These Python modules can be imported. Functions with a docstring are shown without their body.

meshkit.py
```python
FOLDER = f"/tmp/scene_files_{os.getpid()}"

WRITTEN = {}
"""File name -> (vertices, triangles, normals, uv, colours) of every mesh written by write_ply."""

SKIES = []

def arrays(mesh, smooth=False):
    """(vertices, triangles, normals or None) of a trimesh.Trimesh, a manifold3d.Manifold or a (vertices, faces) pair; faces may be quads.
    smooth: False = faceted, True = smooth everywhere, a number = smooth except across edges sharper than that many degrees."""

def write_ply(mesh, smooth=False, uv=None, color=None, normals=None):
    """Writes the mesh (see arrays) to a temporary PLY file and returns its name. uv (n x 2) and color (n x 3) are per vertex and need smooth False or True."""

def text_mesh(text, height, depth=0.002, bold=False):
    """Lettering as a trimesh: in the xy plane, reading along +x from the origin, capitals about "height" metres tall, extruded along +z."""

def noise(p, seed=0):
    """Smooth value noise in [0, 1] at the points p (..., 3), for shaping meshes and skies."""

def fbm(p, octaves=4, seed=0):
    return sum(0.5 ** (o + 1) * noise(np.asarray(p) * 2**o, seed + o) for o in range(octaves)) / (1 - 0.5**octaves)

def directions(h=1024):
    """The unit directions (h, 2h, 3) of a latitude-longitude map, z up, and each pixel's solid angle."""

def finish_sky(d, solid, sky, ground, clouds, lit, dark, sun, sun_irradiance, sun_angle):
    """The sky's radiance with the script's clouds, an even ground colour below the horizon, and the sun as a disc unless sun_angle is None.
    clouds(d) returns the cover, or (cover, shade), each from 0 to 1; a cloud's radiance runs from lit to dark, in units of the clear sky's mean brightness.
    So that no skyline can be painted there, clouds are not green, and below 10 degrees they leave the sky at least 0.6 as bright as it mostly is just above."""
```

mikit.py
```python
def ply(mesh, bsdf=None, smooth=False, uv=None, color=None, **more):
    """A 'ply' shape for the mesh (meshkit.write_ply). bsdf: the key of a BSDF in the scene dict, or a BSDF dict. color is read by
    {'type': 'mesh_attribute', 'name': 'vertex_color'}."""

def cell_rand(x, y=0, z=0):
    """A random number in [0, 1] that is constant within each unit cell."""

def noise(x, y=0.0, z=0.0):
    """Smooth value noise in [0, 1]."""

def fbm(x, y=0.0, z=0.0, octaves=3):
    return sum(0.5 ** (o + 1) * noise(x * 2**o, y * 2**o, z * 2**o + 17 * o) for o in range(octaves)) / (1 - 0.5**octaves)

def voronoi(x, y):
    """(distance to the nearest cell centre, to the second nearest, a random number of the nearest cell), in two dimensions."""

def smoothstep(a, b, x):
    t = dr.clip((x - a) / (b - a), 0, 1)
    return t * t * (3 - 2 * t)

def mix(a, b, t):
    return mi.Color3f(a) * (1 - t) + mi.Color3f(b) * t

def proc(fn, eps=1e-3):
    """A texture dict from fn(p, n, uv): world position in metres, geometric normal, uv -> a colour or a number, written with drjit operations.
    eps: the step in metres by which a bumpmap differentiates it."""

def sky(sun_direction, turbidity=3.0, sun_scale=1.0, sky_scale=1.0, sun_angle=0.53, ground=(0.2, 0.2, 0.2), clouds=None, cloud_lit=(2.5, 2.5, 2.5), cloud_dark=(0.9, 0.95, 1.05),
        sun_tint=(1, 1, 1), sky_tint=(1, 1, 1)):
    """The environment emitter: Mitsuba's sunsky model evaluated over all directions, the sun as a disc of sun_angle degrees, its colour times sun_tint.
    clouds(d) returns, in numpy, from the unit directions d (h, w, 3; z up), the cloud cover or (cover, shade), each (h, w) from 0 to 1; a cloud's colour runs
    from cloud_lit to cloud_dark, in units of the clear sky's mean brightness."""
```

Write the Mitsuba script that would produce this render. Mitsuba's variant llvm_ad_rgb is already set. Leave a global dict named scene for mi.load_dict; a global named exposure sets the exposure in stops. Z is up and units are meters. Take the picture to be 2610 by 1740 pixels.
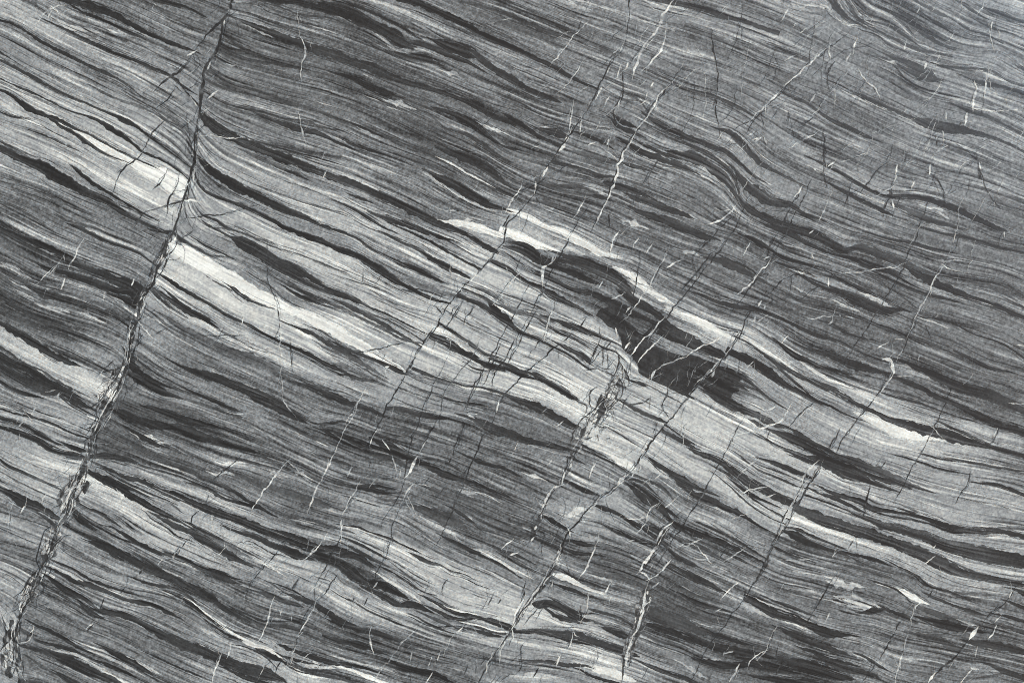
"""A close view, straight down, of a polished slab of banded grey marble: folded dark and pale bands, cut by faults, cracks and white calcite veins.
Everything is laid out in slab millimetres (x to the right, y towards the bottom edge); the slab lies flat on the ground in daylight."""
import math
import numpy as np
import drjit as dr
import mitsuba as mi
import mikit
from scipy import ndimage, sparse
from scipy.sparse.linalg import splu
from scipy.spatial import Delaunay, Voronoi
from scipy.interpolate import PchipInterpolator
import shapely
from shapely.geometry import Polygon, LineString, Point

scene, labels = {}, {}
rng = np.random.default_rng(11)
T = mi.ScalarTransform4f

# ------------------------------------------------------------------ camera, daylight, exposure
WIDE, HIGH = 2610.0, 1740.0
FOV = 38.0
EYE = 0.5 * WIDE * 0.001 / math.tan(math.radians(FOV / 2))
scene['camera'] = {'type': 'perspective', 'fov': FOV, 'fov_axis': 'x', 'near_clip': 0.05, 'far_clip': 200.0,
                   'to_world': T().look_at(origin=[0, 0, EYE], target=[0, 0, 0], up=[0, 1, 0])}
scene['daylight'] = mikit.sky([0.52, 0.38, 0.76], turbidity=3, sun_scale=0.3, sun_angle=14, sun_tint=(0.48, 0.93, 1.66), sky_tint=(2.35, 1.12, 0.49))
exposure = 2.65

# ------------------------------------------------------------------ materials
FLOW = math.radians(25.0)          # the mean dip of the banding


def lin(x):
    return dr.select(x < 0.04045, x / 12.92, dr.power((dr.maximum(x, 0.0) + 0.055) / 1.055, 2.4))


def stone_colour(p, n, uv):
    """uv = (share of pale minerals 0..1, depth in the layering in mm). Grain and fine lamination follow the layering."""
    tone, t = uv.x, uv.y
    x, y = p.x * 1000.0, -p.y * 1000.0
    s = x * math.cos(FLOW) + y * math.sin(FLOW)
    s = s + 80.0 * (mikit.noise(t / 7.0, s / 400.0, 41.0) - 0.5) + 40.0 * (mikit.noise(t / 2.3, s / 200.0, 43.0) - 0.5)
    t = t + 5.0 * (mikit.noise(s / 130.0, t / 30.0, 3.0) - 0.5) + 2.0 * (mikit.noise(s / 45.0, t / 11.0, 9.0) - 0.5)
    patch = mikit.noise(s / 190.0, t / 34.0, 21.0)
    broad = mikit.noise(s / 210.0, t / 13.0, 1.0) - 0.5
    mid = dr.clip(1.5 * (mikit.noise(s / 170.0, t / 5.2, 5.0) - 0.5), -0.5, 0.5)
    fine = dr.clip(1.6 * (mikit.noise(s / 90.0, t / 2.7, 7.0) - 0.5), -0.5, 0.5)
    seam = mikit.smoothstep(0.70, 0.86, mikit.noise(s / 150.0, t / 4.2, 13.0)) * mikit.smoothstep(0.25, 0.6, patch)
    seam2 = mikit.smoothstep(0.68, 0.84, mikit.noise(s / 110.0, t / 2.0, 17.0))
    glint = mikit.smoothstep(0.80, 0.93, mikit.noise(s / 60.0, t / 3.6, 29.0))
    xr, yr = 0.83 * x + 0.56 * y, 0.83 * y - 0.56 * x
    g0 = mikit.noise(xr / 3.1, yr / 3.1, 37.0) - 0.5
    g1 = mikit.noise((x + 0.4 * y) / 4.6, (y - 0.3 * x) / 4.6, 31.0) - 0.5
    g2 = mikit.noise(x / 7.5, y / 7.5, 33.0) - 0.5
    g3 = mikit.noise(x / 24.0, y / 24.0, 35.0) - 0.5
    amp = mikit.smoothstep(0.16, 0.50, tone) * (1.0 - 0.3 * mikit.smoothstep(0.45, 0.68, tone)) * (1.0 - 0.6 * mikit.smoothstep(0.74, 0.88, tone))
    v = tone + (0.09 * broad + (0.15 * mid + 0.14 * fine) * (0.25 + 1.5 * mikit.smoothstep(0.25, 0.75, mikit.noise(s / 130.0, t / 24.0, 51.0))) ) * (0.36 + 0.64 * amp) - (0.12 * seam + 0.13 * seam2) * amp + 0.09 * glint * (0.35 + 0.65 * amp)
    v = v + (0.15 * g0 + 0.14 * g1 + 0.07 * g2) * (0.25 + 0.75 * amp) + 0.035 * g3 * amp
    v = dr.clip(v, 0.13, 0.97)
    warm = mikit.smoothstep(0.50, 0.90, v)
    a = lin(v)
    return mi.Color3f(a * (0.955 + 0.045 * warm), a, a * (0.985 - 0.085 * warm))


scene['stone'] = {'type': 'twosided', 'bsdf': {'type': 'principled', 'base_color': mikit.proc(stone_colour), 'roughness': 0.3, 'specular': 0.5}}
scene['earth'] = {'type': 'twosided', 'bsdf': {'type': 'diffuse', 'reflectance': mikit.proc(
    lambda p, n, uv: mikit.mix((0.16, 0.15, 0.135), (0.24, 0.225, 0.20), mikit.fbm(p.x * 6, p.y * 6, 0.0, 4)))}}

# ------------------------------------------------------------------ the stone as it was read off: every band, vein and crack in slab millimetres
# k d m dark to grey bands, l p w pale to white bands, c cracks, v white veins, B crushed fault rock, P outlines of dark masses; then the width and x,y[:width] along the line;
# t = the tone of the plain rock there.  A digit after the letter: the start (1) or the end (2) or both (3) run on.
TRACES = """
t 22,22,170 74,44,175 37,111,135 111,111,130 185,155,120 148,74,150 259,85,140 333,111,130 333,37,110 259,11,120 444,22,105 481,92,120 407,148,135 370,207,145 259,222,150 148,192,145 55,166,140 92,240,165 185,259,170 296,259,150 407,240,140 425,314,145 333,296,165 259,303,175 37,207,160 111,333,170 37,314,150 74,370,165 185,374,175 259,418,180 333,466,190 407,518,195 370,481,190 296,459,180 185,436,160 148,436,150 425,555,175 455,370,130 462,314,120 222,536,115 296,555,110 111,481,100 37,481,115 74,536,95 22,555,110 148,562,100 111,462,145 44,433,150
t 629,22,121 703,15,110 814,11,84 777,55,123 629,92,81 703,122,80 814,122,99 740,148,91 629,159,71 814,207,104 703,200,95 610,207,85 573,229,110 555,296,130 629,266,111 740,281,106 832,303,114 629,314,116 703,333,110 832,355,119 703,370,130 814,399,139 592,388,150 666,425,150 814,481,155 740,481,150 555,418,145 536,462,120 629,525,150 703,555,150 518,481,140 518,536,165 592,566,160 814,536,165 851,518,150
k1 3.7 163,0:18.5 192,7:18.5 222,17:22.2 281,35:18.5 333,61:14.8 385,87:12.9 436,111:11.1 498,132:4.44
k 6.66 178,11 207,30 252,46 296,67 333,85
d1 12.6 355,0:14.8 399,22:14.8 444,46:16.6 481,63:14.8 533,80:5.18
m1 18.5 418,0 481,18 518,33 559,52
k1 11.1 403,0:11.1 444,11:9.25 481,22:7.4 518,41:5.18
k 7.4 122,55:3.7 170,78:8.14 222,102:9.62 274,126:9.62 318,144:7.4 355,159:6.66 407,181:8.14 436,194:6.66 459,215:5.92 488,233:3.7
k1 8.14 0,52:6.66 30,61:7.4 67,80:5.92 89,98:8.88 129,120:8.14 174,142:9.62 222,166:9.62 266,185:7.4 303,202:3.7 333,222:2.96 362,248:2.59 392,259:2.22
k1 5.18 0,133 22,146 41,159
k1 7.4 0,154:5.92 18,163:8.14 44,176:8.88 96,203:8.88 148,233:7.4 207,259:5.92 259,281:5.92 285,292:8.88 318,307:14.8 348,322:9.62 370,340:5.92 399,362:5.18 429,385:3.7 466,411:2.96 485,425:2.22
k1 5.18 0,200:4.44 30,215:4.44 74,233:5.18 122,255:5.18 170,281:5.18 222,296:5.18 252,309:8.88 274,324:15.5 307,344:12.6 333,362:6.66 362,385:6.66 399,401:6.66 436,422:5.18 462,440:4.44 479,457:3.7
k1 16.6 0,229:5.92 22,237:9.62 52,259:14.8 81,283:18.5 111,294:12.6 128,298:5.92
k 13.3 122,298:7.4 155,307:12.6 185,327:8.14 215,337:5.18 252,357:5.92 289,377:5.92 326,396:5.92 351,407:5.18 396,427:2.22
k 11.1 126,300:5.92 155,320:9.62 192,342:11.1 222,364:12.6 244,379:9.62 274,396:5.92 318,411:2.22
w 35.1 152,320:7.4 207,344:18.5 252,368:25.9 296,390:22.2 333,412:22.2 370,431:29.6 407,449:40.7 444,470:51.8 475,485:51.8
p1 22.2 0,255:14.8 22,272:22.2 48,289:18.5 81,300:7.4
k1 3.7 0,285 37,298 74,303
d 5.18 67,329:2.96 111,344:5.18 141,357:8.14 166,370:7.4 196,383:2.96
k 2.96 111,322 141,340 178,355
k3 18.5 0,379:18.5 37,396:22.2 74,412:22.2 111,427:33.3 141,448:37 174,466:29.6 207,485:22.2 244,499:18.5 274,512:18.5 303,533:14.8 333,551:11.1 370,570:7.4 392,580:5.92
d1 7.4 0,361 37,381 74,403 111,418
k 8.88 192,429:7.4 222,455:11.1 259,481:8.88 296,503:8.88 333,525:6.66 370,547:5.18 399,562:2.96
d 5.92 237,496 296,522 333,533 374,555
d 11.1 96,488:5.18 129,503:10.4 159,518:11.1 189,531:4.44
m3 8.88 0,514 44,533 92,559 122,580
m1 14.8 0,533 30,547 67,566
d2 14.8 170,562 207,573 237,580
k3 13.3 0,566 22,580
d1 3.7 0,462 55,477 104,492
d 4.44 44,470 111,492 185,533
d 3.7 74,41 122,59
m1 11.1 59,0 96,18 122,41
m1 7.4 85,0 129,22
d 3.7 207,70 259,96 318,126
m 14.8 185,44 259,74 296,96
d 4.44 303,96 355,115 407,141 462,166
m 8.14 370,74 425,104 481,126
d 2.96 488,148 510,166 525,181
m 7.4 240,222 296,252 351,270 385,285
d 3.7 318,240 355,263 392,281 425,307 462,326 481,355 492,388
m 5.92 392,285 429,314 462,333 477,355 492,392
d 2.96 407,318 444,344
d 2.59 385,355 429,377 466,407 488,425
p 11.1 122,37 170,67 222,78 303,80
p 8.14 259,148 314,170 370,196 407,218
p 4.44 96,74 155,107 207,133
p1 14.8 0,7 55,33 96,55
p1 7.4 0,26 44,48 74,70
l 7.4 318,207 370,240 407,259
c 5.18 573,50 551,67 533,85 514,111 496,131 485,148 470,170 451,187 436,196 418,211
c 2.59 444,226 425,252 403,270 396,281
c 2.59 407,322 385,348 377,366 362,385 350,403 326,422 292,477
c 2.59 457,444 449,477 436,507 429,533
c 2.22 351,562 362,544 392,533 422,525 473,510
c 2.22 425,436 414,459 392,481
c 3.33 436,196 459,218 485,240 503,266 507,292
c 1.85 473,559 518,551 592,540 636,529
c 1.85 481,333 485,370 488,399
v 7.4 477,142 488,137 503,128
v 3.7 485,244 492,259 505,274
v 4.44 571,44 568,67
v 4.44 536,155 529,178
v 2.96 104,48 129,24 163,15
v 4.44 131,17 148,30
v 2.22 122,50 133,26
v 2.22 507,514 459,507
k2 22.2 581,39:5.92 610,52:11.1 647,65:14.8 684,81:18.5 740,105:22.2 777,117:20.3 814,128:24 870,146:24
w 8.14 640,70:2.22 666,84:5.18 695,92:9.62 736,105:2.22
d 5.18 599,7 651,11 684,30 721,44 762,57 795,67 851,85
d 5.92 577,37 629,41 684,63 740,74 795,92
d3 7.4 658,0 692,7 725,22 777,39 832,44 870,57
k3 18.5 703,0 758,4 814,18 870,37
d 11.1 570,87:4.44 607,115:7.4 636,131:16.3 662,142:4.44
k 5.18 562,107 581,122 607,128 629,126
d 11.1 562,118 610,144 666,159 721,168 773,176
m 11.1 559,89 592,96 647,115 703,129 758,148
m2 18.5 547,152 577,170 629,185 684,202 740,218 795,229 870,253
d2 17 540,178:5.92 562,200:11.1 599,218:16.6 647,233:20.3 703,252:20.3 758,266:18.5 814,285:18.5 870,311:14.8
d 5.92 533,207 570,226 629,240 703,261
d2 5.92 529,237:4.44 562,259:5.92 610,274:5.92 666,285:5.18 721,300:7.4 777,307:11.1 814,322:11.1 870,333:7.4
k2 13.3 658,292:4.44 703,311:7.4 740,322:13.3 762,330:17 806,338:12.6 836,351:7.4 870,368:7.4
k2 13.3 512,290:16.3 529,313:25.9 555,331:31.4 584,344:27.7 621,361:22.2 666,381:22.9 721,403:22.9 777,425:20.3 814,438:17.8 870,464:16.6
k2 3.7 607,355 651,361 695,374 740,385 777,394 870,420
m2 11.1 740,374 795,388 870,399
d 4.44 610,340 666,364 721,374 795,396
k2 22.2 503,399:5.92 518,418:13.3 544,440:22.2 577,459:26.6 610,481:27.7 651,499:27.7 684,514:25.9 725,533:18.5 762,547:13.3 814,570:11.1 840,580:11.1
k2 8.88 498,440:2.96 503,466:5.92 525,488:8.14 555,503:9.62 592,514:8.14 629,529:9.62 666,547:8.88 703,566:8.14 725,580:8.14
d 2.96 507,351 529,381 555,399 584,414
d 2.59 501,370 518,403 540,422
d 2.59 485,473 496,503 518,533
d2 2.59 477,503 485,536 499,555 529,577
d2 2.22 470,510 473,544 488,580
d 2.22 481,488 492,525 510,551
p 3.7 503,359 533,403 562,429 592,440
p 3.33 492,473 507,510 533,529
p 3.33 477,492 488,533 507,555
p 2.96 496,444 510,481 536,503
d 10.4 614,381:3.7 647,396:7.4 684,411:10.4 721,429:14.8 755,442:13.3 777,455:3.7
k2 7.4 518,551 544,559 577,580
d2 4.44 647,470 721,496 777,518 870,540
d2 3.7 740,466 814,492 870,518
p2 11.1 740,547 814,562 870,577
p2 5.18 629,403 703,444 777,477 870,499
v 2.59 764,83 771,107 779,137 769,163 766,207
v 2.22 762,289 771,333 780,362
v 2.22 829,385 814,420
v 3.33 832,436 823,455
v 2.96 607,353 577,357 547,348 518,347
v 2.22 529,252 559,229
v 1.85 503,292 536,274
p 7.4 601,172 610,175 623,179
w 2.59 821,263 847,271
w 3.33 806,70 825,76 847,83
v 2.22 758,22 762,67
v 2.59 392,9 399,15
t 892,7,109 981,11,140 1092,22,99 1166,22,94 1240,22,94 1351,15,108 1425,22,113 1499,22,118 1554,55,123 1647,55,128 1702,92,128 1480,92,103 1351,74,98 1240,63,109 1129,74,129 1055,67,129 962,74,79 907,74,74 907,122,89 1018,155,94 1129,178,104 1203,215,99 1240,129,129 1314,159,128 1406,129,108 1499,166,113 1425,207,118 1332,192,123 1536,148,113 1610,148,123 1702,155,123 1647,222,133 1573,215,128 1462,252,108 1369,259,98 1277,252,89 1166,252,89 1055,222,84 944,207,79 892,229,79 944,266,94 1036,296,84 1129,314,79 1203,351,79 1277,326,94 1351,303,103 1425,296,113 1499,303,108 1591,274,123 1702,277,118 1610,314,123 1499,351,103 1536,370,103 1388,362,93 1295,370,79 1351,418,98 1203,388,74 1129,370,74 1018,351,84 925,333,94 892,303,94 892,388,114 981,388,104 944,444,114 1055,462,118 1129,496,121 1203,529,109 1055,518,115 999,481,122 907,440,139 892,510,175 944,529,170 925,566,190 1011,547,133 1203,555,103 1277,425,99 1332,451,103 1425,436,98 1388,492,90 1462,499,90 1425,518,94 1499,525,93 1517,444,108 1480,414,98 1351,536,118 1425,555,102 1499,566,90 1610,407,118 1665,370,118 1702,370,118 1684,462,117 1610,451,118 1684,499,105 1591,518,104 1591,570,105 1702,562,100
k1 29.6 870,26:33.3 907,44:35.1 944,61:25.9 981,80:25.9 1011,100:40.7 1033,111:25.9 1048,118:7.4
k 14.8 1048,107:3.7 1062,109:12.6 1107,124:14.1 1147,142:12.6 1188,157:10.4 1225,178:5.92
k 29.6 1103,102:5.18 1136,115:24.4 1166,126:31.1 1196,137:33.3 1214,140:18.5 1229,148:8.88
k 18.5 1212,139:14.8 1240,163:18.5 1262,176:14.8 1295,198:20.3 1332,218:20.3 1369,237:16.6 1414,255:8.88
k 18.5 992,131:2.96 1014,139:8.88 1040,146:14.8 1077,148:17 1099,155:13.3 1125,165:2.96
l 9.62 951,80:2.96 981,107:5.92 1007,128:11.1 1036,131:11.1 1081,130:6.66
k1 24.4 870,150:18.5 907,163:22.9 944,174:25.9 981,189:22.2 1018,203:16.6 1055,215:14.8 1107,229:14.8 1151,244:11.1 1203,266:9.62 1258,296:12.6 1295,311:7.4
k1 17 870,192:7.4 914,207:17 944,222:17 981,237:14.8 1018,248:3.7
k1 18.5 1033,0:18.5 1073,11:18.5 1129,37:16.6 1184,63:18.5 1221,85:18.5 1269,107:14.8 1314,126:14.1 1362,148:13.3 1410,170:11.8 1462,200:9.62 1521,226:5.92
p1 9.62 944,0:7.4 999,18:8.88 1036,33:11.1 1070,48:9.62 1107,67:5.92 1151,87:3.7
w 4.44 1003,20 1036,34 1070,50
k1 6.66 870,7 925,22 981,48 1025,70 1062,96
d 11.1 1188,7 1240,22 1288,37 1314,48
d1 16.6 1262,0:11.1 1325,26:9.62 1388,48:11.1 1425,67:14.8 1447,80:18.5 1477,100:14.8 1521,118:14.8 1573,142:8.88
d 17 1288,35 1343,59 1395,81 1458,94
m 25.9 1240,44 1314,70 1388,96 1425,118
d 9.62 1273,296 1314,314 1351,337 1388,355 1436,372
k 18.5 1369,327:5.18 1399,335:20.7 1425,342:22.2 1445,350:12.6
k 14.8 1107,276:5.18 1151,289:13.3 1192,307:16.3 1221,327:14.8 1240,344:8.14 1277,370:5.92 1314,381:7.4
k 11.1 1288,292:5.18 1314,307:12.6 1347,329:9.62 1380,351:8.88 1425,370:9.62
d 14.8 1099,292:3.7 1136,326:9.62 1184,340:14.8 1221,362:13.3 1262,392:11.1 1292,409:5.92
m 16.3 1295,388 1343,394 1388,399 1410,407
d 18.5 1011,277 1048,307 1092,326 1122,333
d 12.6 962,222 1036,255 1110,281
k 25.9 1122,381:5.92 1173,399:25.9 1218,416:31.1 1247,436:25.9 1277,459:13.3 1314,481:7.4
d1 8.88 870,305 925,327 981,351 1029,370 1077,388 1129,411 1184,440 1232,468
d 4.44 885,333 944,362 1025,392 1092,411
w 5.18 1122,404 1159,422 1196,444 1240,467
k1 7.4 870,353:4.44 907,370:9.62 937,381:7.4 974,392:4.44 1025,411:3.7
d 20.7 1033,396 1092,418 1136,436 1173,459 1203,477
k 22.2 1092,438:3.7 1129,457:18.5 1166,477:24.4 1203,499:22.9 1240,518:18.5 1292,535:7.4
k3 22.2 870,459:20.7 914,475:19.2 959,496:20.7 996,512:22.2 1033,529:22.2 1070,547:22.2 1107,566:22.2 1140,580:22.2
d 9.62 1232,459 1269,485 1314,503 1332,518
d 5.92 1314,481 1362,492 1410,514
d 10.4 1362,507 1403,520 1432,529 1469,542
k3 6.66 870,518 907,536 944,559 981,580
k2 13.3 951,546:3.7 988,556:17 1025,570:16.3 1055,580:13.3
k 8.88 892,496:2.96 914,503:9.62 940,512:2.96
d1 2.96 870,499 914,525 981,551
d1 2.96 870,533 925,566
w2 14.8 1125,566:5.92 1166,570:17 1203,575:18.5 1229,580:18.5
w2 17 1281,533:5.92 1306,541:16.3 1343,551:18.5 1369,566:14.8 1395,580:11.1
p 7.4 1092,448 1136,481 1203,518 1277,544
p1 11.1 1166,577 1203,555
p1 8.88 870,444 918,466 959,485
k 7.4 1473,338:5.92 1506,351:9.62 1543,366:6.66 1562,381:2.96
d 13.3 1462,387 1506,394 1558,412
d 6.66 1410,370 1469,392 1521,407 1573,418
k 9.62 1406,411 1447,422 1499,436 1536,451 1569,452
d 14.8 1366,459 1425,477 1477,475 1503,486
d 14.8 1495,496:7.4 1525,501:16.3 1547,507:7.4
d 9.62 1425,533 1469,547 1517,570
k 9.62 1584,414:11.1 1621,425:9.62 1662,438:5.18
k 20.7 1567,472:18.5 1595,481:17 1632,494:13.3
k 14.8 1623,505:17 1654,512:18.5 1691,527:18.5 1736,542:13.3
k2 18.5 1610,529:5.18 1647,546:18.5 1684,557:20.7 1740,580:20.7
k 16.3 1565,292:3.7 1591,311:16.3 1612,320:7.4
k 13.3 1560,303:4.44 1577,324:9.62 1602,333:13.3 1621,340:6.66
k2 16.3 1650,296:5.18 1684,318:17 1740,344:17
k2 20.7 1604,366:13.3 1639,388:20.7 1676,403:20.7 1721,418:20 1740,425:14.8
k2 9.62 1617,355 1665,381 1740,405
k2 5.92 1643,178 1676,192 1710,207 1740,224
d 6.66 1588,240 1628,255 1652,285
d 5.18 1536,222 1591,252 1639,259
d 9.62 1477,314 1517,327 1565,329
d 8.14 1573,451 1647,477 1721,507
d2 5.18 1647,370 1684,392 1740,418
d 5.18 1351,207 1406,229 1477,259
d 5.18 1306,226 1362,255 1425,270
d 5.18 1447,196 1499,218 1528,229
m 14.8 1425,92 1480,115 1554,137
d 5.92 1203,52 1277,85 1332,115
d 3.7 1092,37 1166,70 1221,96
d 2.96 1077,63 1129,96 1184,122
d 3.7 885,96 925,111 981,133 1025,155
d 3.33 877,122 944,148 1055,192
d 3.33 1129,178 1184,207 1277,240 1332,266 1369,289
d 3.33 1073,192 1166,229 1258,266 1314,281
d 3.33 925,229 1018,266 1092,296
d 3.33 892,259 981,296 1055,333 1129,370
d 3.33 966,192 1018,222 1099,259 1151,281
w 11.1 1129,181:3.7 1151,185:12.6 1171,196:2.96
w 8.14 992,259:5.18 1018,264:9.62 1044,274:5.92
w 3.7 994,274 1011,279
w 8.88 1229,318:2.96 1255,327:8.88 1282,338:2.96
w 9.62 1510,481:4.44 1527,488:10.4 1545,495:2.96
w 3.7 925,157 948,163
w 5.18 1380,522 1403,529 1425,536
w2 9.62 1591,564:5.18 1610,569:10.4 1634,577:3.7
l 7.4 1573,547 1591,559
w 9.62 1440,7:11.1 1454,13:16.3 1477,20:5.92
w3 5.18 1462,4 1475,2
w 3.7 1477,26 1491,28
w 5.18 1654,7:2.96 1673,17:9.62 1695,22:3.7
l 9.62 1499,48 1528,55
l 5.92 1336,174 1366,181 1388,192 1425,211
l 7.4 1358,289 1380,296 1395,303
l 3.7 1384,326 1406,318
l 5.92 1499,470 1521,473
l 3.7 1451,453 1469,453
w 2.96 944,250 959,255
w 2.96 937,194 942,197
l 3.7 1262,141 1288,122
l1 6.66 870,44 914,55 959,74
k3 11.1 1673,0 1710,4 1721,9 1740,11
p2 5.92 1706,15 1740,22
l 3.7 1077,207 1147,237 1203,255
l 4.44 1314,326 1351,344
l 3.7 1129,355 1184,377
l 4.44 1147,333 1184,348 1214,366
l 4.44 1184,392 1214,388
v 7.4 1458,326:3.7 1445,355:9.62 1429,385:5.92 1417,398:2.96
v 5.92 1399,418:2.96 1388,440:8.88 1379,457:5.18
v 3.33 1366,462 1362,496
v 5.18 1534,222 1517,255
v 4.44 1584,163 1578,181 1573,200
c 2.59 1588,196 1588,237 1580,259 1562,289 1569,314 1595,329
v 2.59 1582,252 1565,289
v 4.44 1710,11:3.7 1691,37:4.44 1680,74:5.18 1647,111:3.7 1628,144:5.18 1617,181:6.66
v 2.96 1697,74 1684,122 1643,174
v 1.85 1680,129 1654,170
v2 4.44 1710,213:2.96 1684,244:3.33 1662,277:4.44 1643,307:2.96 1617,344:3.7 1599,374:5.92 1580,411:3.7 1571,444:5.18 1562,477:4.44 1547,514:5.92 1536,536:2.96 1514,577:5.92
c 2.96 1704,218 1680,248 1658,279 1639,311 1613,346 1595,377 1577,414 1567,448 1558,481 1543,518 1532,540
c 2.22 1676,414 1650,451 1632,481 1610,525
v 1.85 1495,59 1458,100 1410,159
v 1.85 1484,159 1458,200 1429,229
v 2.96 1462,259 1456,296 1451,333
v 2.96 1482,296 1478,338
v 4.44 1329,470:1.48 1323,492:3.7 1310,510:5.18 1292,536:3.7
c 3.33 1377,462 1351,477 1321,496 1303,518
c2 2.96 1299,547 1281,580
v2 2.22 1323,547 1323,580
v 2.96 1491,498 1477,529 1462,555
v 4.44 1551,355 1547,370
v 2.22 1554,244 1540,274
v 1.85 1650,200 1628,222
v 1.85 1601,159 1597,174
v 2.22 1665,211 1658,222
v 2.22 1650,237 1645,255
v 2.59 1562,137 1580,122
v 2.22 1110,529 1151,536 1184,538
v 1.85 1299,48 1251,59
v 2.22 1499,370 1517,364
v 1.85 1528,370 1554,392 1573,411
v 1.85 1684,429 1721,427
c2 1.85 1551,547 1554,580
c 1.85 1366,503 1373,514
t 1777,44,133 1888,22,118 1962,55,108 1851,67,133 1999,74,118 2073,37,133 2110,74,133 2036,122,128 1925,111,128 1814,129,103 1777,155,123 1888,185,118 1832,207,128 1962,207,128 1906,244,123 1795,259,118 1851,296,128 1962,296,128 1777,307,138 1925,333,138 1999,351,123 2073,314,133 2147,222,128 2073,222,113 2165,166,128 2221,178,118 2258,111,123 2202,122,118 2276,203,118 2369,111,98 2332,37,108 2258,37,128 2369,15,133 2461,55,133 2554,18,133 2554,81,133 2480,111,123 2554,148,128 2480,155,138 2424,222,133 2480,259,133 2554,259,133 2332,252,123 2369,281,118 2295,266,118 2554,303,128 2184,259,118 2165,289,93 2221,314,93 2128,281,108 2128,370,113 2073,370,123 2202,370,128 2295,333,123 2332,370,118 2480,362,145 2554,370,140 2443,370,123 2517,407,118 2572,462,107 2443,444,118 2369,425,118 2295,407,123 2221,425,123 2147,399,128 2036,407,128 1980,392,123 1925,370,138 1999,444,128 2073,462,127 2110,499,125 2184,481,136 2221,462,137 2295,462,112 2369,481,106 2480,499,105 2572,518,104 2406,533,123 2369,525,123 2480,570,95 2572,562,90 2295,555,122 2184,555,117 2110,555,117 2036,562,105 2073,529,123 1980,481,136 1962,536,133 1925,444,133 1851,444,140 1814,462,132 1795,422,138 1862,381,128 1895,462,142 1925,562,115 1814,555,107 1777,499,100 1762,536,103 1762,436,143 1777,377,128 1832,355,133
k1 14.8 1740,11:13.3 1777,20:12.6 1814,31:16.3 1844,43:13.3 1862,50:2.96
w1 11.1 1977,0:7.4 2006,11:9.62 2036,22:5.92 2062,28:5.92
w 8.88 2047,18 2073,11 2102,15
d1 11.1 1851,0 1925,26 1999,55 2054,85
k1 14.8 2121,0:18.5 2132,18:22.2 2147,33:18.5 2158,44:7.4
d1 9.62 2162,0:7.4 2176,26:9.62 2195,44:5.18
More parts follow.
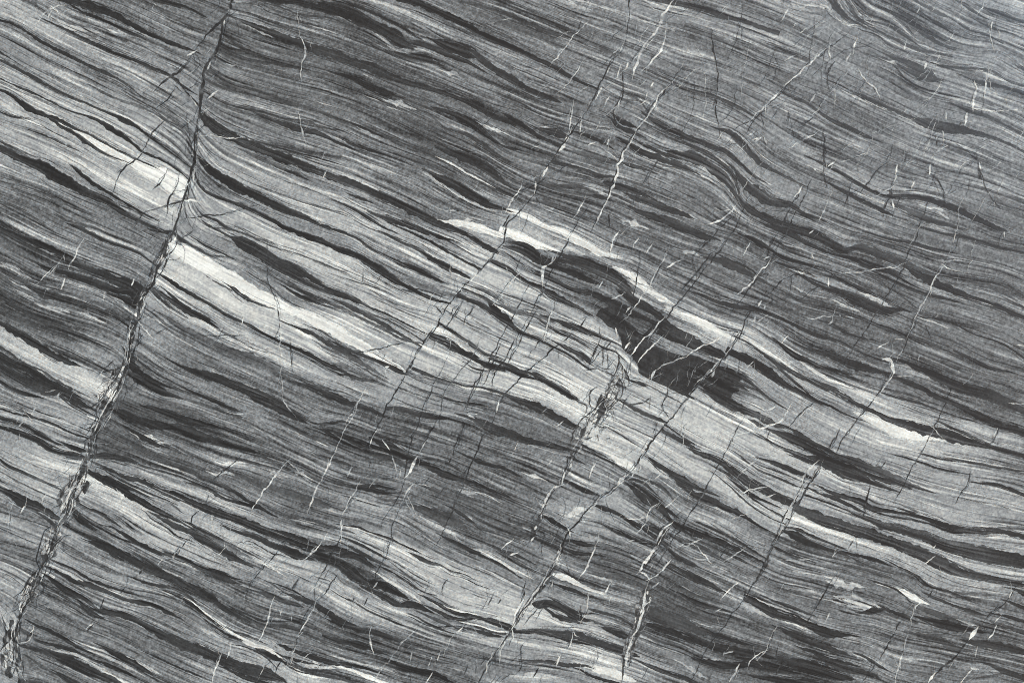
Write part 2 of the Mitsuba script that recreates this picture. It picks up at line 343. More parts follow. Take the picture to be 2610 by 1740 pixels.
p 2.96 2139,7 2151,30
p 2.96 2176,15 2195,41 2213,59
d1 14.8 1740,68:14.8 1795,87:13.3 1844,107:9.62 1895,122:22.2 1932,141:25.9 1962,150:18.5 2014,161:5.18
m1 17 1740,96 1814,122 1888,155 1947,185 1999,207 2036,218
d 5.92 1795,92 1851,111
k1 8.88 1740,225:7.4 1777,235:8.88 1814,244:11.1 1851,259:8.88 1888,277:8.14 1921,298:4.44
m 18.5 1992,200 2036,218 2091,229 2139,259 2184,289 2236,318
m 40.7 2110,259:14.8 2165,289:44.4 2221,322:44.4 2258,340:7.4
k 9.62 1995,237:5.18 2029,252:8.88 2058,266:6.66 2091,289:7.4 2128,311:11.1 2176,333:11.1 2232,357:5.18
d 5.18 1969,207 2006,237 2036,255
k 14.8 2188,240:5.18 2239,263:11.1 2287,285:11.1 2324,300:9.62 2361,320:7.4
k2 20.7 2317,300:5.18 2347,311:18.5 2369,318:25.9 2406,326:31.1 2443,329:24.4 2480,337:13.3 2524,348:8.14 2572,366:6.66 2610,387:5.92
d 9.62 2213,141 2258,155 2295,174
k 22.2 2284,152:11.1 2302,157:16.3 2328,166:18.5 2347,181:25.9 2369,194:29.6 2387,203:7.4
k 22.2 2291,166:3.7 2317,181:14.8 2339,192:18.5 2369,203:11.1
k 5.92 2287,174 2313,207 2350,226 2391,237 2432,246
k1 13.3 2328,0:7.4 2369,22:12.6 2406,41:11.1 2422,45:2.96
d 22.2 2295,41 2339,55 2384,70 2421,85
d 18.5 2324,26 2369,52 2413,74
k 11.1 2273,33 2317,59 2369,96 2421,124
d 9.62 2239,26 2276,41 2317,70
d 11.1 2350,37 2387,55 2424,89 2461,107
k 5.92 2184,48 2221,55 2265,67 2313,96 2347,122
k1 11.1 2435,0:3.7 2465,18:9.62 2502,43:4.44
k2 16.3 2506,22:3.7 2532,30:14.8 2561,41:16.3 2587,52:9.62 2610,55:7.4
d2 8.88 2184,74:3.7 2228,92:8.88 2276,122:9.62 2332,148:8.88 2369,159:7.4 2424,174:7.4 2480,196:8.88 2535,218:8.88 2610,239:7.4
k 6.66 2199,59 2250,85 2295,107 2350,129 2406,139
k2 9.62 2454,192:3.7 2498,211:9.62 2554,222:8.88 2610,237:8.14
k2 5.92 2369,159 2424,172 2517,178 2572,207 2610,218
k2 9.62 2432,266:3.7 2472,281:13.3 2517,296:8.88 2554,314:5.92 2610,346:5.92
d2 4.44 2424,122 2480,133 2535,129 2610,185
d2 4.44 2443,104 2517,96 2610,133
d 4.44 2332,122 2387,148 2443,163
w 7.4 2347,156:2.22 2369,160:8.14 2395,166:2.22
v 7.4 2361,161 2356,176
w 9.62 2265,159:3.7 2280,163:10.4 2293,166:3.7
p 9.62 2502,181:2.96 2524,192:11.1 2554,203:4.44
w 3.7 2487,213 2509,222 2532,237
v 5.18 2485,215 2489,226 2483,244 2480,281
v 8.88 2465,287 2461,303 2459,320
v 3.7 2402,333 2407,351 2402,370
v 2.96 2384,388 2376,403
v 4.44 2371,418 2369,446
v 3.7 2287,418 2284,444 2278,464
v 9.62 2331,462:2.22 2324,477:12.6 2321,486:3.7
v 8.14 2186,96 2180,107 2176,124
v 2.96 2169,137 2152,163
v 2.96 2066,68 2040,85
v 8.14 2522,74:2.22 2524,96:9.62 2528,115:5.18 2533,128:1.85
v 2.59 2529,55 2526,78
v 5.18 2345,18 2336,35
v 2.96 2193,185 2210,207 2232,226 2241,246
v 2.96 2114,111 2117,152
v 2.22 2541,74 2548,98
v 2.96 2483,277 2524,285 2554,284 2591,280
v 3.7 2310,100 2304,128
v 2.96 2410,281 2411,307
v 2.59 2091,137 2054,170 2017,207 1977,244 1925,296
c 2.22 2139,102 2088,142 2054,163 2021,200 1992,233 1958,266 1925,307
v 2.59 2029,141 1999,156
v 2.22 2010,22 1992,55
v 2.59 1855,11 1840,26
c 1.85 2128,159 2110,185 2106,207 2110,218
c 2.22 2099,348 2101,392 2102,433 2106,462
c 2.22 1816,107 1820,148 1827,178 1829,207 1827,259 1832,322
c 2.22 2271,385 2262,411 2232,436 2217,462 2202,481
c 2.96 2275,477 2276,499 2258,514 2252,542
c 2.59 2295,496 2287,518 2273,529
c 2.22 2276,466 2269,496 2287,499
v 4.44 2273,510 2278,533
c 2.59 2491,407 2502,451 2520,492 2539,518
v 2.59 2495,411 2500,433
c 1.85 2443,370 2465,385 2495,411
v 2.22 2084,337 2054,355 2014,377
v 2.96 2078,240 2062,264
v 3.7 1940,351 1923,362
v 5.18 1918,357 1938,353
v 2.96 2073,429 2088,442
v 2.96 1903,348 1925,333
v 2.22 1955,370 1947,348
v 2.22 2045,473 2021,507
c2 2.96 2017,525 1999,566 1992,580
c 2.22 2043,473 2029,507 2016,525
v 2.22 2110,510 2088,562
v 2.22 2269,392 2262,414
v 1.85 2417,370 2384,388
c 1.85 2384,344 2389,374
v 2.59 1873,525 1844,555 1810,570
c2 2.22 1869,551 1836,580
v 2.96 1866,525 1877,540
v 2.22 2125,414 2110,425
c 1.85 1947,285 1918,307 1877,329
v 2.22 2128,274 2125,240
v 1.85 1962,274 2006,255
c 1.85 2014,281 2006,326
c 1.85 2077,296 2032,329
c 1.85 2169,470 2154,518
c 1.85 1977,178 1969,207
c 1.48 2310,399 2306,414
v 1.85 2221,385 2147,411
c 1.85 2369,444 2398,477 2406,518
c 1.48 1892,67 1890,100
k 11.1 1829,329:5.18 1844,331:8.88 1862,338:12.6 1888,359:17 1910,385:17 1932,411:14.8 1962,429:11.1 1999,448:5.92 2043,470:3.7
k1 12.6 1740,344:8.14 1777,359:14.8 1814,374:16.6 1851,385:11.1 1877,407:8.14 1899,429:5.92 1925,451:4.44 1951,466:2.22
k1 22.2 1740,396:23.7 1770,403:29.6 1799,418:22.2 1829,444:22.2 1855,466:18.5 1869,488:11.1 1881,518:3.7
k 18.5 1873,433:5.92 1888,455:13.3 1910,477:22.2 1940,498:29.6 1962,514:25.9 1984,518:18.5 2016,522:13.3
k 9.62 2010,522 2047,542 2091,559
k2 18.5 1882,507:5.92 1903,527:18.5 1940,551:22.2 1977,566:23.7 2014,580:22.2
k1 8.88 1740,364 1777,381 1814,399 1851,425 1873,455 1884,496
k 5.18 1803,411 1844,440 1866,466 1877,496 1884,514
p 3.7 1807,385 1844,411 1877,440 1895,477 1932,503
p 2.96 1762,418 1821,444 1851,470 1869,499
p 2.96 1810,418 1847,451 1877,496
d 5.92 1862,388 1899,414 1925,451
d1 11.1 1740,466 1784,481 1814,496 1851,522
m1 13.3 1740,499 1795,525 1832,555
k3 11.1 1740,570 1762,580
d1 5.92 1740,418 1795,444 1836,470
k 11.1 2121,473:3.7 2165,496:9.62 2202,514:10.4 2250,538:9.62
k2 11.1 2066,403:4.44 2110,425:6.66 2147,444:6.66 2184,466:6.66 2221,485:7.4 2269,501:11.1 2306,501:9.62 2332,503:14.8 2369,510:14.8 2424,529:16.3 2480,555:14.8 2535,580:13.3
k2 14.8 2287,525 2332,546 2387,566 2435,580
d 7.4 2051,477 2110,499 2184,529 2239,547
d 11.1 2073,396 2128,411 2176,433
m2 14.8 2406,374 2480,403 2554,436 2610,459
d2 5.18 2424,462 2498,481 2610,518
m2 18.5 2443,518 2517,547 2610,580
p 5.92 2165,240 2202,255 2258,277
l 14.8 2139,237 2184,259
p 9.62 2310,307 2332,314 2347,322
l2 18.5 2498,344:7.4 2554,370:22.2 2610,392:7.4
w2 3.33 2565,362 2610,390
w 3.33 2509,351 2546,370
p 8.14 2369,529 2391,531
p 5.92 2395,540 2408,553
p 4.44 2158,361 2184,372
l1 5.18 1740,163 1795,174 1851,196 1906,215
l1 9.62 1740,48 1807,59 1862,63
p 4.44 1906,87 1947,100 1995,118
p 4.44 2232,85 2265,104 2302,122 2347,137
p 2.96 2165,63 2221,67 2258,74
p 2.96 2347,137 2387,144
p 4.44 1947,466 1966,470
p 4.44 1840,540 1858,533
w1 3.7 1740,538 1762,551
l 5.92 1992,244 2029,255 2073,274
k1 8.88 2114,0:3.7 2128,15:9.62 2141,33:8.88 2151,48:2.96
k1 7.4 2154,0:2.96 2169,22:8.14 2184,44:6.66 2206,63:2.96
k 5.92 2195,22 2221,41 2250,48 2276,63
p 2.96 2199,30 2228,52 2258,55 2287,78
k 9.62 2287,26:2.96 2310,41:9.62 2336,48:7.4 2361,63:2.96
k 11.1 2317,48:2.96 2339,67:11.1 2369,85:11.1 2402,100:3.7
p 2.96 2295,33 2321,55 2350,67 2376,89
k 8.88 2350,33:2.96 2380,55:9.62 2406,70:8.88 2424,85:2.96
p 2.59 2354,44 2384,67 2417,89
k 7.4 2258,22:2.96 2276,37:7.4 2302,59:6.66 2324,85:2.96
p 2.96 2265,41 2295,63 2317,89 2347,107
k 6.66 2369,100:2.22 2398,115:6.66 2432,122:2.96
p 2.59 2232,22 2258,33 2287,37
k 5.18 2206,81 2239,92 2265,115 2302,129
p 2.59 2317,107 2350,115 2384,129 2424,137
k 5.92 2443,59 2480,81 2513,89 2546,107
p 2.59 2435,44 2472,70 2509,81
k 5.18 2480,48 2524,70 2576,85
d 5.18 2221,67 2250,74 2276,96
k 6.66 2139,37 2165,48 2184,59 2221,78
p 2.22 2132,44 2154,63 2176,67
t 37,591,100 111,610,140 185,602,130 259,635,130 333,624,120 370,665,125 296,654,120 259,676,115 203,624,125 148,598,125 55,635,85 37,643,80 74,676,75 22,709,60 92,746,70 148,709,110 203,739,110 129,776,95 37,765,70 37,802,65 111,820,75 185,802,95 259,802,85 259,839,100 314,846,125 296,872,140 185,846,95 129,846,80 222,887,110 259,924,100 185,894,120 314,820,100 326,802,80 296,758,110 351,706,120 370,721,130 30,854,170 74,898,185 129,920,185 185,942,185 240,979,195 203,1005,160 252,1016,180 37,950,65 74,968,70 129,987,75 55,1016,130 129,1035,150 203,1053,165 222,1087,170 148,1087,165 74,1057,165 37,1076,150 111,1113,145 55,1127,130 185,1116,150 30,1150,165 203,1142,150
t 481,602,150 536,628,150 592,635,135 573,591,150 629,610,165 703,591,180 777,628,185 832,672,190 740,661,190 814,628,195 851,602,120 795,598,140 592,665,140 647,702,130 703,717,140 758,739,140 814,765,140 851,746,150 721,676,110 684,691,115 462,672,200 518,702,205 481,709,190 536,743,185 592,780,185 555,765,180 647,795,195 703,817,200 758,861,190 814,894,180 832,950,170 777,913,175 703,876,175 647,832,185 592,832,170 518,787,165 444,743,185 407,713,185 444,787,175 481,813,175 555,854,185 629,887,175 703,920,165 777,954,165 832,998,150 388,809,165 370,832,150 425,832,130 481,861,110 555,894,115 629,920,115 703,950,115 777,979,115 425,876,150 370,887,140 462,913,120 518,935,105 592,954,115 666,968,120 740,1005,110 814,1035,115 388,957,95 444,972,125 518,998,140 592,1013,125 481,1016,130 555,1057,125 629,1083,120 703,1113,115 666,1057,130 721,1057,110 777,1068,110 832,1057,110 777,1098,95 370,1005,110 425,1016,100 351,1020,100 407,1053,65 333,1050,60 481,1061,60 444,1090,65 518,1113,65 370,1090,70 314,1098,85 277,1105,90 259,1150,80 333,1146,75 462,1135,75 555,1146,85 610,1150,100 684,1150,100 758,1146,85 832,1153,80
k1 9.62 0,580:5.18 48,602:11.1 96,621:17 129,635:18.5 163,650:16.3
k 17 155,656:9.62 192,669:18.5 222,685:20.7 252,695:22.2 289,708:22.2 314,717:22.2 340,728:25.9 359,746:33.3 359,758:22.2
k 22.2 311,728 333,743 351,765 359,776
k 11.1 285,754:5.18 307,758:14.8 333,772:22.2 355,787:18.5
d1 11.1 0,602 37,628 74,650 111,672 129,682
k 11.1 126,687:11.1 166,695:11.1 203,708:12.6 237,717:16.3 274,732:16.3 307,743:14.8 333,743:18.5
d 11.1 15,595 74,628 126,654 155,665
d 7.4 141,680 178,687 207,691
d 5.18 237,735 277,754 314,787 344,809
k1 9.62 200,580:8.88 237,597:8.88 274,615:8.88 314,628:8.88 348,641:7.4 381,665:3.7
d1 3.7 148,580 185,595 222,613 266,628 314,647
d 3.33 207,610 266,639 322,658 377,691
d 3.7 259,628 314,650 355,665
d 3.7 296,672 333,687 355,702
m1 22.2 0,702 30,728 74,746 118,758
k 16.3 85,735:7.4 111,748:22.2 141,758:18.5 185,769:14.8 222,780:11.1 266,791:7.4 303,809:5.18
k 5.18 185,761 222,776 259,795 296,809 333,835
d1 14.8 0,754 37,780 92,802 148,817
d1 18.5 0,795 55,817 118,839 178,861
k1 22.2 0,822:8.88 30,839:18.5 63,857:23.7 89,876:22.2 118,894:20.7 148,913:17 178,924:16.3 200,931:4.44
d 12.6 129,883 166,898 207,917 244,935
d 10.4 207,913 244,935 277,950 289,961
d 22.2 92,809 148,832 207,854
m 25.9 118,795 155,809 207,817
d1 7.4 0,883 37,906 67,928 111,946 148,972 185,991 222,1009
k1 22.2 0,909:22.2 37,928:18.5 67,935:18.5 96,957:18.5 129,976:14.8 155,987:12.6 192,1005:7.4
k 18.5 15,935:11.1 55,961:14.8 104,979:16.3 141,991:14.8
k1 14.8 0,935:13.3 30,957:17 59,972:18.5 96,991:18.5 133,1002:14.8 155,998:12.6 185,1016:18.5 215,1033:14.8 237,1042:5.18
k1 11.1 0,972:7.4 30,991:8.88 67,1005:11.1 100,1011:5.18
k 7.4 148,1005 178,1024 207,1042 237,1057
k1 6.66 0,1041:3.7 37,1053:5.92 92,1065:6.66 133,1079:5.92 178,1102:4.44 222,1116:4.44
k1 9.62 0,1065 37,1074 74,1090 111,1113 141,1127
k3 11.8 0,1087:8.88 33,1098:12.6 67,1109:13.3 104,1127:14.8 133,1146:14.8 166,1155:13.3 196,1160:11.1
k 7.4 159,1127:5.18 185,1139:14.8 207,1146:11.1 226,1150:3.7
d1 5.18 0,1024 44,1039 111,1072 178,1090 229,1113
d 3.7 55,1031 111,1053 155,1065
d 3.7 185,1079 229,1098
p1 5.18 0,1048 37,1061 92,1079
w 5.92 155,1139 178,1150 207,1148
w 5.18 155,1133 185,1142 222,1150
k 14.8 255,1013:5.18 277,979:16.3 292,961:22.2 311,950:14.8
w 8.88 22,678:7.4 37,681:9.62 52,695:8.14 63,702:7.4
w1 5.18 0,676 22,684 48,695 70,706 89,715
w 4.44 44,724 67,735
w 5.92 55,746 81,758
w 4.44 96,728 126,735
w 8.88 207,798:2.22 226,803:9.62 240,806:2.22
w 4.44 222,802 255,817
p 14.8 122,783 144,787
w 5.92 296,758 307,761 318,772
w 3.7 200,732 207,728
w 2.96 159,750 178,754 222,772
w 2.96 322,787 344,802
v 2.59 213,610 196,643 185,665
v 3.33 166,708 161,724 155,739
v 2.96 342,709 335,728
v 2.22 189,658 174,687
v 2.22 152,665 126,695 96,721
v 2.22 59,894 48,917
v 2.22 266,746 263,769
v 2.22 264,942 240,972
v 2.59 91,1039 80,1057
v 2.22 61,1072 48,1087
v 2.22 152,1000 144,1013
v 1.85 15,1094 6,1116
v 1.85 115,998 141,994
c 1.85 322,820 326,839
B 22.2 440,595 425,628 411,661 396,687 385,713
v 12.6 448,602:9.62 442,613:14.8 435,632:7.4 429,654:2.96
c 3.33 449,591 451,613 440,635 425,661 414,684 405,698
c1 2.96 433,580 422,613 411,643 392,665 388,687 374,709
k 14.8 449,598:7.4 457,608:14.8 470,615:11.1 485,621:3.7
c2 3.33 455,610 477,598 499,582
k 12.6 418,587:3.7 425,595:13.3 433,587:5.92
c1 2.96 374,580 392,589 411,591 422,595
c 2.22 355,595 370,587 374,602
w2 40.7 442,628:14.8 462,639:33.3 499,661:38.8 536,680:38.8 573,702:40.7 610,728:40.7 651,750:35.1 695,769:29.6 740,791:24 777,802:24 814,820:29.6 870,854:33.3
p 29.6 425,650:5.18 462,669:18.5 499,687:22.2 555,721:18.5 610,754:14.8
p 48.1 414,676:11.1 481,709:40.7 536,739:40.7 592,772:40.7 647,802:44.4 703,824:40.7 777,869:33.3 832,906:18.5
k 5.92 481,621 510,635 536,650 577,654
k 5.18 492,606 529,628 570,647 610,669
k1 9.62 544,580 577,598 599,610
k 17 588,602:3.7 610,615:25.9 640,630:31.1 673,648:29.6 703,669:29.6 732,680:29.6 762,691:22.2
k2 18.5 666,654:7.4 703,676:18.5 740,698:18.5 777,717:18.5 814,732:16.3 851,746:14.8 870,750:18.5
k2 11.1 755,684:5.18 784,706:12.6 814,724:14.8 843,739:14.8 870,750:18.5
k3 14.8 725,580:11.1 762,595:14.8 792,606:17 821,617:14.8 851,632:11.1 870,641:9.62
d3 5.18 536,580 599,587 666,617 703,632 758,647 814,669 870,691
d1 4.44 607,580 644,602 703,624
d 12.6 562,654:3.7 592,661:9.62 621,672:7.4 647,691:4.44
d 5.18 614,676 651,706 684,724 714,754 758,780 799,802 836,817
d 9.62 666,687 703,709 747,732 792,758
k 14.8 729,732:3.7 762,754:14.8 792,765:14.8 814,769:5.18
d2 5.92 799,765 832,780 870,787
d2 8.88 762,743 814,765 870,783
d 5.18 510,691 555,721 599,743 647,769 703,787
k 11.1 577,724:2.22 599,739:9.62 629,761:11.1 655,770:4.44
k 8.14 405,698:2.96 425,709:8.88 451,728:11.1 481,746:9.62 518,765:8.14 555,787:6.66 584,806:5.92 629,824:4.44 666,846:3.7
k 13.3 383,728:2.96 399,739:8.88 422,758:13.3 444,772:14.8 466,787:16.3 492,802:14.8 518,813:11.1 547,832:5.18
k 9.62 422,739:2.96 444,761:7.4 470,780:9.62 496,795:11.1 525,809:7.4
k 6.66 388,739 407,761 429,780 459,798
d 14.8 392,791:3.7 425,809:14.8 462,832:20 499,850:22.2 536,869:22.2 577,887:22.2 621,902:22.2 658,913:18.5 703,935:14.8 740,954:7.4
d 7.4 388,798 429,828 481,857 536,887 592,913
m 22.2 518,865 592,902 666,931 740,968
k2 5.92 618,824 647,839 684,857 721,876 758,891 795,909 832,931 870,946
k2 8.88 718,872 762,891 799,909 843,931 870,944
d 3.7 547,835 592,861 629,876
d 5.92 607,865 647,887 688,898
k2 14.8 732,824:2.96 762,835:5.18 788,846:14.8 814,861:12.6 843,880:14.8 870,891:18.5
d2 8.88 814,876 851,898 870,906
d2 5.18 788,832 825,846 870,887
k2 13.3 762,976:3.7 788,983:13.3 821,998:16.3 870,1020:18.5
d2 7.4 673,917 721,942 777,968 832,991 870,998
d 4.44 703,950 777,983 851,1024
k 8.88 333,902:7.4 355,920:8.14 385,942:8.14 407,957:5.92 444,976:4.44 481,994:5.18 518,1009:7.4 547,1024:3.7
k 18.5 329,906:7.4 335,924:18.5 340,939:25.9 355,950:25.9 374,965:25.9 392,972:14.8 414,979:7.4
k 18.5 333,954:14.8 362,968:18.5 392,987:20.7 418,1002:18.5 444,1009:11.1
d 4.44 392,913 436,942 481,961
d 4.44 370,906 407,935 462,968 518,994
k 16.3 444,924:5.18 481,942:11.1 518,954:22.2 555,965:25.9 592,979:22.2 629,994:22.2 666,1009:22.2 703,1024:18.5 740,1046:13.3 777,1068:7.4
k 16.3 621,994:3.7 651,1016:14.8 681,1028:20.7 710,1042:20.7 740,1057:16.3 769,1072:5.92
k 14.8 551,1024:8.88 570,1033:13.3 592,1042:11.1 607,1047:3.7
d 5.92 510,998 536,1013 555,1031
d 7.4 462,1013 518,1031 573,1050 629,1065
m 18.5 326,1005 370,1016 425,1031 481,1042
k 29.6 289,1046:11.1 318,1057:29.6 351,1072:22.2 388,1083:22.2 425,1087:22.2
k 22.2 392,1042 429,1053 481,1072 518,1079
k 29.6 425,1083:11.1 481,1098:29.6 518,1113:29.6 555,1124:22.2 592,1135:14.8 636,1146:11.1
k 16.3 348,1105 377,1120 407,1131
d2 12.6 277,1094 333,1124 388,1157
d 11.1 289,1072 333,1105 370,1142
d2 14.8 229,1135 266,1150 296,1160
d 7.4 407,1053 481,1083 536,1098 592,1113
d 8.88 592,1053 647,1083 703,1113 758,1146
d2 11.1 684,1065 740,1087 792,1113 843,1135 870,1146
k 8.88 736,1083 784,1109 814,1124
k2 8.88 806,1079 840,1079 870,1072
k2 8.88 829,1098 870,1124
m2 22.2 555,1109 629,1135 703,1157
w 9.62 377,1113:5.18 385,1115:8.88 393,1116:2.96
w 6.66 403,1135 411,1127 414,1124
w 3.7 374,1139 392,1146 407,1151
w 3.7 351,1113 374,1124
w 2.96 444,1139 462,1150
w 9.62 644,1007:2.96 658,1009:9.62 670,1012:2.96
w 3.7 551,948 559,954
w 2.96 588,1052 610,1055 629,1053
p 7.4 385,813 399,817
w 2.96 762,1105 795,1116 814,1127
w 2.96 766,780 771,782
v 2.22 618,795 620,817 610,835
v 2.96 350,817 366,839 383,856
c 1.48 681,643 684,702 703,772 712,820 707,846
v 1.48 712,846 714,931 725,1024 740,1046
c 1.48 740,865 747,946
c 1.85 348,872 364,852
c 1.85 337,891 359,872
c 1.48 388,856 425,835
c 1.48 499,854 555,857 610,854
c 2.22 388,691 370,728 351,765
c 1.85 396,787 370,809
B 44.4 318,913 307,942 296,972 285,998 266,1024 248,1042
B 18.5 381,721 366,754 351,798 340,839 331,876 326,906
w 9.62 316,950:3.7 303,976:8.88 289,998:7.4 281,1013:3.7
w 12.6 292,1005:3.7 274,1039:13.3 259,1061:8.88 252,1072:3.7
k 11.1 322,898:7.4 326,913:7.4
c 3.33 314,920 303,950 285,979 270,1009 252,1028 237,1035
c 2.59 285,1013 255,1028 244,1046 252,1068
c 2.59 240,1057 244,1072 237,1083 215,1094
c 2.59 255,950 281,942 307,935
c 2.22 266,939 292,917
c 2.59 222,1090 240,1090 233,1105
c 2.59 211,1127 226,1116 229,1135
B2 18.5 255,1072 240,1098 231,1127 226,1160
p 48.1 15,856:14.8 55,883:33.3 111,915:44.4 166,939:48.1 222,967:51.8 274,985:44.4
t 892,587,170 981,617,165 925,613,180 1055,617,165 1129,602,155 1203,635,160 1129,661,175 1184,669,165 1240,624,165 1055,684,120 981,691,120 1018,709,120 1092,728,120 1129,709,160 1184,709,185 962,643,150 907,647,140 907,676,190 962,706,190 1018,739,180 1092,780,180 981,746,185 907,728,195 925,765,180 1018,780,175 1092,809,185 1129,787,190 1073,832,180 999,802,180 1036,839,170 925,820,185 981,854,185 1036,902,190 1018,883,185 907,857,195 1055,913,195 962,887,140 925,935,155 992,968,160 900,987,160 944,1005,160 907,906,115 981,1005,150 907,950,110 892,1050,75 944,1072,80 900,1098,75 925,1042,80 999,1072,115 892,1146,90 944,1146,75 1018,1142,105 1055,1124,100 1099,1072,110
t 1295,587,130 1332,587,190 1369,617,140 1425,595,150 1425,635,120 1480,602,140 1517,643,130 1573,602,95 1610,591,95 1684,602,85 1721,587,90 1647,643,90 1610,624,95 1702,643,90 1684,669,100 1721,691,100 1665,698,115 1702,728,120 1665,765,130 1591,709,110 1573,735,120 1499,709,120 1517,735,120 1462,691,90 1406,702,110 1369,702,150 1332,647,120 1277,632,150 1314,654,165 1295,691,185 1258,709,180 1221,728,150 1240,743,175 1295,758,175 1332,783,180 1295,728,185 1369,765,190 1406,787,190 1443,809,170 1388,824,150 1480,832,185 1351,691,180 1351,735,185 1406,746,170 1462,772,140 1499,795,110 1554,765,70 1573,809,55 1554,820,120 1517,820,180 1554,846,180 1536,869,185 1554,902,190 1536,931,185 1480,894,150 1462,854,170 1406,861,180 1369,846,170 1314,820,180 1332,839,170 1240,802,165 1203,802,180 1166,787,165 1240,839,170 1277,869,165 1203,846,185 1314,887,175 1369,876,180 1351,913,180 1406,894,180 1443,931,165 1480,942,170 1388,935,185 1425,961,190 1480,987,190 1499,1016,195 1517,968,190 1462,1035,195 1425,1009,195 1369,987,190 1332,979,190 1314,965,180 1277,961,195 1221,957,190 1166,928,190 1129,894,190 1092,887,190 1129,931,190 1092,931,185 1073,968,165 1110,987,150 1055,957,175 1166,1005,110 1221,1016,105 1277,1024,105 1332,1050,100 1258,1046,110 1203,1035,115 1129,1024,150 1073,1016,150 1025,998,165 1018,1024,160 1092,1035,140 1036,1057,95 1129,1050,110 1166,1046,115 1166,1098,115 1221,1098,110 1258,1120,115 1314,1146,95 1388,1068,90 1443,1105,95 1369,1098,95 1406,1127,85 1351,1079,90 1129,1105,110 1092,1105,105 1147,1146,110 1203,1135,105 1462,1127,95
t 1610,817,60 1647,820,55 1647,894,55 1684,869,120 1721,894,170 1702,931,50 1665,942,55 1721,809,55 1702,787,100 1665,758,170 1647,787,90 1610,935,175 1591,913,180 1628,968,195 1684,994,175 1721,1005,195 1647,1016,180 1610,1005,190 1684,1035,190 1721,1053,185 1702,1076,190 1647,1053,190 1591,1061,185 1554,1098,195 1628,1098,190 1665,1116,190 1591,1127,200 1536,1135,205 1573,1150,190 1628,1146,185 1684,1127,165 1721,1105,150 1721,1135,150 1684,1150,170 1517,1068,195
k1 8.88 870,591:5.18 907,606:5.92 944,632:8.88 981,650:7.4 1018,669:11.1 1048,680:13.3 1077,695:13.3 1107,709:9.62 1129,719:3.7
k1 14.8 870,639:13.3 907,650:16.3 937,669:17.8 966,687:20 996,706:17 1025,724:13.3 1055,739:11.1 1085,754:9.62 1110,765:11.1 1146,772:5.92
m 18.5 1048,717 1092,735 1136,750 1166,754
k 4.44 959,691 1025,728 1092,743 1129,758
k 11.1 988,598:4.44 1025,617:5.18 1062,632:9.62 1092,654:12.6 1129,676:16.3 1159,689:14.8 1196,708:6.66
k1 6.66 1018,580 1070,602 1107,621 1151,647 1196,672 1225,687
k1 9.62 1070,580 1107,598 1159,613
d 4.44 1092,591 1147,617 1203,650
k1 14.8 1151,580:7.4 1188,598:9.62 1218,617:14.8 1247,632:14.8 1268,643:7.4
d1 3.7 937,580 999,602 1062,628
k 5.92 1255,663:5.92 1284,676:8.88 1306,691:5.92 1325,706:3.7
k 12.6 1299,619:3.7 1325,621:11.1 1355,635:14.8 1377,658:14.8 1403,672:14.8
k 17 1284,628:5.18 1306,632:8.88 1336,641:14.8 1362,660:16.3 1388,674:14.8
k 5.92 1288,643 1314,661 1332,676 1362,691 1388,695
k 11.1 1388,665:5.18 1425,661:12.6 1462,669:17 1499,684:14.8 1536,702:16.3 1573,721:17 1595,739:14.8 1610,754:12.6
k 20.7 1406,639:2.96 1447,654:11.1 1491,665:18.5 1536,684:18.5 1573,706:18.5 1595,724:14.8 1604,735:7.4
k 22.2 1414,680:5.18 1447,691:16.3 1477,702:17 1506,717:11.1 1536,726:2.96
k 8.14 1247,663:3.7 1284,680:11.1 1306,691:8.88 1325,709:8.14 1351,721:8.88 1380,735:13.3 1403,750:18.5 1432,765:18.5 1462,776:11.1 1499,798:7.4
k 14.8 1380,702:3.7 1425,721:8.14 1462,739:11.1 1499,746:14.8 1536,761:18.5 1565,772:22.2 1595,787:18.5
m 11.1 1406,732 1462,758 1517,787 1554,817
k 25.9 1613,765:22.2 1647,783:22.2 1684,806:14.8 1695,820:14.8
k2 7.4 1658,965:3.7 1695,981:7.4 1740,1002:8.88
l 9.62 1584,906:5.92 1602,931:12.6 1613,946:7.4
l2 18.5 1658,846:7.4 1691,865:14.8 1740,894:22.2
w1 18.5 1210,580:18.5 1240,587:17 1266,597:13.3
w1 25.9 1277,584:14.8 1306,595:22.2 1336,610:25.9 1366,624:22.2 1395,634:13.3 1421,639:5.18
w1 22.2 1388,580:7.4 1425,587:18.5 1462,606:22.2 1499,624:20.7 1532,645:14.8 1558,650:8.88
w 8.14 1562,658 1589,660
w 20 1589,693:11.1 1610,702:20 1632,717:14.8
w 13.3 1626,728:9.62 1654,743:15.5 1684,758:14.8 1710,772:7.4
p2 14.8 1710,787:8.88 1728,795:12.6 1740,802:14.8
d 4.44 1610,758 1647,776 1695,791
p 22.2 1362,595 1406,621 1454,635
k 17 1168,752:11.1 1192,761:13.3 1218,772:14.8 1240,787:16.3 1262,798:16.3
k 18.5 1247,769:5.18 1258,787:18.5 1277,802:18.5 1299,820:13.3 1314,835:4.44
k 8.88 1181,739 1210,750 1240,761 1258,780
k 7.4 1240,791 1269,809 1306,832 1336,850 1366,857
d 8.88 1203,732 1240,743 1277,772 1314,791 1347,798
d 14.8 1266,776 1314,795 1369,802 1395,813
w 6.66 1266,780 1288,791 1314,809 1343,826 1380,843 1432,865
w 5.18 1196,732 1221,741
k 14.8 1403,811:8.88 1432,824:13.3 1462,835:12.6 1477,843:7.4
k 12.6 1477,835:9.62 1499,844:14.8 1525,856:11.1
k 12.6 1427,878:7.4 1447,887:13.3 1469,898:14.8 1499,920:16.3 1503,926:5.18
k 6.66 1329,850:4.44 1362,859:8.88 1388,872:7.4 1417,887:5.18 1447,902:4.44 1477,924:3.7 1499,939:3.7
k 6.66 1347,802 1380,817 1403,835 1447,857
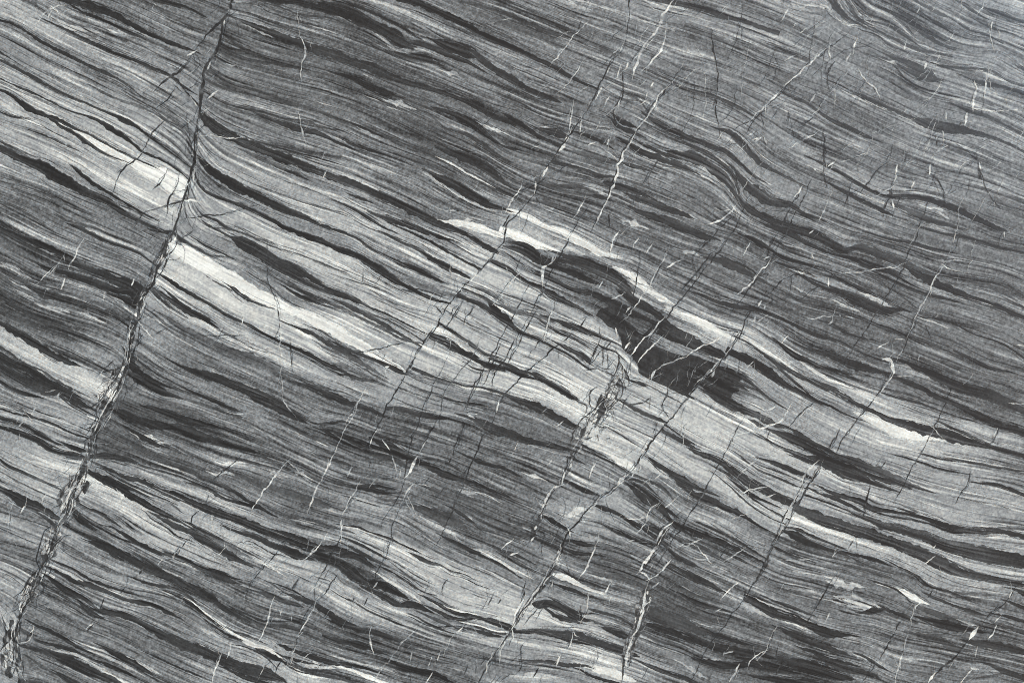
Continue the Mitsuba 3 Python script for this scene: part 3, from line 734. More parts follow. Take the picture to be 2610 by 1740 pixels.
d 4.44 1406,832 1462,854 1517,883
d 4.44 1425,839 1469,865 1514,894
d 3.33 1262,743 1332,765 1406,802
d 3.33 1299,787 1351,791 1395,802
k 7.4 1528,880:4.44 1543,888:9.62 1565,894:5.92 1580,906:4.44
k 5.92 1120,824:5.92 1151,843:5.92 1177,861:5.92 1203,876:7.4 1225,894:8.88 1255,909:5.92
k 8.14 1196,872 1214,891 1240,902 1266,909
k 13.3 1099,854:11.1 1129,865:14.8 1159,880:14.8 1184,898:8.88 1203,902:11.1
d 14.8 1107,865:11.1 1151,887:14.8 1184,902:11.1
k 14.8 1196,902:8.88 1221,920:11.1 1247,931:16.3 1273,939:14.8
k 11.1 1262,917:5.18 1288,928:11.1 1310,939:11.1 1329,950:7.4
k 11.1 1277,935 1306,946 1336,957 1366,965
k 12.6 1329,946:7.4 1366,954:11.1 1395,972:13.3 1425,987:16.3 1447,1002:14.8 1460,1009:5.18
k 14.8 1380,968:3.7 1410,983:14.8 1440,1002:14.8
k 5.18 1192,928 1218,942 1255,944
d 4.44 1129,787 1184,820 1240,846 1295,872
k 7.4 1044,935:7.4 1077,950:8.88 1110,961:7.4 1147,972:5.92 1184,983:5.18 1225,987:5.18 1262,998:5.18
w 5.92 1129,963 1166,979 1196,989 1232,992 1262,1000
k 18.5 1266,998:3.7 1295,1009:7.4 1321,1020:18.5 1351,1031:22.2 1388,1046:23.7 1417,1061:23.7 1447,1076:22.2 1480,1092:11.1
k 22.2 1188,1061:7.4 1218,1072:14.8 1247,1087:22.2 1277,1098:25.9 1306,1109:23.7 1336,1120:22.2 1362,1126:11.1
k 11.1 1351,1120 1395,1135 1440,1146
d 5.92 1196,1028 1240,1039 1295,1057 1351,1076
k 8.14 1129,1013:3.7 1166,1024:5.18 1203,1029:5.92 1240,1035:3.7
k 14.8 985,1039:7.4 1018,1042:14.8 1055,1053:14.8 1092,1061:12.6 1136,1065:7.4
d 12.6 999,1090 1040,1098 1077,1109 1114,1124
d 5.18 1025,968 1077,994 1129,1009 1166,1028
d 4.44 1018,987 1073,1009 1110,1020
d 3.7 1003,1013 1055,1035 1110,1050
d 4.44 1036,954 1092,979 1151,998
m 12.6 1055,950 1110,972 1151,979
k1 8.88 870,750:11.1 896,761:11.1 922,772:7.4 948,787:5.18
k 7.4 948,785:3.7 981,798:5.18 1018,817:5.18 1055,835:5.18 1085,850:2.96
k1 16.3 870,772:7.4 900,787:12.6 929,802:11.1 959,817:11.1 992,835:12.6 1025,854:8.88 1055,872:7.4 1073,883:3.7
d1 9.62 870,787 914,809 951,828 988,843 1029,865 1070,872
d 5.18 944,798 992,817 1044,846 1081,872
k1 9.62 870,883:7.4 900,894:8.88 933,909:8.88 959,920:8.88 985,931:12.6 1018,946:16.3 1033,954:5.18
w1 23.7 870,854:18.5 907,872:22.2 944,894:22.2 981,917:18.5 1018,939:16.3 1033,946:7.4
d1 14.8 870,894:11.1 907,917:18.5 937,935:14.8 966,954:7.4
d1 11.1 870,942 907,965 944,972 970,979
k1 7.4 870,954 900,957
d 5.92 892,920 944,950 992,976
k1 18.5 870,1024:18.5 900,1031:14.8 929,1039:13.3 959,1050:12.6 977,1061:7.4
d1 4.44 870,979 918,1002 962,1016
d1 2.96 870,706 925,724 962,735 1018,761
d 2.96 944,739 1011,776 1092,798
d1 5.18 870,1042 918,1057 966,1079
d1 7.4 870,1090 914,1109 959,1124
k2 33.3 944,1116:7.4 977,1131:22.2 1003,1146:29.6 1025,1157:22.2
k1 14.8 870,1109 892,1120 922,1135
p1 11.1 870,650 907,672 944,702
p 5.18 1203,702 1240,721
v 3.7 1405,798 1393,839 1388,861
v 2.96 1319,702 1295,732 1284,750 1264,769
v 5.18 1417,650:2.96 1406,669:4.44 1388,676:7.4 1382,687:11.1 1382,706:6.66 1383,724:2.96
v 2.22 1406,672 1410,650
v 2.96 1591,743 1580,758 1558,761
v 4.44 1575,593 1562,613 1556,639
c 2.96 1558,621 1554,643
v 2.59 1536,717 1525,735
v 2.96 1569,835 1573,857
v 2.96 1606,872 1591,891
v 2.59 1602,902 1588,909
v 14.8 1595,798:5.92 1601,787:16.3 1610,782:5.92
v 3.7 1684,820 1662,843 1636,865 1610,898
c 2.22 1632,865 1610,902
v 3.33 1684,861 1650,891 1632,909 1626,922
v 2.96 1734,913 1702,928 1676,941
v 5.92 1671,942 1663,957 1660,968
v 2.22 1717,669 1699,682
v2 2.96 1699,684 1739,661
v 2.22 1665,617 1643,654
v 1.85 1632,602 1610,643
v 2.22 1552,669 1547,691
v 2.59 907,1031 896,1050 883,1076
v 2.59 962,1094 948,1116
v1 2.22 1066,1160 1085,1124
v 2.22 981,935 992,935
v 3.7 1188,1053 1210,1066
v 3.7 1192,1052 1216,1055
v 2.96 1319,1129 1312,1146
v 2.22 1436,1072 1417,1087
v 1.85 985,935 977,968
v 2.22 1273,1016 1266,1050
v 1.85 996,1150 974,1120
c 2.22 1630,661 1626,702 1617,735 1613,776 1606,798
c 2.59 1499,942 1521,939 1547,950 1569,957
c 2.22 1528,846 1528,876 1514,898 1503,928
c 1.85 1477,835 1495,809
c 2.22 1458,846 1447,861 1436,869
c 1.85 1373,876 1388,854 1403,802 1417,765
c 2.22 1414,887 1388,909 1366,931 1332,957 1306,983 1281,1016
c 2.22 1310,865 1295,898 1284,924 1269,939 1255,979
c 2.22 1273,883 1258,920 1244,954 1229,983
c 2.22 1210,891 1192,924 1173,946 1155,968 1136,998 1125,1024 1122,1057
c 1.85 1225,942 1214,972 1199,998 1192,1046
c 1.85 1362,798 1340,839 1321,876 1306,906
c 1.85 1122,1057 1103,1090 1088,1116 1077,1135
c2 2.22 1188,1072 1173,1109 1159,1142 1155,1160
c 1.48 1177,769 1151,809 1136,835
c 1.48 1210,776 1184,824
c 1.48 1110,780 1129,802
c 1.48 1536,891 1536,931
c 1.48 1549,902 1551,935
c 1.85 1558,872 1506,924
c 1.85 1329,654 1314,691
c 1.85 1702,987 1695,1016 1684,1035 1691,1046
c 1.85 1676,1076 1665,1105
c 1.85 1584,1024 1610,1031 1654,1016
c 1.85 907,898 962,891 1018,876
c 1.85 925,695 925,717
c 1.48 1188,717 1162,746
c 2.59 1573,898 1580,924 1573,942 1558,961 1554,979
c 2.22 1580,924 1595,950 1602,965 1602,979
c 2.22 1573,961 1588,983 1584,1009
c 2.59 1554,979 1547,1005 1525,1031
c 2.22 1521,987 1499,1005 1506,1035
c 1.85 1447,998 1477,1024 1499,1039 1491,1057
c 2.22 1584,1009 1565,1031 1547,1046
B2 40.7 1573,954 1569,979 1558,1009 1540,1042 1521,1065 1506,1087 1491,1109 1469,1135 1458,1160
v 14.8 1510,1076:7.4 1499,1090:18.5 1491,1105:11.1
v 14.8 1525,1087:7.4 1515,1098:18.5 1503,1113:14.8
c 2.96 1477,1079 1462,1116 1447,1139
c 2.59 1547,1042 1528,1065 1525,1090
c 2.96 1525,1031 1499,1057 1477,1079
k 14.8 1462,1131 1451,1146
k 16.3 1602,968:3.7 1636,979:7.4
k 8.88 1588,1024:7.4 1617,1042:9.62 1647,1057:9.62 1676,1068:9.62 1697,1076:5.18
d 5.92 1528,1079 1573,1102 1617,1131
k2 5.92 1695,1083 1740,1113
k2 13.3 1687,1094:7.4 1717,1113:14.8 1740,1124:14.8
d2 4.44 1632,972 1684,998 1740,1028
d 3.7 1595,998 1647,1024 1695,1050
k2 8.14 1484,1135 1514,1150 1536,1160
d 3.7 1554,1065 1610,1090 1665,1116
p 22.2 1573,1109 1617,1124 1639,1146
p2 14.8 1495,1131 1536,1142 1573,1157
p 7.4 1617,983 1662,1002 1702,1020
p 7.4 1295,1002 1351,1016 1406,1035 1462,1072
t 1762,617,95 1851,624,110 1925,610,105 1999,598,100 1888,672,100 1962,672,100 1814,691,90 1851,721,90 1777,684,110 1925,728,100 1906,758,110 1999,635,95 2054,628,100 2110,665,105 2036,672,115 2165,602,130 2110,602,100 2258,617,110 2350,635,105 2443,635,100 2535,617,110 2572,654,110 2480,684,100 2369,684,100 2221,672,110 2165,669,110 2276,702,105 2332,739,95 2184,721,100 2110,702,105 2073,735,95 2017,709,100 1999,758,90 2073,783,95 2147,765,100 2184,809,90 2110,832,90 2036,820,100 1962,776,90 1999,809,100 2258,817,105 2369,820,100 2443,839,105 2517,850,110 2572,820,110 2554,765,115 2480,783,115 2443,746,105 2572,735,105 2406,783,110 2387,739,120 2554,894,105 2498,876,100 2424,876,100 2332,869,90 2295,894,85 2369,931,80 2443,957,85 2517,972,90 2572,994,100 2258,857,95 2202,869,105 2147,876,105 2091,865,105 2147,902,100 2054,846,105 1999,854,120 1962,832,130 1925,820,125 1943,854,150 1999,894,185 1962,876,165 1925,861,195 2054,920,150 2091,935,140 2147,950,105 2202,942,120 2239,942,100 2110,950,160 2165,979,190 2221,1005,200 2184,1016,190 2128,972,120 2073,902,90 2147,924,95 2221,979,120 2295,957,100 2295,1024,165 2332,1042,155 2276,1016,165 2369,1053,150 2350,1005,110 2406,1031,100 2443,1053,105 2480,1039,85 2535,1039,110 2583,1079,90 2461,1079,165 2535,1105,160 2572,1127,140 2598,1105,80 2295,1090,215 2369,1105,210 2424,1127,170 2258,1072,200 2369,1146,170 2461,1146,170 2276,1116,180 2295,1146,150 2239,1120,160 2184,1105,165 2202,1142,150 2147,1105,165 2128,1079,175 2110,1053,170 2054,1024,160 2073,1057,150 1999,1013,140 2017,1042,155 2036,1072,155 1999,1072,170 1943,1042,170 1906,998,150 1943,1016,165 1962,968,145 2017,968,150 2073,998,165 2128,1031,160 2184,1053,165 1906,913,155 1962,942,140 1888,935,145 1851,924,150 1814,906,160 1777,894,180 1795,861,185 1762,839,190 1832,820,130 1869,846,210 1762,772,125 1814,795,115 1777,754,100 1851,787,100 1851,876,160 1814,887,130 1762,931,55 1795,950,60 1814,979,70 1888,979,130 1906,1005,160 1777,1005,185 1795,1035,185 1832,1061,185 1869,1087,185 1814,1098,195 1762,1061,190 1770,1116,190 1832,1124,190 1888,1109,195 1925,1098,190 1962,1135,185 1906,1142,175 1851,1150,180 2036,1127,100 1999,1146,185 2054,1157,160 2110,1127,150 2073,1094,155 2165,1142,150 2202,1116,160
k1 11.1 1962,580:7.4 1999,591:11.1 2036,610:8.88 2073,628:7.4 2110,643:5.18
k1 14.8 1992,580:7.4 2021,587:18.5 2058,598:11.1 2091,613:7.4 2128,632:5.18
k1 18.5 2025,580:7.4 2066,591:18.5 2102,610:14.8 2132,628:14.8 2151,637:8.88
k 13.3 2110,621 2132,635 2154,641 2176,632
k 22.2 2158,635:7.4 2184,628:14.8 2213,635:22.2 2243,650:22.2 2273,661:20.7 2302,669:18.5 2332,680:9.62 2369,695:5.18
d 4.44 2073,602 2117,628 2143,639
k 9.62 2091,639:2.96 2132,650:5.18 2176,661:8.88 2213,680:9.62 2258,691:8.88 2313,721:5.18
k 14.8 2210,669:5.18 2250,684:11.1 2287,698:7.4
k2 22.2 2295,665:7.4 2321,687:18.5 2347,702:22.2 2384,721:22.2 2417,735:18.5 2461,754:14.8 2517,772:13.3 2572,795:12.6 2610,809:7.4
k 8.88 2213,684:2.96 2258,706:7.4 2302,728:5.92 2350,746:7.4 2395,758:7.4 2443,769:5.92
d 5.92 2184,691 2239,717 2295,754 2339,787
k 5.92 2217,595 2269,610 2332,621 2369,632 2424,643
k3 7.4 2350,580 2406,595 2480,610 2554,632 2610,643
d 3.7 2258,591 2332,621 2387,635 2461,650
d 3.7 2221,613 2295,628 2387,654 2480,665
d2 7.4 2424,587 2498,613 2610,635
d2 5.18 2369,702 2443,706 2535,717 2610,754
d2 7.4 2480,728 2535,739 2610,783
d 5.18 2406,754 2480,772 2554,791
k 14.8 1895,602:5.92 1918,610:16.3 1940,621:18.5 1962,635:7.4
k1 18.5 1740,587:11.1 1770,595:11.1 1788,602:18.5 1810,606:11.1
k 9.62 1962,635 1999,658 2036,669 2073,676
d 12.6 1984,617 2021,643 2054,654
d 4.44 1821,591 1869,602 1899,621
k 22.2 1807,658:7.4 1836,661:18.5 1866,676:25.9 1899,691:18.5 1929,709:11.1 1962,728:5.92
k 7.4 1825,643 1862,665 1895,676 1925,695
k 7.4 1969,665 1999,676 2036,687 2073,702
k 6.66 2036,698:2.96 2073,721:5.92 2110,737:7.4 2147,746:14.8 2184,765:25.9 2221,780:22.2 2258,791:18.5 2302,787:7.4
k 17 2139,746:7.4 2176,765:23.7 2206,783:16.3 2239,795:11.1
k 5.92 2110,691 2151,717 2195,739 2258,765 2306,787
d 4.44 2091,702 2147,709 2184,728 2239,761
d 4.44 2221,758 2295,802 2369,835
k 7.4 1747,739:2.96 1784,750:7.4 1821,765:11.1 1858,776:9.62 1895,783:8.88 1932,791:8.88 1962,802:5.92 1999,817:5.18 2036,835:7.4 2058,843:11.1 2095,857:11.1 2139,869:7.4 2176,891:5.18 2213,906:5.18 2243,917:5.18
k 12.6 1881,780:7.4 1918,787:12.6 1951,795:7.4
d1 8.88 1740,746 1784,772 1829,795 1866,806 1899,820
d1 3.7 1740,787 1795,813 1851,835 1888,843
d 3.7 1777,817 1832,835 1881,846
d 3.7 1962,743 2017,772 2073,780 2147,795 2221,824
d 5.92 1962,732 1999,743 2036,765 2073,769 2128,783
d 5.18 2036,780 2110,798 2184,809 2239,832 2295,854
k 5.18 1980,806 2021,824 2054,839
d 9.62 2110,824 2165,850 2221,865
k 7.4 2243,828:3.7 2276,839:5.92 2317,861:3.7 2347,876:2.96
d2 5.18 2332,820 2369,846 2443,876 2517,913 2610,939
k2 5.18 2350,809 2417,820 2480,850 2554,876 2610,913
k 8.88 2443,898:3.7 2480,917:8.88 2517,935:11.1 2572,946:5.92
d 8.88 2313,854 2369,876 2424,898
d 4.44 2332,795 2406,820 2480,835
k 16.3 1984,872:2.96 2006,891:13.3 2029,906:14.8 2054,917:11.1 2091,935:8.88 2128,950:5.18
k 8.88 2014,869:3.7 2054,887:5.92 2088,898:11.1 2117,906:14.8 2147,920:18.5 2176,931:25.9 2199,935:22.2 2228,944:14.8 2265,950:4.44
d 7.4 1969,817 2014,846 2054,876 2091,887
d 3.7 1918,832 1962,861 1999,887
d 7.4 2073,924 2128,950 2184,972 2232,991
k2 14.8 2273,913:3.7 2310,924:11.1 2347,942:14.8 2376,954:22.2 2413,972:25.9 2450,987:33.3 2495,998:33.3 2532,1013:33.3 2565,1028:29.6 2594,1039:22.2 2610,1046:18.5
k 9.62 2398,954:3.7 2428,972:11.1 2480,983:8.88
w 3.7 2295,931 2332,939 2374,948
w 2.96 2398,959 2424,967 2458,978
k 14.8 2276,961:5.18 2310,972:13.3 2347,987:13.3 2384,1009:14.8 2421,1020:11.1
k 16.3 2417,1024:3.7 2454,1039:16.3 2491,1057:18.5 2528,1072:14.8 2557,1083:7.4
k2 14.8 2535,1087:5.18 2572,1090:18.5 2610,1102:18.5
k 7.4 2254,1004:5.18 2295,1016:5.18 2332,1024:5.92 2376,1039:4.44 2424,1057:5.18 2480,1072:3.7
d 11.1 2258,991 2313,1005 2369,1024
d 5.18 2295,1031 2369,1057 2443,1079
k 17 2210,1039:8.88 2243,1057:14.8 2276,1072:17 2313,1083:22.2 2347,1094:25.9 2384,1102:25.9 2421,1113:29.6 2461,1124:22.2 2513,1137:8.88
k 9.62 2398,1076:3.7 2435,1094:8.88 2480,1113:7.4 2513,1127:3.7
k2 11.1 2502,1131 2554,1146 2610,1160
k2 22.2 2583,1035:5.18 2610,1050:18.5
k 8.14 2003,935:2.96 2021,950:8.88 2058,968:11.1 2095,983:12.6 2132,998:14.8 2169,1020:13.3 2210,1042:13.3
k 5.18 1977,924 2014,965 2047,991 2080,1020 2117,1035 2158,1057 2202,1072
k 25.9 1855,891:14.8 1888,909:20.7 1918,924:24.4 1947,942:25.9 1977,961:24.4 1999,979:18.5 2029,994:16.3 2066,1016:7.4 2102,1031:4.44
k 8.88 1873,857:2.96 1910,876:5.18 1947,902:8.14 1977,924:9.62 1999,939:7.4 2029,957:5.18
k 5.92 1918,887 1962,913 1999,950 2036,979
k 20.7 2091,931:3.7 2128,942:8.88 2158,950:7.4
m 16.3 2110,957:3.7 2139,972:16.3 2165,987:8.88
k1 33.3 1740,861:29.6 1762,869:29.6 1784,883:29.6 1814,894:25.9 1847,909:14.8
k 11.1 1825,935:7.4 1858,946:11.1 1888,961:7.4 1918,979:5.92 1947,1005:4.44 1992,1035:3.7
m 14.8 1795,883 1832,902 1847,913
l1 18.5 1740,902:5.18 1770,902:11.1 1807,917:16.3 1832,924:14.8
k1 14.8 1740,854 1758,861
k 22.2 1792,994:7.4 1829,1013:22.2 1858,1028:22.2 1888,1042:23.7 1918,1053:22.2 1947,1068:20.7 1969,1079:13.3
k 8.14 1925,1076:11.1 1947,1090:7.4 1977,1098:4.44
k2 8.88 1962,1076:5.92 1999,1087:7.4 2036,1105:11.1 2073,1127:9.62 2110,1146:8.88 2136,1160:7.4
k 22.2 1966,1098:7.4 1999,1109:18.5 2029,1124:25.9 2058,1139:22.2 2088,1153:18.5
k2 5.92 1947,1113 1980,1135 2021,1150 2054,1160
w1 16.3 1740,802:11.1 1770,813:16.3 1807,832:16.3 1844,850:13.3 1869,865:8.88
p1 25.9 1740,806:18.5 1770,817:25.9 1807,835:28.1 1844,854:24.4 1881,872:12.6
p 18.5 1895,839:14.8 1925,857:18.5 1947,876:14.8
w 5.92 1899,857 1947,891 1999,924 2029,946
w 8.14 2032,913 2073,942 2117,968 2151,979
p 8.88 2162,994:5.18 2202,1005:18.5 2236,1020:14.8
w 25.9 2210,1065:13.3 2247,1083:20.7 2287,1098:28.1 2332,1109:23.7 2376,1116:8.88
p 14.8 2269,1131 2317,1135 2369,1150
w2 7.4 2317,1135 2369,1150 2398,1160
p 5.18 2443,1087 2480,1105 2517,1124
w 7.4 2195,748:2.96 2228,761:8.88 2258,776:9.62 2291,791:2.96
w 5.92 2032,734:3.7 2058,748:6.66 2088,755:2.96
w 3.7 2128,765 2151,778
w 5.92 2154,782 2165,783
w 4.44 2206,635 2225,645 2243,648
w 4.44 1825,761 1847,767
w 3.7 1795,750 1832,761
w 11.1 1862,669:2.96 1877,684:8.88 1899,687:3.7
p 5.18 1999,624 2036,632 2062,643
p 3.7 2354,813 2387,824 2406,832
w1 7.4 1740,641 1766,648
w 7.4 2032,689:7.4 2041,691:8.88
w 8.14 2413,665 2428,663
v 11.1 2406,676:2.22 2424,687:5.92 2461,695:2.96
v 5.18 2384,809 2391,802
v 3.7 1912,617 1903,639 1892,654
v 2.59 1962,665 1947,684 1925,709 1899,735 1881,748
v 3.7 1942,765 1932,780
v 4.44 2112,708 2111,730
v 3.7 2034,691 2041,698
v 3.7 2121,806 2121,817 2110,826
v 2.96 2139,802 2143,806
v 2.22 2069,813 2117,806
v 2.22 2154,806 2176,811
v 2.22 2406,676 2376,724 2361,758 2339,798
c 2.59 2339,798 2324,820 2317,843 2311,854
v 2.22 2343,906 2339,924
v 5.18 2250,913:2.22 2269,917:5.18 2278,930:9.62 2275,950:9.62 2262,979:5.18 2247,998:4.44
c 2.59 2247,987 2232,1009 2206,1042 2180,1076
v 7.4 2247,917 2262,913 2276,924
v 3.7 2280,931 2302,931 2321,935
v 2.59 2287,959 2324,957
v 2.22 2480,950 2472,965 2454,978
v 3.7 2443,944 2444,952
v2 2.22 2569,1026 2591,1029 2610,1028
v 2.96 2280,865 2306,865
v 1.85 2236,887 2265,872
v2 3.7 2591,878 2610,881
v 4.44 2559,591 2561,606
v 2.96 2014,1037 2003,1057 1984,1076 1962,1087 1929,1094
v 2.96 1969,1079 1929,1094
v 2.22 1918,1094 1892,1105 1866,1116 1864,1127
v 2.96 1921,920 1903,939
v 2.59 2027,917 2004,935
v 2.22 2010,854 1992,874
v 2.59 1864,835 1836,857 1807,876 1766,898 1751,906
v 7.4 1832,920:2.96 1814,939:8.14 1803,957:7.4 1792,967:2.96
v 2.96 1820,946 1814,961
c 2.96 1840,913 1821,935
c 2.59 1892,839 1866,876
v 2.96 1962,654 1947,661
v 2.96 1925,806 1921,820
v 1.85 1958,802 1929,820
v 1.85 1951,780 1947,787
v 2.22 2069,647 2073,658
v 1.85 2073,587 2062,595
v 1.85 2310,669 2239,687 2165,695
v 1.85 2350,1065 2395,1109
v 1.85 2051,1046 2036,1065
v 1.85 1977,1035 1947,1050
c 2.22 1829,587 1814,610 1795,624 1773,643
c 1.85 1984,591 1962,628 1955,654
c 1.85 1962,676 1940,702 1962,695 1951,709
c 2.22 2036,702 1999,713 1966,743 1940,765 1914,791 1899,817 1892,839
c 1.85 1955,739 1947,754
c 2.22 1818,643 1795,672 1770,698 1747,728
c 1.85 1795,628 1770,654 1766,676
c 1.85 2180,1076 2158,1105 2132,1150
c2 1.85 2143,1087 2125,1124 2102,1157
c 1.85 2546,1090 2532,1120 2517,1135
v 2.59 2543,1090 2532,1113
c 1.48 2073,1028 2051,1046 2014,1083
c 1.48 1962,1098 1955,1116
c 1.85 2047,758 2095,717
c 1.85 2443,602 2435,621
k 33.3 1810,972:22.2 1836,972:44.4 1858,978:33.3 1877,983:18.5 1899,991:5.92
k 14.8 1795,983:7.4 1825,1005:18.5 1858,1024:20.7 1888,1042:22.2
d 11.1 1851,941:5.18 1877,954:12.6 1903,968:7.4
d 8.88 1862,968:7.4 1895,981:8.88 1932,996:3.7
m 11.1 1862,987 1899,1000 1940,1016
t 37,1171,165 111,1175,185 166,1186,200 185,1167,160 74,1204,165 129,1234,180 37,1227,160 55,1252,150 111,1256,155 166,1227,155 18,1289,115 74,1308,115 111,1334,130 37,1338,160 22,1360,155 74,1367,140 92,1352,140 37,1397,95 74,1419,110 22,1437,105 55,1463,140 22,1478,170 22,1504,150 37,1530,140 15,1548,130 30,1585,165 15,1641,150 30,1678,160 22,1715,150 85,1301,140
t 296,1167,65 370,1167,70 444,1182,75 333,1186,150 277,1178,165 388,1208,165 481,1245,160 555,1275,160 518,1256,175 629,1304,160 481,1215,110 555,1193,85 573,1182,165 592,1171,150 629,1215,75 666,1197,80 592,1234,95 666,1252,85 721,1197,75 777,1182,110 814,1215,80 758,1245,90 814,1271,85 703,1289,85 740,1308,75 795,1326,80 777,1360,150 851,1378,160 721,1338,150 832,1308,85 629,1271,105 462,1260,145 407,1256,165 333,1215,150 296,1197,130 259,1182,110 333,1245,130 370,1234,150 444,1286,160 407,1278,150 518,1326,195 555,1345,200 481,1319,160 629,1382,195 592,1367,190 703,1426,190 740,1441,195 795,1434,200 666,1371,165 629,1352,150 814,1426,80 832,1367,110 851,1400,70 832,1456,170 795,1474,165 740,1474,140 703,1463,115 666,1456,150 684,1482,140 259,1234,200 240,1252,180 296,1267,175 333,1286,165 259,1289,170 222,1271,170 277,1278,180 333,1319,175 370,1326,185 407,1363,190 444,1386,190 314,1308,170 499,1393,170 536,1419,160 592,1434,130 610,1419,120 573,1412,130 333,1356,165 314,1345,150 351,1371,160 407,1397,170 444,1412,150 259,1319,130 240,1345,100 296,1367,100 222,1338,110 481,1434,150 555,1449,160 518,1471,110 592,1474,100 610,1497,100 555,1504,95 647,1511,120 666,1530,110 629,1541,95 684,1548,100 592,1548,100 740,1493,150 814,1493,155 758,1548,140 814,1548,130 851,1530,150 851,1567,120 795,1585,90 851,1622,80 777,1622,85 721,1578,120 703,1604,90 740,1652,90 814,1659,95 740,1622,80 259,1389,85 222,1382,110 185,1367,130 185,1397,120 240,1419,110 296,1441,120 222,1441,130 333,1434,110 370,1434,80 388,1463,110 444,1493,125 462,1511,120 333,1463,120 259,1467,150 185,1430,150 148,1419,160 222,1474,150 296,1486,160 351,1500,150 388,1515,130 296,1515,130 259,1500,140 333,1530,130 407,1545,130 462,1537,140 518,1552,130 444,1556,130 555,1530,100 518,1530,110 592,1567,100 629,1596,95 555,1596,120 499,1578,150 536,1611,160 462,1574,120 481,1604,120 425,1578,110 370,1559,120 314,1552,140 351,1567,120 388,1585,115 259,1530,140 185,1493,150 222,1511,130 148,1493,120 148,1530,105 222,1559,95 185,1548,110 129,1559,115 259,1582,95 185,1596,110 296,1622,95 222,1619,105 333,1604,100 370,1633,100 444,1641,95 407,1611,110 518,1633,150 573,1645,150 629,1667,170 684,1689,170 592,1630,140 703,1670,120 684,1641,200 721,1696,185 777,1707,170 758,1733,180 832,1733,140 832,1689,190 777,1689,160 629,1733,165 592,1715,150 536,1689,115 481,1670,105 444,1685,110 518,1715,140 462,1707,130 407,1663,100 351,1659,100 333,1689,95 388,1707,105 296,1670,140 259,1652,110 203,1641,100 148,1622,100 111,1604,105 92,1641,95 92,1678,115 148,1715,95 111,1715,85 185,1730,115 240,1730,110 222,1685,120 74,1622,120 74,1715,95
k1 8.88 0,1171:5.92 22,1188:9.62 55,1201:7.4 92,1219:5.18 129,1234:4.44 159,1249:3.7
k1 22.2 0,1243:11.1 22,1254:18.5 41,1267:22.2 63,1278:24.4 89,1288:22.2 115,1301:18.5 137,1315:16.3 152,1323:7.4
k 13.3 22,1260:2.96 41,1275:13.3 59,1288:12.6 74,1291:2.96
d 8.88 81,1297 111,1315 141,1338
d1 3.7 0,1201 48,1227 100,1252 144,1271
d 3.7 74,1212 122,1230 163,1241
d1 5.18 0,1304 55,1319 122,1341
d1 3.7 0,1345 48,1367 104,1389
d1 5.18 0,1378 44,1389 89,1400
d1 12.6 155,1160 185,1166 211,1167
p 11.1 63,1171:2.96 96,1182:8.88 129,1191:11.1 166,1204:14.8 196,1219:11.1
w 3.33 111,1188 148,1199 185,1214
w 7.4 96,1167 133,1182 174,1193 203,1201
p 11.1 67,1227:5.18 96,1241:11.1 118,1256:5.18
w 5.18 74,1186 107,1204 141,1215
p1 5.92 0,1478 22,1489 41,1500
l1 3.7 0,1500 30,1515
d1 3.7 0,1456 26,1467 52,1486
k 8.88 226,1171:3.7 259,1188:8.14 289,1201:8.88
k 14.8 226,1197:7.4 259,1215:12.6 296,1230:16.3 333,1245:7.4 370,1260:3.7
k 14.8 226,1204:5.18 259,1221:14.8 289,1234:17 314,1249:14.8 344,1267:17 374,1286:17 407,1304:14.8 433,1315:11.1 462,1330:7.4 488,1345:5.18
k 9.62 289,1201:2.96 318,1215:11.1 351,1223:16.3 381,1234:16.3 407,1249:12.6 444,1260:16.3 473,1271:17 503,1286:17 533,1297:20.7 570,1312:22.2 607,1323:23.7 644,1338:24.4 681,1352:23.7 721,1367:22.2 758,1382:22.2 788,1391:17
k 5.92 266,1197 307,1223 355,1245 399,1264 429,1275
k 5.18 289,1219 326,1241 370,1264
w 5.18 229,1215 259,1228 289,1249 333,1267
w 4.44 226,1236 259,1252 292,1264
p 5.92 237,1204 281,1219 326,1238 370,1256
d 4.44 392,1260 436,1282 462,1304
k 12.6 385,1308:3.7 422,1326:11.1 451,1341:14.8 481,1352:14.8 518,1367:14.8 555,1389:7.4
k 18.5 488,1360:5.18 518,1378:18.5 547,1393:20.7 577,1412:22.2 607,1426:14.8 636,1441:5.18
d 5.92 492,1345 540,1367 592,1389 651,1419
d 14.8 499,1352:5.18 547,1371:18.5 592,1397:18.5 629,1415:7.4
k 7.4 481,1334 525,1356 570,1378
k 5.18 370,1304 392,1326 422,1341 444,1360 481,1375
p 5.18 407,1304 455,1323 485,1338
k 14.8 570,1341:5.18 607,1356:7.4 651,1367:14.8 688,1386:16.3 725,1400:20.7 758,1415:23.7 780,1419:12.6
k2 17 788,1389:5.92 814,1397:18.5 843,1397:18.5 870,1400:17
k 20.7 792,1404:7.4 810,1415:18.5 836,1426:18.5
k 22.2 714,1360 755,1375 795,1389
k1 5.18 226,1160 277,1167 333,1175 377,1190 425,1204 462,1215 499,1230 536,1245
k3 11.1 229,1164:7.4 266,1160:14.8 303,1164:11.1
k 7.4 481,1230 536,1249 573,1271 629,1286 666,1297
w1 5.18 229,1164 259,1167 289,1171
w 4.44 300,1171 333,1177
w 2.96 333,1182 388,1201
d 18.5 444,1186 518,1215 592,1252
d 18.5 610,1208 666,1234 740,1260
d 22.2 703,1245 777,1271 851,1297
k 11.1 555,1234 599,1252 636,1278 666,1293 688,1308
d2 11.1 740,1315 814,1334 870,1349
d1 11.1 647,1160 703,1171
k3 11.1 814,1160 870,1178
k 7.4 192,1278:5.92 222,1293:5.18 259,1308:7.4 281,1323:8.88 300,1338:7.4 311,1345:2.96
k 5.18 259,1338 289,1345 318,1367 333,1378
k 11.1 314,1356:3.7 340,1375:11.1 370,1389:9.62 399,1404:7.4 436,1415:5.18
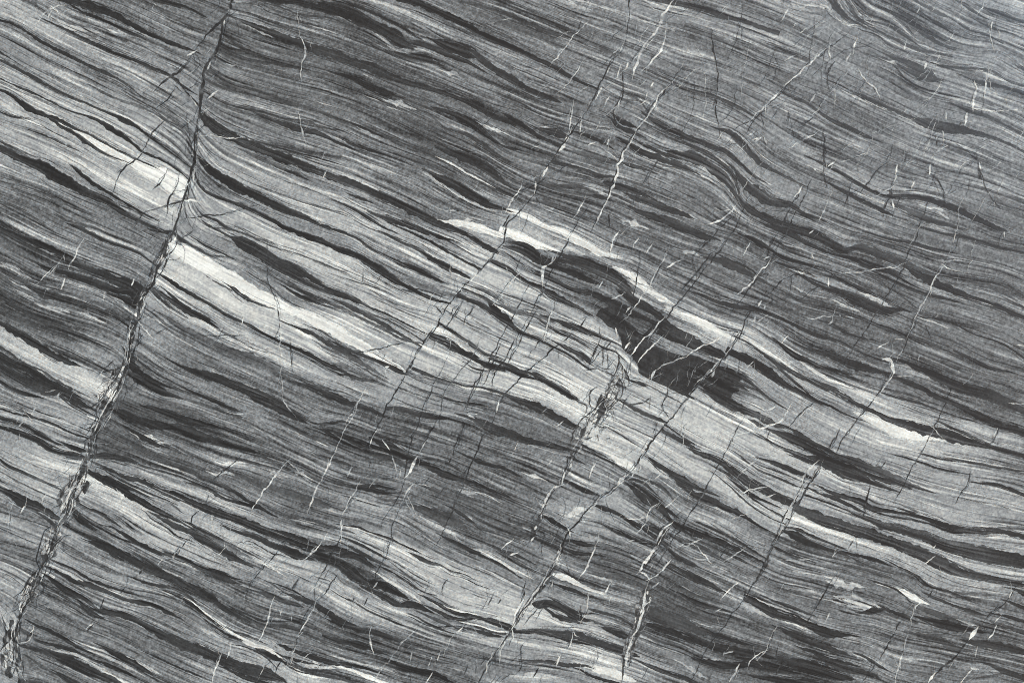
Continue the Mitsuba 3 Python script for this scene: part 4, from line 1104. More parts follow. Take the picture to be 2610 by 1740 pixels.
k 6.66 192,1301:11.1 215,1323:7.4 240,1338:5.18 266,1352:4.44 314,1375:5.18 355,1389:5.18 407,1412:3.7
k 11.1 185,1308:5.18 207,1326:16.3 229,1341:11.1
d 4.44 307,1319 333,1341 355,1356
d 22.2 192,1352:5.18 229,1367:14.8 266,1382:14.8
k 25.9 222,1378:3.7 252,1386:22.2 281,1397:25.9 311,1415:29.6 333,1426:22.2 355,1437:18.5 381,1449:22.2
k 14.8 355,1415:3.7 385,1441:14.8 411,1456:11.1
k 22.2 366,1445:7.4 403,1463:14.8 436,1474:22.2 473,1493:22.2 510,1511:24.4 540,1526:22.2 555,1534:7.4
k 13.3 529,1522 570,1548 610,1571
d 14.8 547,1534 592,1559 629,1578 666,1593
k 7.4 592,1548 636,1567 673,1582 703,1582 740,1582
d 11.1 666,1593 721,1596 777,1608
k 11.1 436,1419:3.7 466,1430:7.4 496,1441:7.4 529,1456:14.8 559,1467:18.5 584,1478:14.8 603,1484:3.7
k 7.4 529,1452 562,1456 592,1471 629,1478
w 8.88 451,1434:2.96 473,1437:5.92 492,1445:9.62 503,1449:2.22
w 7.4 547,1460 562,1463 577,1467
k 8.88 444,1415 481,1430 518,1449 555,1452
k 18.5 425,1463 462,1482 492,1500
w 5.92 453,1480 466,1486
p 8.88 411,1449 425,1456 444,1463
w 3.33 503,1500 514,1510
w 2.96 522,1524 544,1531
d 5.18 155,1397 185,1419 222,1434 274,1456
k 6.66 126,1423:3.7 155,1437:7.4 192,1452:6.66 222,1471:6.66 259,1486:7.4 296,1500:5.92 333,1511:5.18
k 13.3 122,1445:5.18 155,1460:9.62 192,1482:13.3 222,1489:14.8 252,1500:11.1 289,1515:7.4 326,1530:8.88 355,1534:13.3 392,1541:12.6 422,1556:12.6 444,1567:7.4
k 14.8 122,1467:7.4 155,1493:14.8 192,1515:14.8 215,1526:11.1 237,1545:7.4
k 11.1 200,1530:3.7 229,1559:14.8 244,1567:11.1
k 14.8 240,1552:5.18 266,1559:14.8 296,1563:18.5 326,1571:16.3 355,1585:13.3 385,1600:12.6
k 22.2 370,1596:7.4 403,1611:22.2 436,1626:22.2 473,1645:24.4 510,1656:24.4 547,1674:25.9 577,1682:29.6
k 29.6 570,1682:22.2 599,1693:29.6 636,1707:37 673,1715:37 699,1722:22.2
k2 14.8 577,1704 629,1726 677,1740
d 3.7 296,1489 351,1504 407,1515 462,1530
k 7.4 344,1474 388,1489 436,1497 473,1515 496,1534
k 5.18 418,1504 466,1526 499,1545 529,1571 555,1593
p 4.44 348,1478 392,1493 436,1515 477,1530 510,1552
w 5.18 492,1534 529,1567 566,1596 599,1615 629,1630
p 8.88 126,1437:3.7 163,1452:5.18 207,1478:3.7
p 5.92 166,1467 222,1489 281,1504 333,1522
k 5.92 492,1545 525,1567 555,1589
k 8.88 533,1585 555,1600 577,1615 607,1626
k 7.4 599,1608 629,1619 658,1630
w 9.62 518,1604:2.96 544,1615:9.62 570,1630:11.1 592,1641:3.7
w 11.1 607,1619:3.7 629,1637:9.62 651,1645:11.1 681,1652:11.1 703,1667:8.88
w 5.92 644,1626 677,1633 703,1652 732,1670
p 5.92 592,1645 636,1652 681,1670
k 5.18 592,1641 636,1652 684,1678 703,1700
k 7.4 677,1663:11.1 699,1674:16.3 718,1682:7.4
d 5.18 684,1633 721,1663 758,1693 788,1707
k 5.18 710,1674 755,1707 788,1715
k 8.88 718,1670 758,1682 806,1693
w 11.1 773,1689:5.18 799,1696:11.1 836,1700:7.4
w 6.66 725,1685 762,1711 795,1722 825,1726
k2 13.3 795,1707 836,1711 870,1719
k2 13.3 732,1652 777,1667 832,1685 870,1693
k 8.88 647,1504:3.7 684,1515:13.3 703,1522:14.8
k 11.1 725,1510:2.96 758,1522:13.3 788,1530:13.3 799,1534:4.44
k 14.8 695,1515:5.18 721,1530:11.1 758,1541:7.4
k2 18.5 795,1530:5.18 814,1545:14.8 851,1571:17 870,1582:16.3
k 5.18 684,1482 721,1493 777,1522
w 3.7 703,1519 740,1519 769,1530
d 5.92 810,1471 836,1478 858,1489
w2 5.92 840,1474 858,1493 870,1508
d 4.44 666,1474 703,1493 725,1511
k 5.18 74,1582:5.18 96,1596:8.88 126,1608:11.1 155,1622:8.88 185,1641:7.4 222,1659:5.18
k 5.92 126,1504 155,1515 192,1537 222,1559
d 4.44 111,1519 166,1545 229,1574
d 3.7 96,1548 148,1574 207,1604 259,1619
d 5.18 240,1585 296,1611 351,1641
k 14.8 259,1645:5.18 296,1667:14.8 333,1685:14.8 370,1707:12.6
k 22.2 111,1637:5.18 148,1645:11.1 185,1656:11.1
k 25.9 96,1652:3.7 129,1663:11.1 159,1678:22.2 192,1689:33.3 222,1704:29.6 259,1719:22.2 296,1733:14.8
k 11.1 63,1648 100,1656 137,1674
d 7.4 67,1670 104,1696 148,1719
d2 14.8 52,1733 92,1737
k2 14.8 148,1715 185,1737
p2 8.88 166,1652:2.96 207,1674:7.4 252,1700:9.62 296,1726:8.88 326,1740:7.4
p 5.18 207,1652 259,1667 303,1689 355,1715
p 7.4 326,1674 362,1693 388,1707
p 5.92 148,1619 203,1641 259,1656
w 5.18 137,1656:2.22 155,1659:5.18 189,1665:2.96
k 9.62 237,1678 281,1696 326,1715
k 5.18 222,1696 277,1722
k 5.18 351,1652 407,1678 473,1707 518,1726
d 5.18 407,1641 462,1663 518,1685
d2 8.88 577,1726 610,1740
w2 2.96 477,1711 518,1730 536,1737
k 14.8 740,1578:3.7 751,1584:8.88 766,1589:5.18
d2 7.4 777,1615 832,1637 870,1652
w 2.96 725,1641 766,1645
w 8.88 758,1206:8.88 769,1209:11.1 784,1219:3.7
v 2.96 740,1182 758,1197 788,1223 806,1230
w 7.4 699,1201 710,1206
v 3.7 725,1184 703,1208 681,1241 662,1271 647,1297
w 3.33 522,1178 555,1190 577,1201
w 2.96 422,1188 462,1199
w 5.18 692,1167 714,1175
w 5.18 762,1328 773,1330
w 4.44 784,1328 795,1330
p 13.3 570,1182:7.4 588,1182:16.3 603,1175:5.18
p 8.88 555,1212 570,1201
p 13.3 394,1214 405,1215
v 2.59 540,1312 542,1326
v 3.33 568,1323 564,1345 560,1363
v 2.59 118,1258 105,1284
v 2.59 35,1278 28,1297
v 3.33 63,1289 52,1308
v1 1.85 0,1332 37,1330
v 1.85 26,1301 18,1356
v 2.59 63,1373 65,1386
v 5.18 418,1419 403,1437
v 3.33 695,1530 684,1559 682,1585 666,1622
v 4.44 584,1633 588,1652 577,1678
v 3.7 562,1670 551,1696 542,1733
v 3.33 673,1437 703,1452 725,1467
v 2.96 814,1386 795,1408 766,1434
v 3.7 836,1356 825,1378
v1 2.96 836,1164 832,1190 825,1212
v1 2.96 870,1323 864,1367
v 2.22 814,1482 806,1500
v 1.85 718,1548 714,1567
v 1.85 745,1552 742,1582
v 1.85 518,1715 518,1730
v 2.22 573,1382 573,1393
v 1.85 322,1267 326,1271
c 2.22 481,1375 459,1397 444,1419 418,1426
c 1.85 510,1299 492,1319 488,1338
c 1.85 366,1445 355,1463
c 2.22 318,1497 307,1511
c 1.85 266,1522 252,1559
c 2.22 547,1219 570,1201 588,1186 607,1167
c1 1.85 870,1367 847,1408 829,1445 817,1467
c 2.22 847,1482 825,1511 795,1541 780,1567 766,1604
v 2.22 773,1608 758,1622
c 1.85 699,1412 666,1449 640,1478 629,1511
c 2.22 762,1471 751,1493 736,1508
c 1.85 607,1382 636,1382 684,1408 725,1419
c 1.85 758,1356 718,1382
c 1.48 607,1397 599,1419
c 1.85 718,1682 699,1719
c 1.85 222,1608 240,1585
v 1.85 218,1604 240,1585
v2 2.22 788,1715 784,1740
c 1.85 533,1260 525,1278
B 25.9 218,1171 211,1201 200,1234 185,1267 178,1301
B 48.1 207,1197 196,1241 170,1271 159,1308
B 51.8 148,1338 133,1367 122,1400 111,1434
B 37 111,1449 96,1478 74,1511 55,1548
B 44.4 30,1578 33,1615 26,1652 18,1693 30,1726
B 25.9 85,1604 67,1633
w 14.8 111,1456:3.7 100,1474:16.3 85,1500:11.1
w 14.8 78,1511:3.7 63,1534:18.5 52,1552:8.88
w 11.1 7,1559 18,1578 22,1604
w 9.62 37,1574 33,1604 18,1633 7,1652
c 2.96 215,1175 211,1201 189,1223 178,1230
c 2.59 222,1182 218,1219 207,1256 192,1271
c 2.96 196,1212 159,1249 148,1267 159,1278 144,1289
c 2.96 166,1275 170,1293
c 2.96 133,1341 107,1367 104,1389 92,1415 100,1445
c 2.96 159,1371 141,1389 122,1412
c 2.96 96,1452 74,1482 55,1508 44,1515
c 2.96 122,1463 100,1486 115,1493 89,1522
c1 2.96 0,1663 22,1630 41,1611 55,1574
c1 2.59 4,1563 15,1596 26,1622
c1 2.96 0,1715 22,1704 44,1693
v 2.96 55,1637 74,1633 85,1604
t 892,1175,85 981,1175,70 944,1193,130 907,1201,110 981,1204,120 907,1245,110 962,1249,80 999,1234,105 892,1223,90 1036,1197,140 1110,1182,110 1092,1234,110 1147,1215,75 1203,1204,100 1129,1256,75 1203,1241,95 1277,1215,90 1351,1178,110 1314,1197,100 1406,1197,105 1425,1175,120 1369,1234,105 1332,1252,90 1240,1278,80 1314,1301,85 1166,1293,70 1092,1278,80 1203,1326,75 1277,1338,80 1351,1315,110 1332,1278,110 1406,1227,110 1406,1308,160 1425,1326,180 1462,1308,190 1499,1326,150 1480,1252,130 1462,1208,150 1499,1197,120 1536,1197,130 1480,1182,150 1517,1175,160 1573,1178,180 1591,1171,190 1639,1182,190 1665,1201,140 1702,1204,120 1628,1234,100 1647,1289,110 1573,1249,150 1554,1275,170 1610,1271,100 1702,1227,110 1721,1260,130 1684,1293,110 1721,1326,95 1536,1301,165 1573,1315,150 1610,1338,120 1536,1334,150 1499,1363,130 1462,1356,150 1573,1360,120 1628,1367,120 1702,1367,115 1739,1367,90 1665,1400,120 1702,1419,115 1732,1456,85 1684,1474,90 1591,1404,120 1499,1400,100 1554,1419,85 1610,1419,100 1499,1437,80 1573,1456,75 1480,1419,110 1536,1474,85 1610,1474,90 1462,1452,130 1499,1482,110 1573,1500,95 1621,1511,100 1443,1489,120 1480,1515,140 1536,1530,160 1591,1534,165 1425,1508,110 1388,1511,130 1443,1530,150 1406,1578,170 1462,1559,160 1517,1545,170 1573,1563,140 1610,1585,110 1536,1578,165 1443,1593,170 1499,1589,170 1591,1604,170 1369,1574,175 1351,1593,165 1480,1619,100 1388,1622,160 1425,1648,165 1499,1652,190 1554,1652,180 1536,1678,200 1573,1685,195 1554,1707,200 1565,1726,190 1499,1715,165 1462,1693,130 1499,1678,170 1425,1685,120 1388,1659,150 1351,1678,130 1332,1652,140 1406,1715,130 1369,1730,180 1462,1726,120 1332,1715,150 1295,1715,120 1517,1733,140
t 1406,1389,110 1388,1419,125 1369,1367,85 1332,1382,90 1295,1400,95 1314,1426,110 1351,1449,130 1277,1382,85 1240,1367,85 1203,1360,90 1166,1334,90 1129,1319,85 1073,1301,110 1055,1282,100 1018,1271,120 981,1260,130 925,1260,140 907,1286,150 962,1286,150 1018,1308,140 1055,1323,130 1092,1345,115 944,1319,160 892,1315,150 999,1330,140 1129,1389,110 1166,1412,120 1092,1382,110 1203,1419,120 1240,1437,130 1277,1456,130 1221,1467,140 1166,1449,150 1258,1482,150 1295,1482,120 1321,1478,150 892,1352,180 944,1371,185 907,1367,190 962,1397,170 1018,1397,185 999,1419,190 1055,1430,180 1092,1452,185 1129,1460,190 1166,1486,195 1203,1511,190 1240,1534,185 1277,1511,190 1314,1515,180 1295,1548,190 1258,1578,185 1295,1578,190 1221,1548,190 1129,1493,180 1092,1482,185 1184,1530,180 1147,1519,175 1055,1463,170 1018,1441,165 892,1389,140 925,1415,100 892,1445,70 944,1449,90 907,1474,70 981,1493,75 944,1500,80 1018,1511,130 1036,1493,160 892,1493,170 907,1515,150 962,1522,170 999,1545,150 1055,1534,170 1092,1545,165 1073,1567,130 1129,1578,120 1110,1596,140 1018,1567,170 962,1559,150 907,1545,165 892,1567,130 944,1585,140 999,1596,140 1055,1604,130 1129,1619,110 1184,1596,160 1221,1596,150 1166,1622,150 1203,1630,150 1240,1630,150 1277,1608,130 1240,1652,120 1166,1652,110 1110,1641,90 1055,1630,100 981,1615,80 907,1615,75 925,1652,70 981,1678,70 892,1667,100 944,1696,90 1018,1693,85 1036,1722,90 981,1726,100 907,1689,100 892,1707,110 925,1719,160 892,1733,80 1073,1667,100 1092,1693,85 1147,1689,95 1203,1678,110 1184,1715,110 1129,1726,90 1240,1696,110 1277,1689,120 1269,1730,130
t 1665,1530,85 1702,1548,60 1665,1563,60 1732,1578,55 1684,1604,70 1647,1622,85 1721,1622,80 1647,1659,110 1684,1659,120 1721,1659,110 1628,1678,160 1665,1707,130 1628,1707,150 1702,1707,120 1721,1733,80 1665,1733,110 1610,1722,150 1721,1511,80 1684,1504,90 1632,1637,100 1665,1685,130 1721,1693,100
d1 22.2 962,1160:14.8 1007,1171:22.2 1036,1190:11.1
k 22.2 1055,1182:7.4 1085,1186:18.5 1114,1201:18.5 1144,1212:17 1181,1223:11.1 1214,1234:5.92
d 5.92 1070,1167 1129,1175 1166,1197 1203,1219
k1 11.1 1188,1160:5.18 1221,1175:11.1 1251,1186:9.62 1284,1193:8.88 1314,1208:5.18
k 8.88 1218,1230:3.7 1247,1245:8.88 1277,1256:7.4 1295,1264:2.96
d 5.18 1240,1182 1295,1208 1369,1241
d 5.18 1269,1175 1332,1190 1388,1219
d 18.5 1099,1245 1151,1264 1203,1271
k 18.5 907,1243:5.92 937,1241:18.5 966,1252:13.3 1003,1256:5.18
d1 8.88 870,1193 907,1204 951,1215 992,1223
d1 11.1 870,1234 896,1241
k 9.62 907,1238 944,1236 981,1241
d 7.4 944,1260 992,1275 1025,1275
d 22.2 1044,1286:3.7 1077,1297:22.2 1110,1308:29.6 1151,1319:18.5
d 22.2 1092,1308 1136,1330 1184,1341
k 8.88 1144,1289 1184,1315 1221,1345
d 22.2 1192,1301 1240,1319 1295,1338
d 18.5 1232,1334 1295,1352 1351,1367
d 11.1 1173,1349 1221,1371 1269,1382
k 5.92 1362,1360 1399,1375 1429,1389
k 8.88 1388,1382 1410,1389 1425,1397
k 7.4 1277,1397 1314,1412 1343,1426
k 12.6 1388,1315:5.18 1406,1326:13.3 1436,1345:7.4
k 14.8 1440,1223:3.7 1462,1234:8.88 1491,1249:11.1 1517,1260:5.18
d 5.92 1447,1230 1480,1245 1528,1264
p 9.62 1443,1201 1469,1215 1495,1230
k 11.1 1536,1167:2.96 1565,1182:11.1 1595,1201:8.88
w1 22.2 1558,1160:11.1 1584,1175:22.2 1606,1190:22.2 1617,1193:7.4
p 14.8 1632,1171 1662,1190 1684,1204
k2 18.5 1654,1167:5.18 1684,1190:14.8 1713,1208:18.5 1740,1223:18.5
k2 11.1 1691,1190:5.18 1717,1212:14.8 1740,1234:14.8
k 16.3 1595,1230:3.7 1621,1249:16.3 1647,1271:18.5 1676,1289:16.3 1699,1312:11.1 1713,1326:3.7
k 12.6 1617,1234:2.96 1647,1256:7.4 1684,1286:11.1 1713,1308:7.4
d 8.88 1606,1208 1639,1219 1684,1241 1721,1278
k 7.4 1602,1219 1639,1230 1669,1256
k 8.88 1514,1286:3.7 1536,1293:11.1 1565,1304:9.62 1591,1319:7.4 1617,1341:5.18
k 13.3 1639,1338:3.7 1665,1349:12.6 1691,1363:11.1
k 9.62 1595,1323 1639,1345 1669,1367 1684,1375
d 5.18 1477,1323 1528,1334 1573,1356 1617,1378
k2 14.8 1710,1330:7.4 1728,1341:18.5 1740,1349:14.8
k2 14.8 1695,1389:3.7 1721,1415:12.6 1740,1426:14.8
k 9.62 1588,1356 1621,1378 1654,1386
d 8.88 1495,1356 1536,1367 1573,1382
k 18.5 1438,1378:5.18 1454,1375:13.3 1484,1386:14.8 1514,1389:5.18
k 13.3 1436,1397:7.4 1477,1412:11.1 1517,1412:11.1
d 12.6 1477,1386 1528,1393 1573,1400 1610,1419
d 22.2 1462,1441 1517,1456 1573,1467 1628,1489
k 11.1 1436,1452:2.96 1462,1471:7.4 1499,1482:5.92 1536,1497:4.44
m 22.2 1462,1419:11.1 1517,1441:22.2 1591,1452:18.5
k 11.1 1417,1489 1462,1504 1506,1519
d 14.8 1543,1426 1591,1441 1621,1456
w 16.3 1406,1461:5.18 1432,1469:17 1454,1478:14.8 1480,1491:9.62 1506,1504:5.92 1532,1511:3.7
w 5.92 1540,1510 1565,1519 1595,1526 1632,1537
w 5.92 1528,1471 1543,1474
d 7.4 1491,1515 1554,1530 1628,1552
k 20.7 1355,1530:5.92 1369,1541:20.7 1392,1534:22.2 1410,1541:22.2 1432,1552:18.5 1454,1567:18.5 1477,1576:13.3
k 9.62 1395,1552:7.4 1417,1567:12.6 1443,1578:13.3 1473,1585:4.44
k 8.88 1425,1534 1454,1552 1484,1563 1514,1561
k 7.4 1521,1556:8.88 1547,1563:7.4 1580,1574:7.4 1613,1593:4.44
d 3.7 1469,1519 1521,1534 1573,1548
k 13.3 1536,1598:4.44 1565,1608:13.3 1591,1619:17 1606,1624:7.4
d 11.1 1499,1578 1543,1593 1580,1604
k 14.8 1303,1608:5.18 1336,1609:11.1 1369,1608:11.1 1403,1611:16.3 1440,1615:18.5 1477,1619:22.2 1514,1633:20.7 1551,1648:20.7 1591,1659:16.3
k 9.62 1366,1604 1410,1619 1462,1633 1514,1641
w 7.4 1447,1656 1491,1667 1528,1682 1573,1693
w 20.7 1480,1693:3.7 1514,1700:14.8 1551,1711:22.2 1584,1722:22.2
w 11.1 1491,1659 1510,1667
k 11.1 1351,1682 1395,1685 1447,1693 1491,1696
d 5.92 1336,1689 1388,1696 1440,1707
p 14.8 1325,1722 1362,1719 1406,1722
w 9.62 1358,1730 1373,1733
k2 7.4 1477,1704 1521,1726 1565,1737
k2 33.3 1643,1548:11.1 1669,1563:40.7 1706,1578:40.7 1740,1589:33.3
k2 22.2 1647,1589:7.4 1684,1600:22.2 1740,1622:18.5
d 14.8 1636,1611 1676,1630 1721,1641
k2 11.1 1617,1678:2.96 1654,1696:8.88 1691,1711:11.1 1740,1726:11.1
d2 11.1 1658,1534 1702,1552 1740,1563
d2 12.6 1676,1493 1740,1526
w 2.96 1662,1589 1702,1604
w 3.7 1602,1678 1639,1689 1673,1704
d2 8.88 1602,1726 1647,1740
k 4.44 892,1267:2.96 925,1278:2.96 962,1289:2.96
w 7.4 900,1267:5.92 925,1273:7.4 951,1282:9.62 981,1289:2.96
w 5.18 907,1275 951,1288 992,1297
k1 5.92 870,1338:3.7 907,1341:4.44 944,1356:5.18 992,1371:5.18 1029,1389:4.44 1062,1404:3.7
k 8.88 1044,1408:3.7 1073,1423:11.1 1099,1434:9.62 1122,1439:3.7
w 5.18 881,1341 918,1349 955,1360 996,1373 1025,1389 1062,1404
w 11.1 1099,1334:2.96 1136,1349:5.18 1155,1363:12.6 1173,1378:7.4
w 5.18 1077,1319 1110,1338 1136,1352
k 8.88 1129,1367 1159,1382 1184,1393 1210,1404
w 5.92 1177,1389 1203,1400 1225,1400 1255,1415
k 7.4 1166,1389:3.7 1203,1404:7.4 1240,1419:7.4 1269,1434:7.4 1299,1452:5.18 1321,1467:2.96
w 6.66 1225,1404 1269,1426 1306,1449 1336,1463
w 5.18 1288,1430 1321,1452 1343,1463
d 5.92 1025,1319 1077,1356 1122,1389
k 5.18 1129,1441 1151,1456 1184,1463 1203,1474
k 3.7 1196,1478 1225,1493 1247,1500
w 3.7 1203,1478 1232,1489 1255,1497
w 5.18 1133,1441 1151,1452
d 5.18 1247,1389 1288,1419 1325,1441
k1 5.92 870,1367:4.44 900,1378:7.4 937,1397:8.88 970,1415:5.92
k1 7.4 870,1382 914,1404 959,1430 985,1441
d 5.18 892,1367 937,1386 977,1404
d 5.18 970,1415 1018,1437 1055,1463 1099,1486
k 5.92 974,1445:2.96 1011,1463:7.4 1044,1482:7.4 1070,1504:5.18 1107,1515:2.96
d 3.7 992,1430 1044,1467 1092,1493
w 5.92 962,1460 999,1486 1033,1504 1066,1530
w 5.18 992,1467 1025,1493 1077,1519
k1 25.9 870,1415:11.1 900,1415:18.5 937,1434:14.8
k1 29.6 870,1441:22.2 892,1460:29.6 914,1474:22.2
k 25.9 918,1474:7.4 944,1486:22.2 981,1493:25.9 1011,1511:18.5
k 14.8 937,1500:11.1 970,1515:14.8 1007,1537:14.8
k 18.5 1011,1545:5.18 1033,1537:18.5 1066,1545:18.5 1092,1556:7.4
p1 14.8 870,1493:5.92 892,1504:11.1 918,1519:7.4
k1 5.18 870,1519:3.7 903,1534:5.18 940,1556:4.44 981,1574:5.18 1018,1589:3.7
k 7.4 1077,1519:3.7 1107,1534:7.4 1136,1552:9.62 1166,1563:11.1 1196,1567:11.1 1218,1571:5.18
k 13.3 1092,1545:3.7 1122,1559:11.1 1151,1574:11.1 1181,1578:8.88 1214,1571:7.4
w 7.4 1088,1522 1110,1537 1140,1552 1173,1559 1203,1563
w 4.44 1055,1530 1092,1541 1129,1556
w 3.7 1136,1493 1177,1511 1221,1526
w 3.7 1210,1478 1240,1486 1258,1495
w 5.18 1225,1559 1247,1567
k 14.8 1207,1571:7.4 1232,1576:13.3 1262,1585:16.3 1295,1596:16.3 1310,1604:7.4
d 9.62 1188,1589 1225,1600 1269,1611 1299,1615
w 3.33 1184,1585 1221,1593 1269,1608 1299,1609
k 7.4 1196,1600:7.4 1225,1611:11.1 1262,1619:7.4
k 5.18 1055,1574 1107,1596 1162,1593
d 11.1 1077,1563 1122,1582 1166,1600
k1 14.8 870,1593:8.88 914,1604:14.8 959,1611:14.8 999,1626:11.1 1036,1637:5.18
d1 18.5 870,1611 925,1630 981,1645
k1 18.5 870,1633 914,1641 959,1659
d 11.1 988,1622 1040,1641 1092,1652
k 5.92 1062,1571 1107,1596 1144,1611
d 18.5 907,1678 962,1682 1018,1700 1062,1707
k 14.8 999,1685:7.4 1036,1704:14.8 1077,1711:14.8 1107,1715:11.1 1136,1730:8.88
w3 9.62 870,1700 907,1711 944,1726 981,1740
k1 7.4 870,1689 925,1700 981,1719
d3 11.1 870,1730 907,1740
p1 7.4 870,1678 925,1693 981,1704
d 5.18 1044,1663 1092,1682 1147,1689
d 4.44 1166,1656 1221,1674 1269,1685
p 11.1 1162,1611 1196,1619 1232,1630
p 14.8 1314,1630 1351,1641
d 18.5 1332,1326 1380,1345
l 18.5 1355,1386:11.1 1377,1400:22.2 1399,1408:18.5
p 22.2 1447,1319:7.4 1469,1304:25.9 1484,1297:14.8
l 14.8 1510,1345:11.1 1528,1347:13.3
w 12.6 1349,1212:3.7 1362,1215:11.8 1375,1217:3.7
w 9.62 1181,1249 1192,1251
w 2.96 1199,1252 1240,1260 1269,1278
w 3.7 1210,1223 1229,1238
w1 3.7 1554,1164 1569,1175
w 2.96 1240,1182 1258,1190
c1 4.44 1458,1160 1462,1167
k 18.5 1451,1166:7.4 1460,1164:20.7 1466,1171:7.4
v1 5.92 1066,1160:2.96 1051,1182:5.92 1044,1201:4.44 1029,1219:2.22
v 2.96 1059,1230 1044,1249 1029,1275 1018,1301
v 2.22 1059,1232 1099,1240
v 2.22 1033,1260 1048,1286 1059,1308
v1 2.22 999,1160 1003,1182 1011,1201
v 2.59 914,1234 903,1256 892,1275 877,1304
v 2.22 896,1186 881,1223
v 1.85 1022,1197 1018,1219
v 1.85 1406,1171 1399,1182
v 2.96 1514,1178 1506,1201 1501,1219
v 2.59 1521,1175 1506,1197
v 9.62 1595,1208:7.4 1584,1223:13.3 1569,1236:5.92
v 2.22 1689,1204 1669,1219
v 2.59 1673,1288 1650,1315 1639,1341 1628,1352
v1 2.96 1740,1256 1721,1271
v 2.96 1721,1271 1695,1293
v 2.22 1689,1278 1676,1297
v 2.96 1591,1319 1639,1319 1647,1315
v 2.96 1602,1378 1617,1375
v 2.59 1525,1360 1514,1397 1499,1434 1480,1467
v 5.18 1710,1334:3.7 1687,1360:5.18 1673,1386:3.7
v 8.88 1680,1382:5.18 1662,1415:5.18 1647,1434:5.92 1628,1456:7.4
c 2.59 1684,1393 1658,1426 1632,1460
v 5.18 1706,1430 1676,1460 1654,1474
v 5.18 1625,1456 1639,1463 1654,1474
v 4.44 1658,1474 1650,1500 1643,1530 1639,1559 1632,1582
c 3.33 1717,1323 1695,1338 1680,1360 1687,1378 1673,1389
c1 2.22 1740,1301 1717,1319
c 2.59 1724,1345 1706,1367 1710,1382
v 9.62 1632,1571:5.18 1628,1593:8.88 1613,1619:8.88
v 11.1 1610,1626:5.18 1602,1648:12.6 1595,1678:12.6 1595,1700:8.88
c2 2.96 1610,1626 1591,1667 1588,1707 1584,1740
c 2.59 1610,1652 1606,1674 1613,1685 1595,1704
B 25.9 1654,1478 1643,1530 1632,1578 1613,1619 1602,1656 1593,1696
v 1.85 1680,1482 1658,1500
v 1.85 1658,1530 1639,1548
v 2.22 1499,1515 1495,1552 1482,1582
c 1.85 1480,1541 1484,1585
v 3.33 1466,1593 1462,1615 1477,1622
v 2.96 1458,1619 1453,1641 1436,1667
v 2.59 1429,1667 1417,1696
v 2.22 1521,1652 1510,1700
v 2.22 1558,1482 1560,1497
v 2.96 1554,1486 1543,1508 1536,1519
v 2.22 1554,1486 1569,1489
v 2.22 1488,1700 1490,1711
v 2.22 1310,1633 1306,1604
v 7.4 1258,1661:3.7 1247,1685:7.4 1240,1707:5.18
v 2.96 1292,1619 1281,1645 1273,1685
v 3.7 1184,1585 1177,1600 1162,1611
v 4.44 1155,1619 1140,1645 1133,1663
v 2.96 1125,1652 1114,1682
v 3.33 1101,1672 1092,1696
v2 2.96 1103,1711 1085,1740
v 1.85 1051,1656 1044,1689
v 1.85 1083,1667 1083,1689
v 2.22 962,1482 951,1497
v 2.59 1366,1267 1384,1286 1395,1282
v 5.18 1429,1238 1403,1256 1388,1286
v 3.7 1380,1308 1379,1323
c1 2.96 1447,1160 1447,1190 1436,1215 1425,1245
v 2.96 1440,1201 1432,1234
v 1.85 1310,1371 1277,1400
v 2.22 1321,1408 1299,1415
v 2.96 1447,1345 1454,1367
v 7.4 1432,1393:3.7 1425,1415:7.4 1414,1437:4.44
v 7.4 1399,1471:7.4 1377,1493:5.92 1355,1522:5.18
v 2.96 1410,1478 1403,1504
c 2.96 1362,1330 1355,1345 1366,1360 1351,1378
c 2.59 1388,1289 1380,1308 1366,1330
v 4.44 1353,1378 1362,1367
v 2.96 1343,1449 1351,1467 1343,1493
c 2.22 1340,1486 1332,1526 1318,1556
v 3.7 1336,1522 1321,1559 1306,1596
c 2.59 1384,1534 1362,1556 1340,1585
c 2.22 1347,1545 1329,1574
c 2.22 985,1397 992,1386
c 2.22 977,1426 962,1456 955,1474
c 2.22 1096,1215 1081,1234
c 1.85 1114,1267 1136,1238
c1 2.22 1151,1164 1144,1182
c 2.22 1258,1511 1244,1541
c 2.22 1277,1526 1269,1537
c 1.85 937,1522 929,1541
c 1.85 903,1522 900,1534
c 1.85 1144,1474 1125,1500 1129,1515
c 1.85 1077,1515 1099,1530
c 1.85 1343,1630 1325,1656 1329,1678 1314,1715
c 2.22 1373,1700 1358,1726
c 1.85 1192,1693 1181,1722
c 2.22 1236,1704 1229,1722
v 1.85 1062,1600 999,1667 955,1730
v 2.22 948,1596 946,1633 951,1659
v 2.22 1255,1645 1225,1656
c2 1.85 1048,1693 1048,1740
c 1.85 1018,1301 1003,1338 992,1382 985,1412
B1 11.1 1458,1160 1451,1190 1436,1215 1406,1252 1388,1286 1380,1315 1362,1345 1351,1378
B 14.8 1436,1378 1417,1430 1399,1467 1377,1497 1347,1537 1325,1571 1306,1600
B 11.1 1713,1330 1684,1375 1658,1419 1632,1456
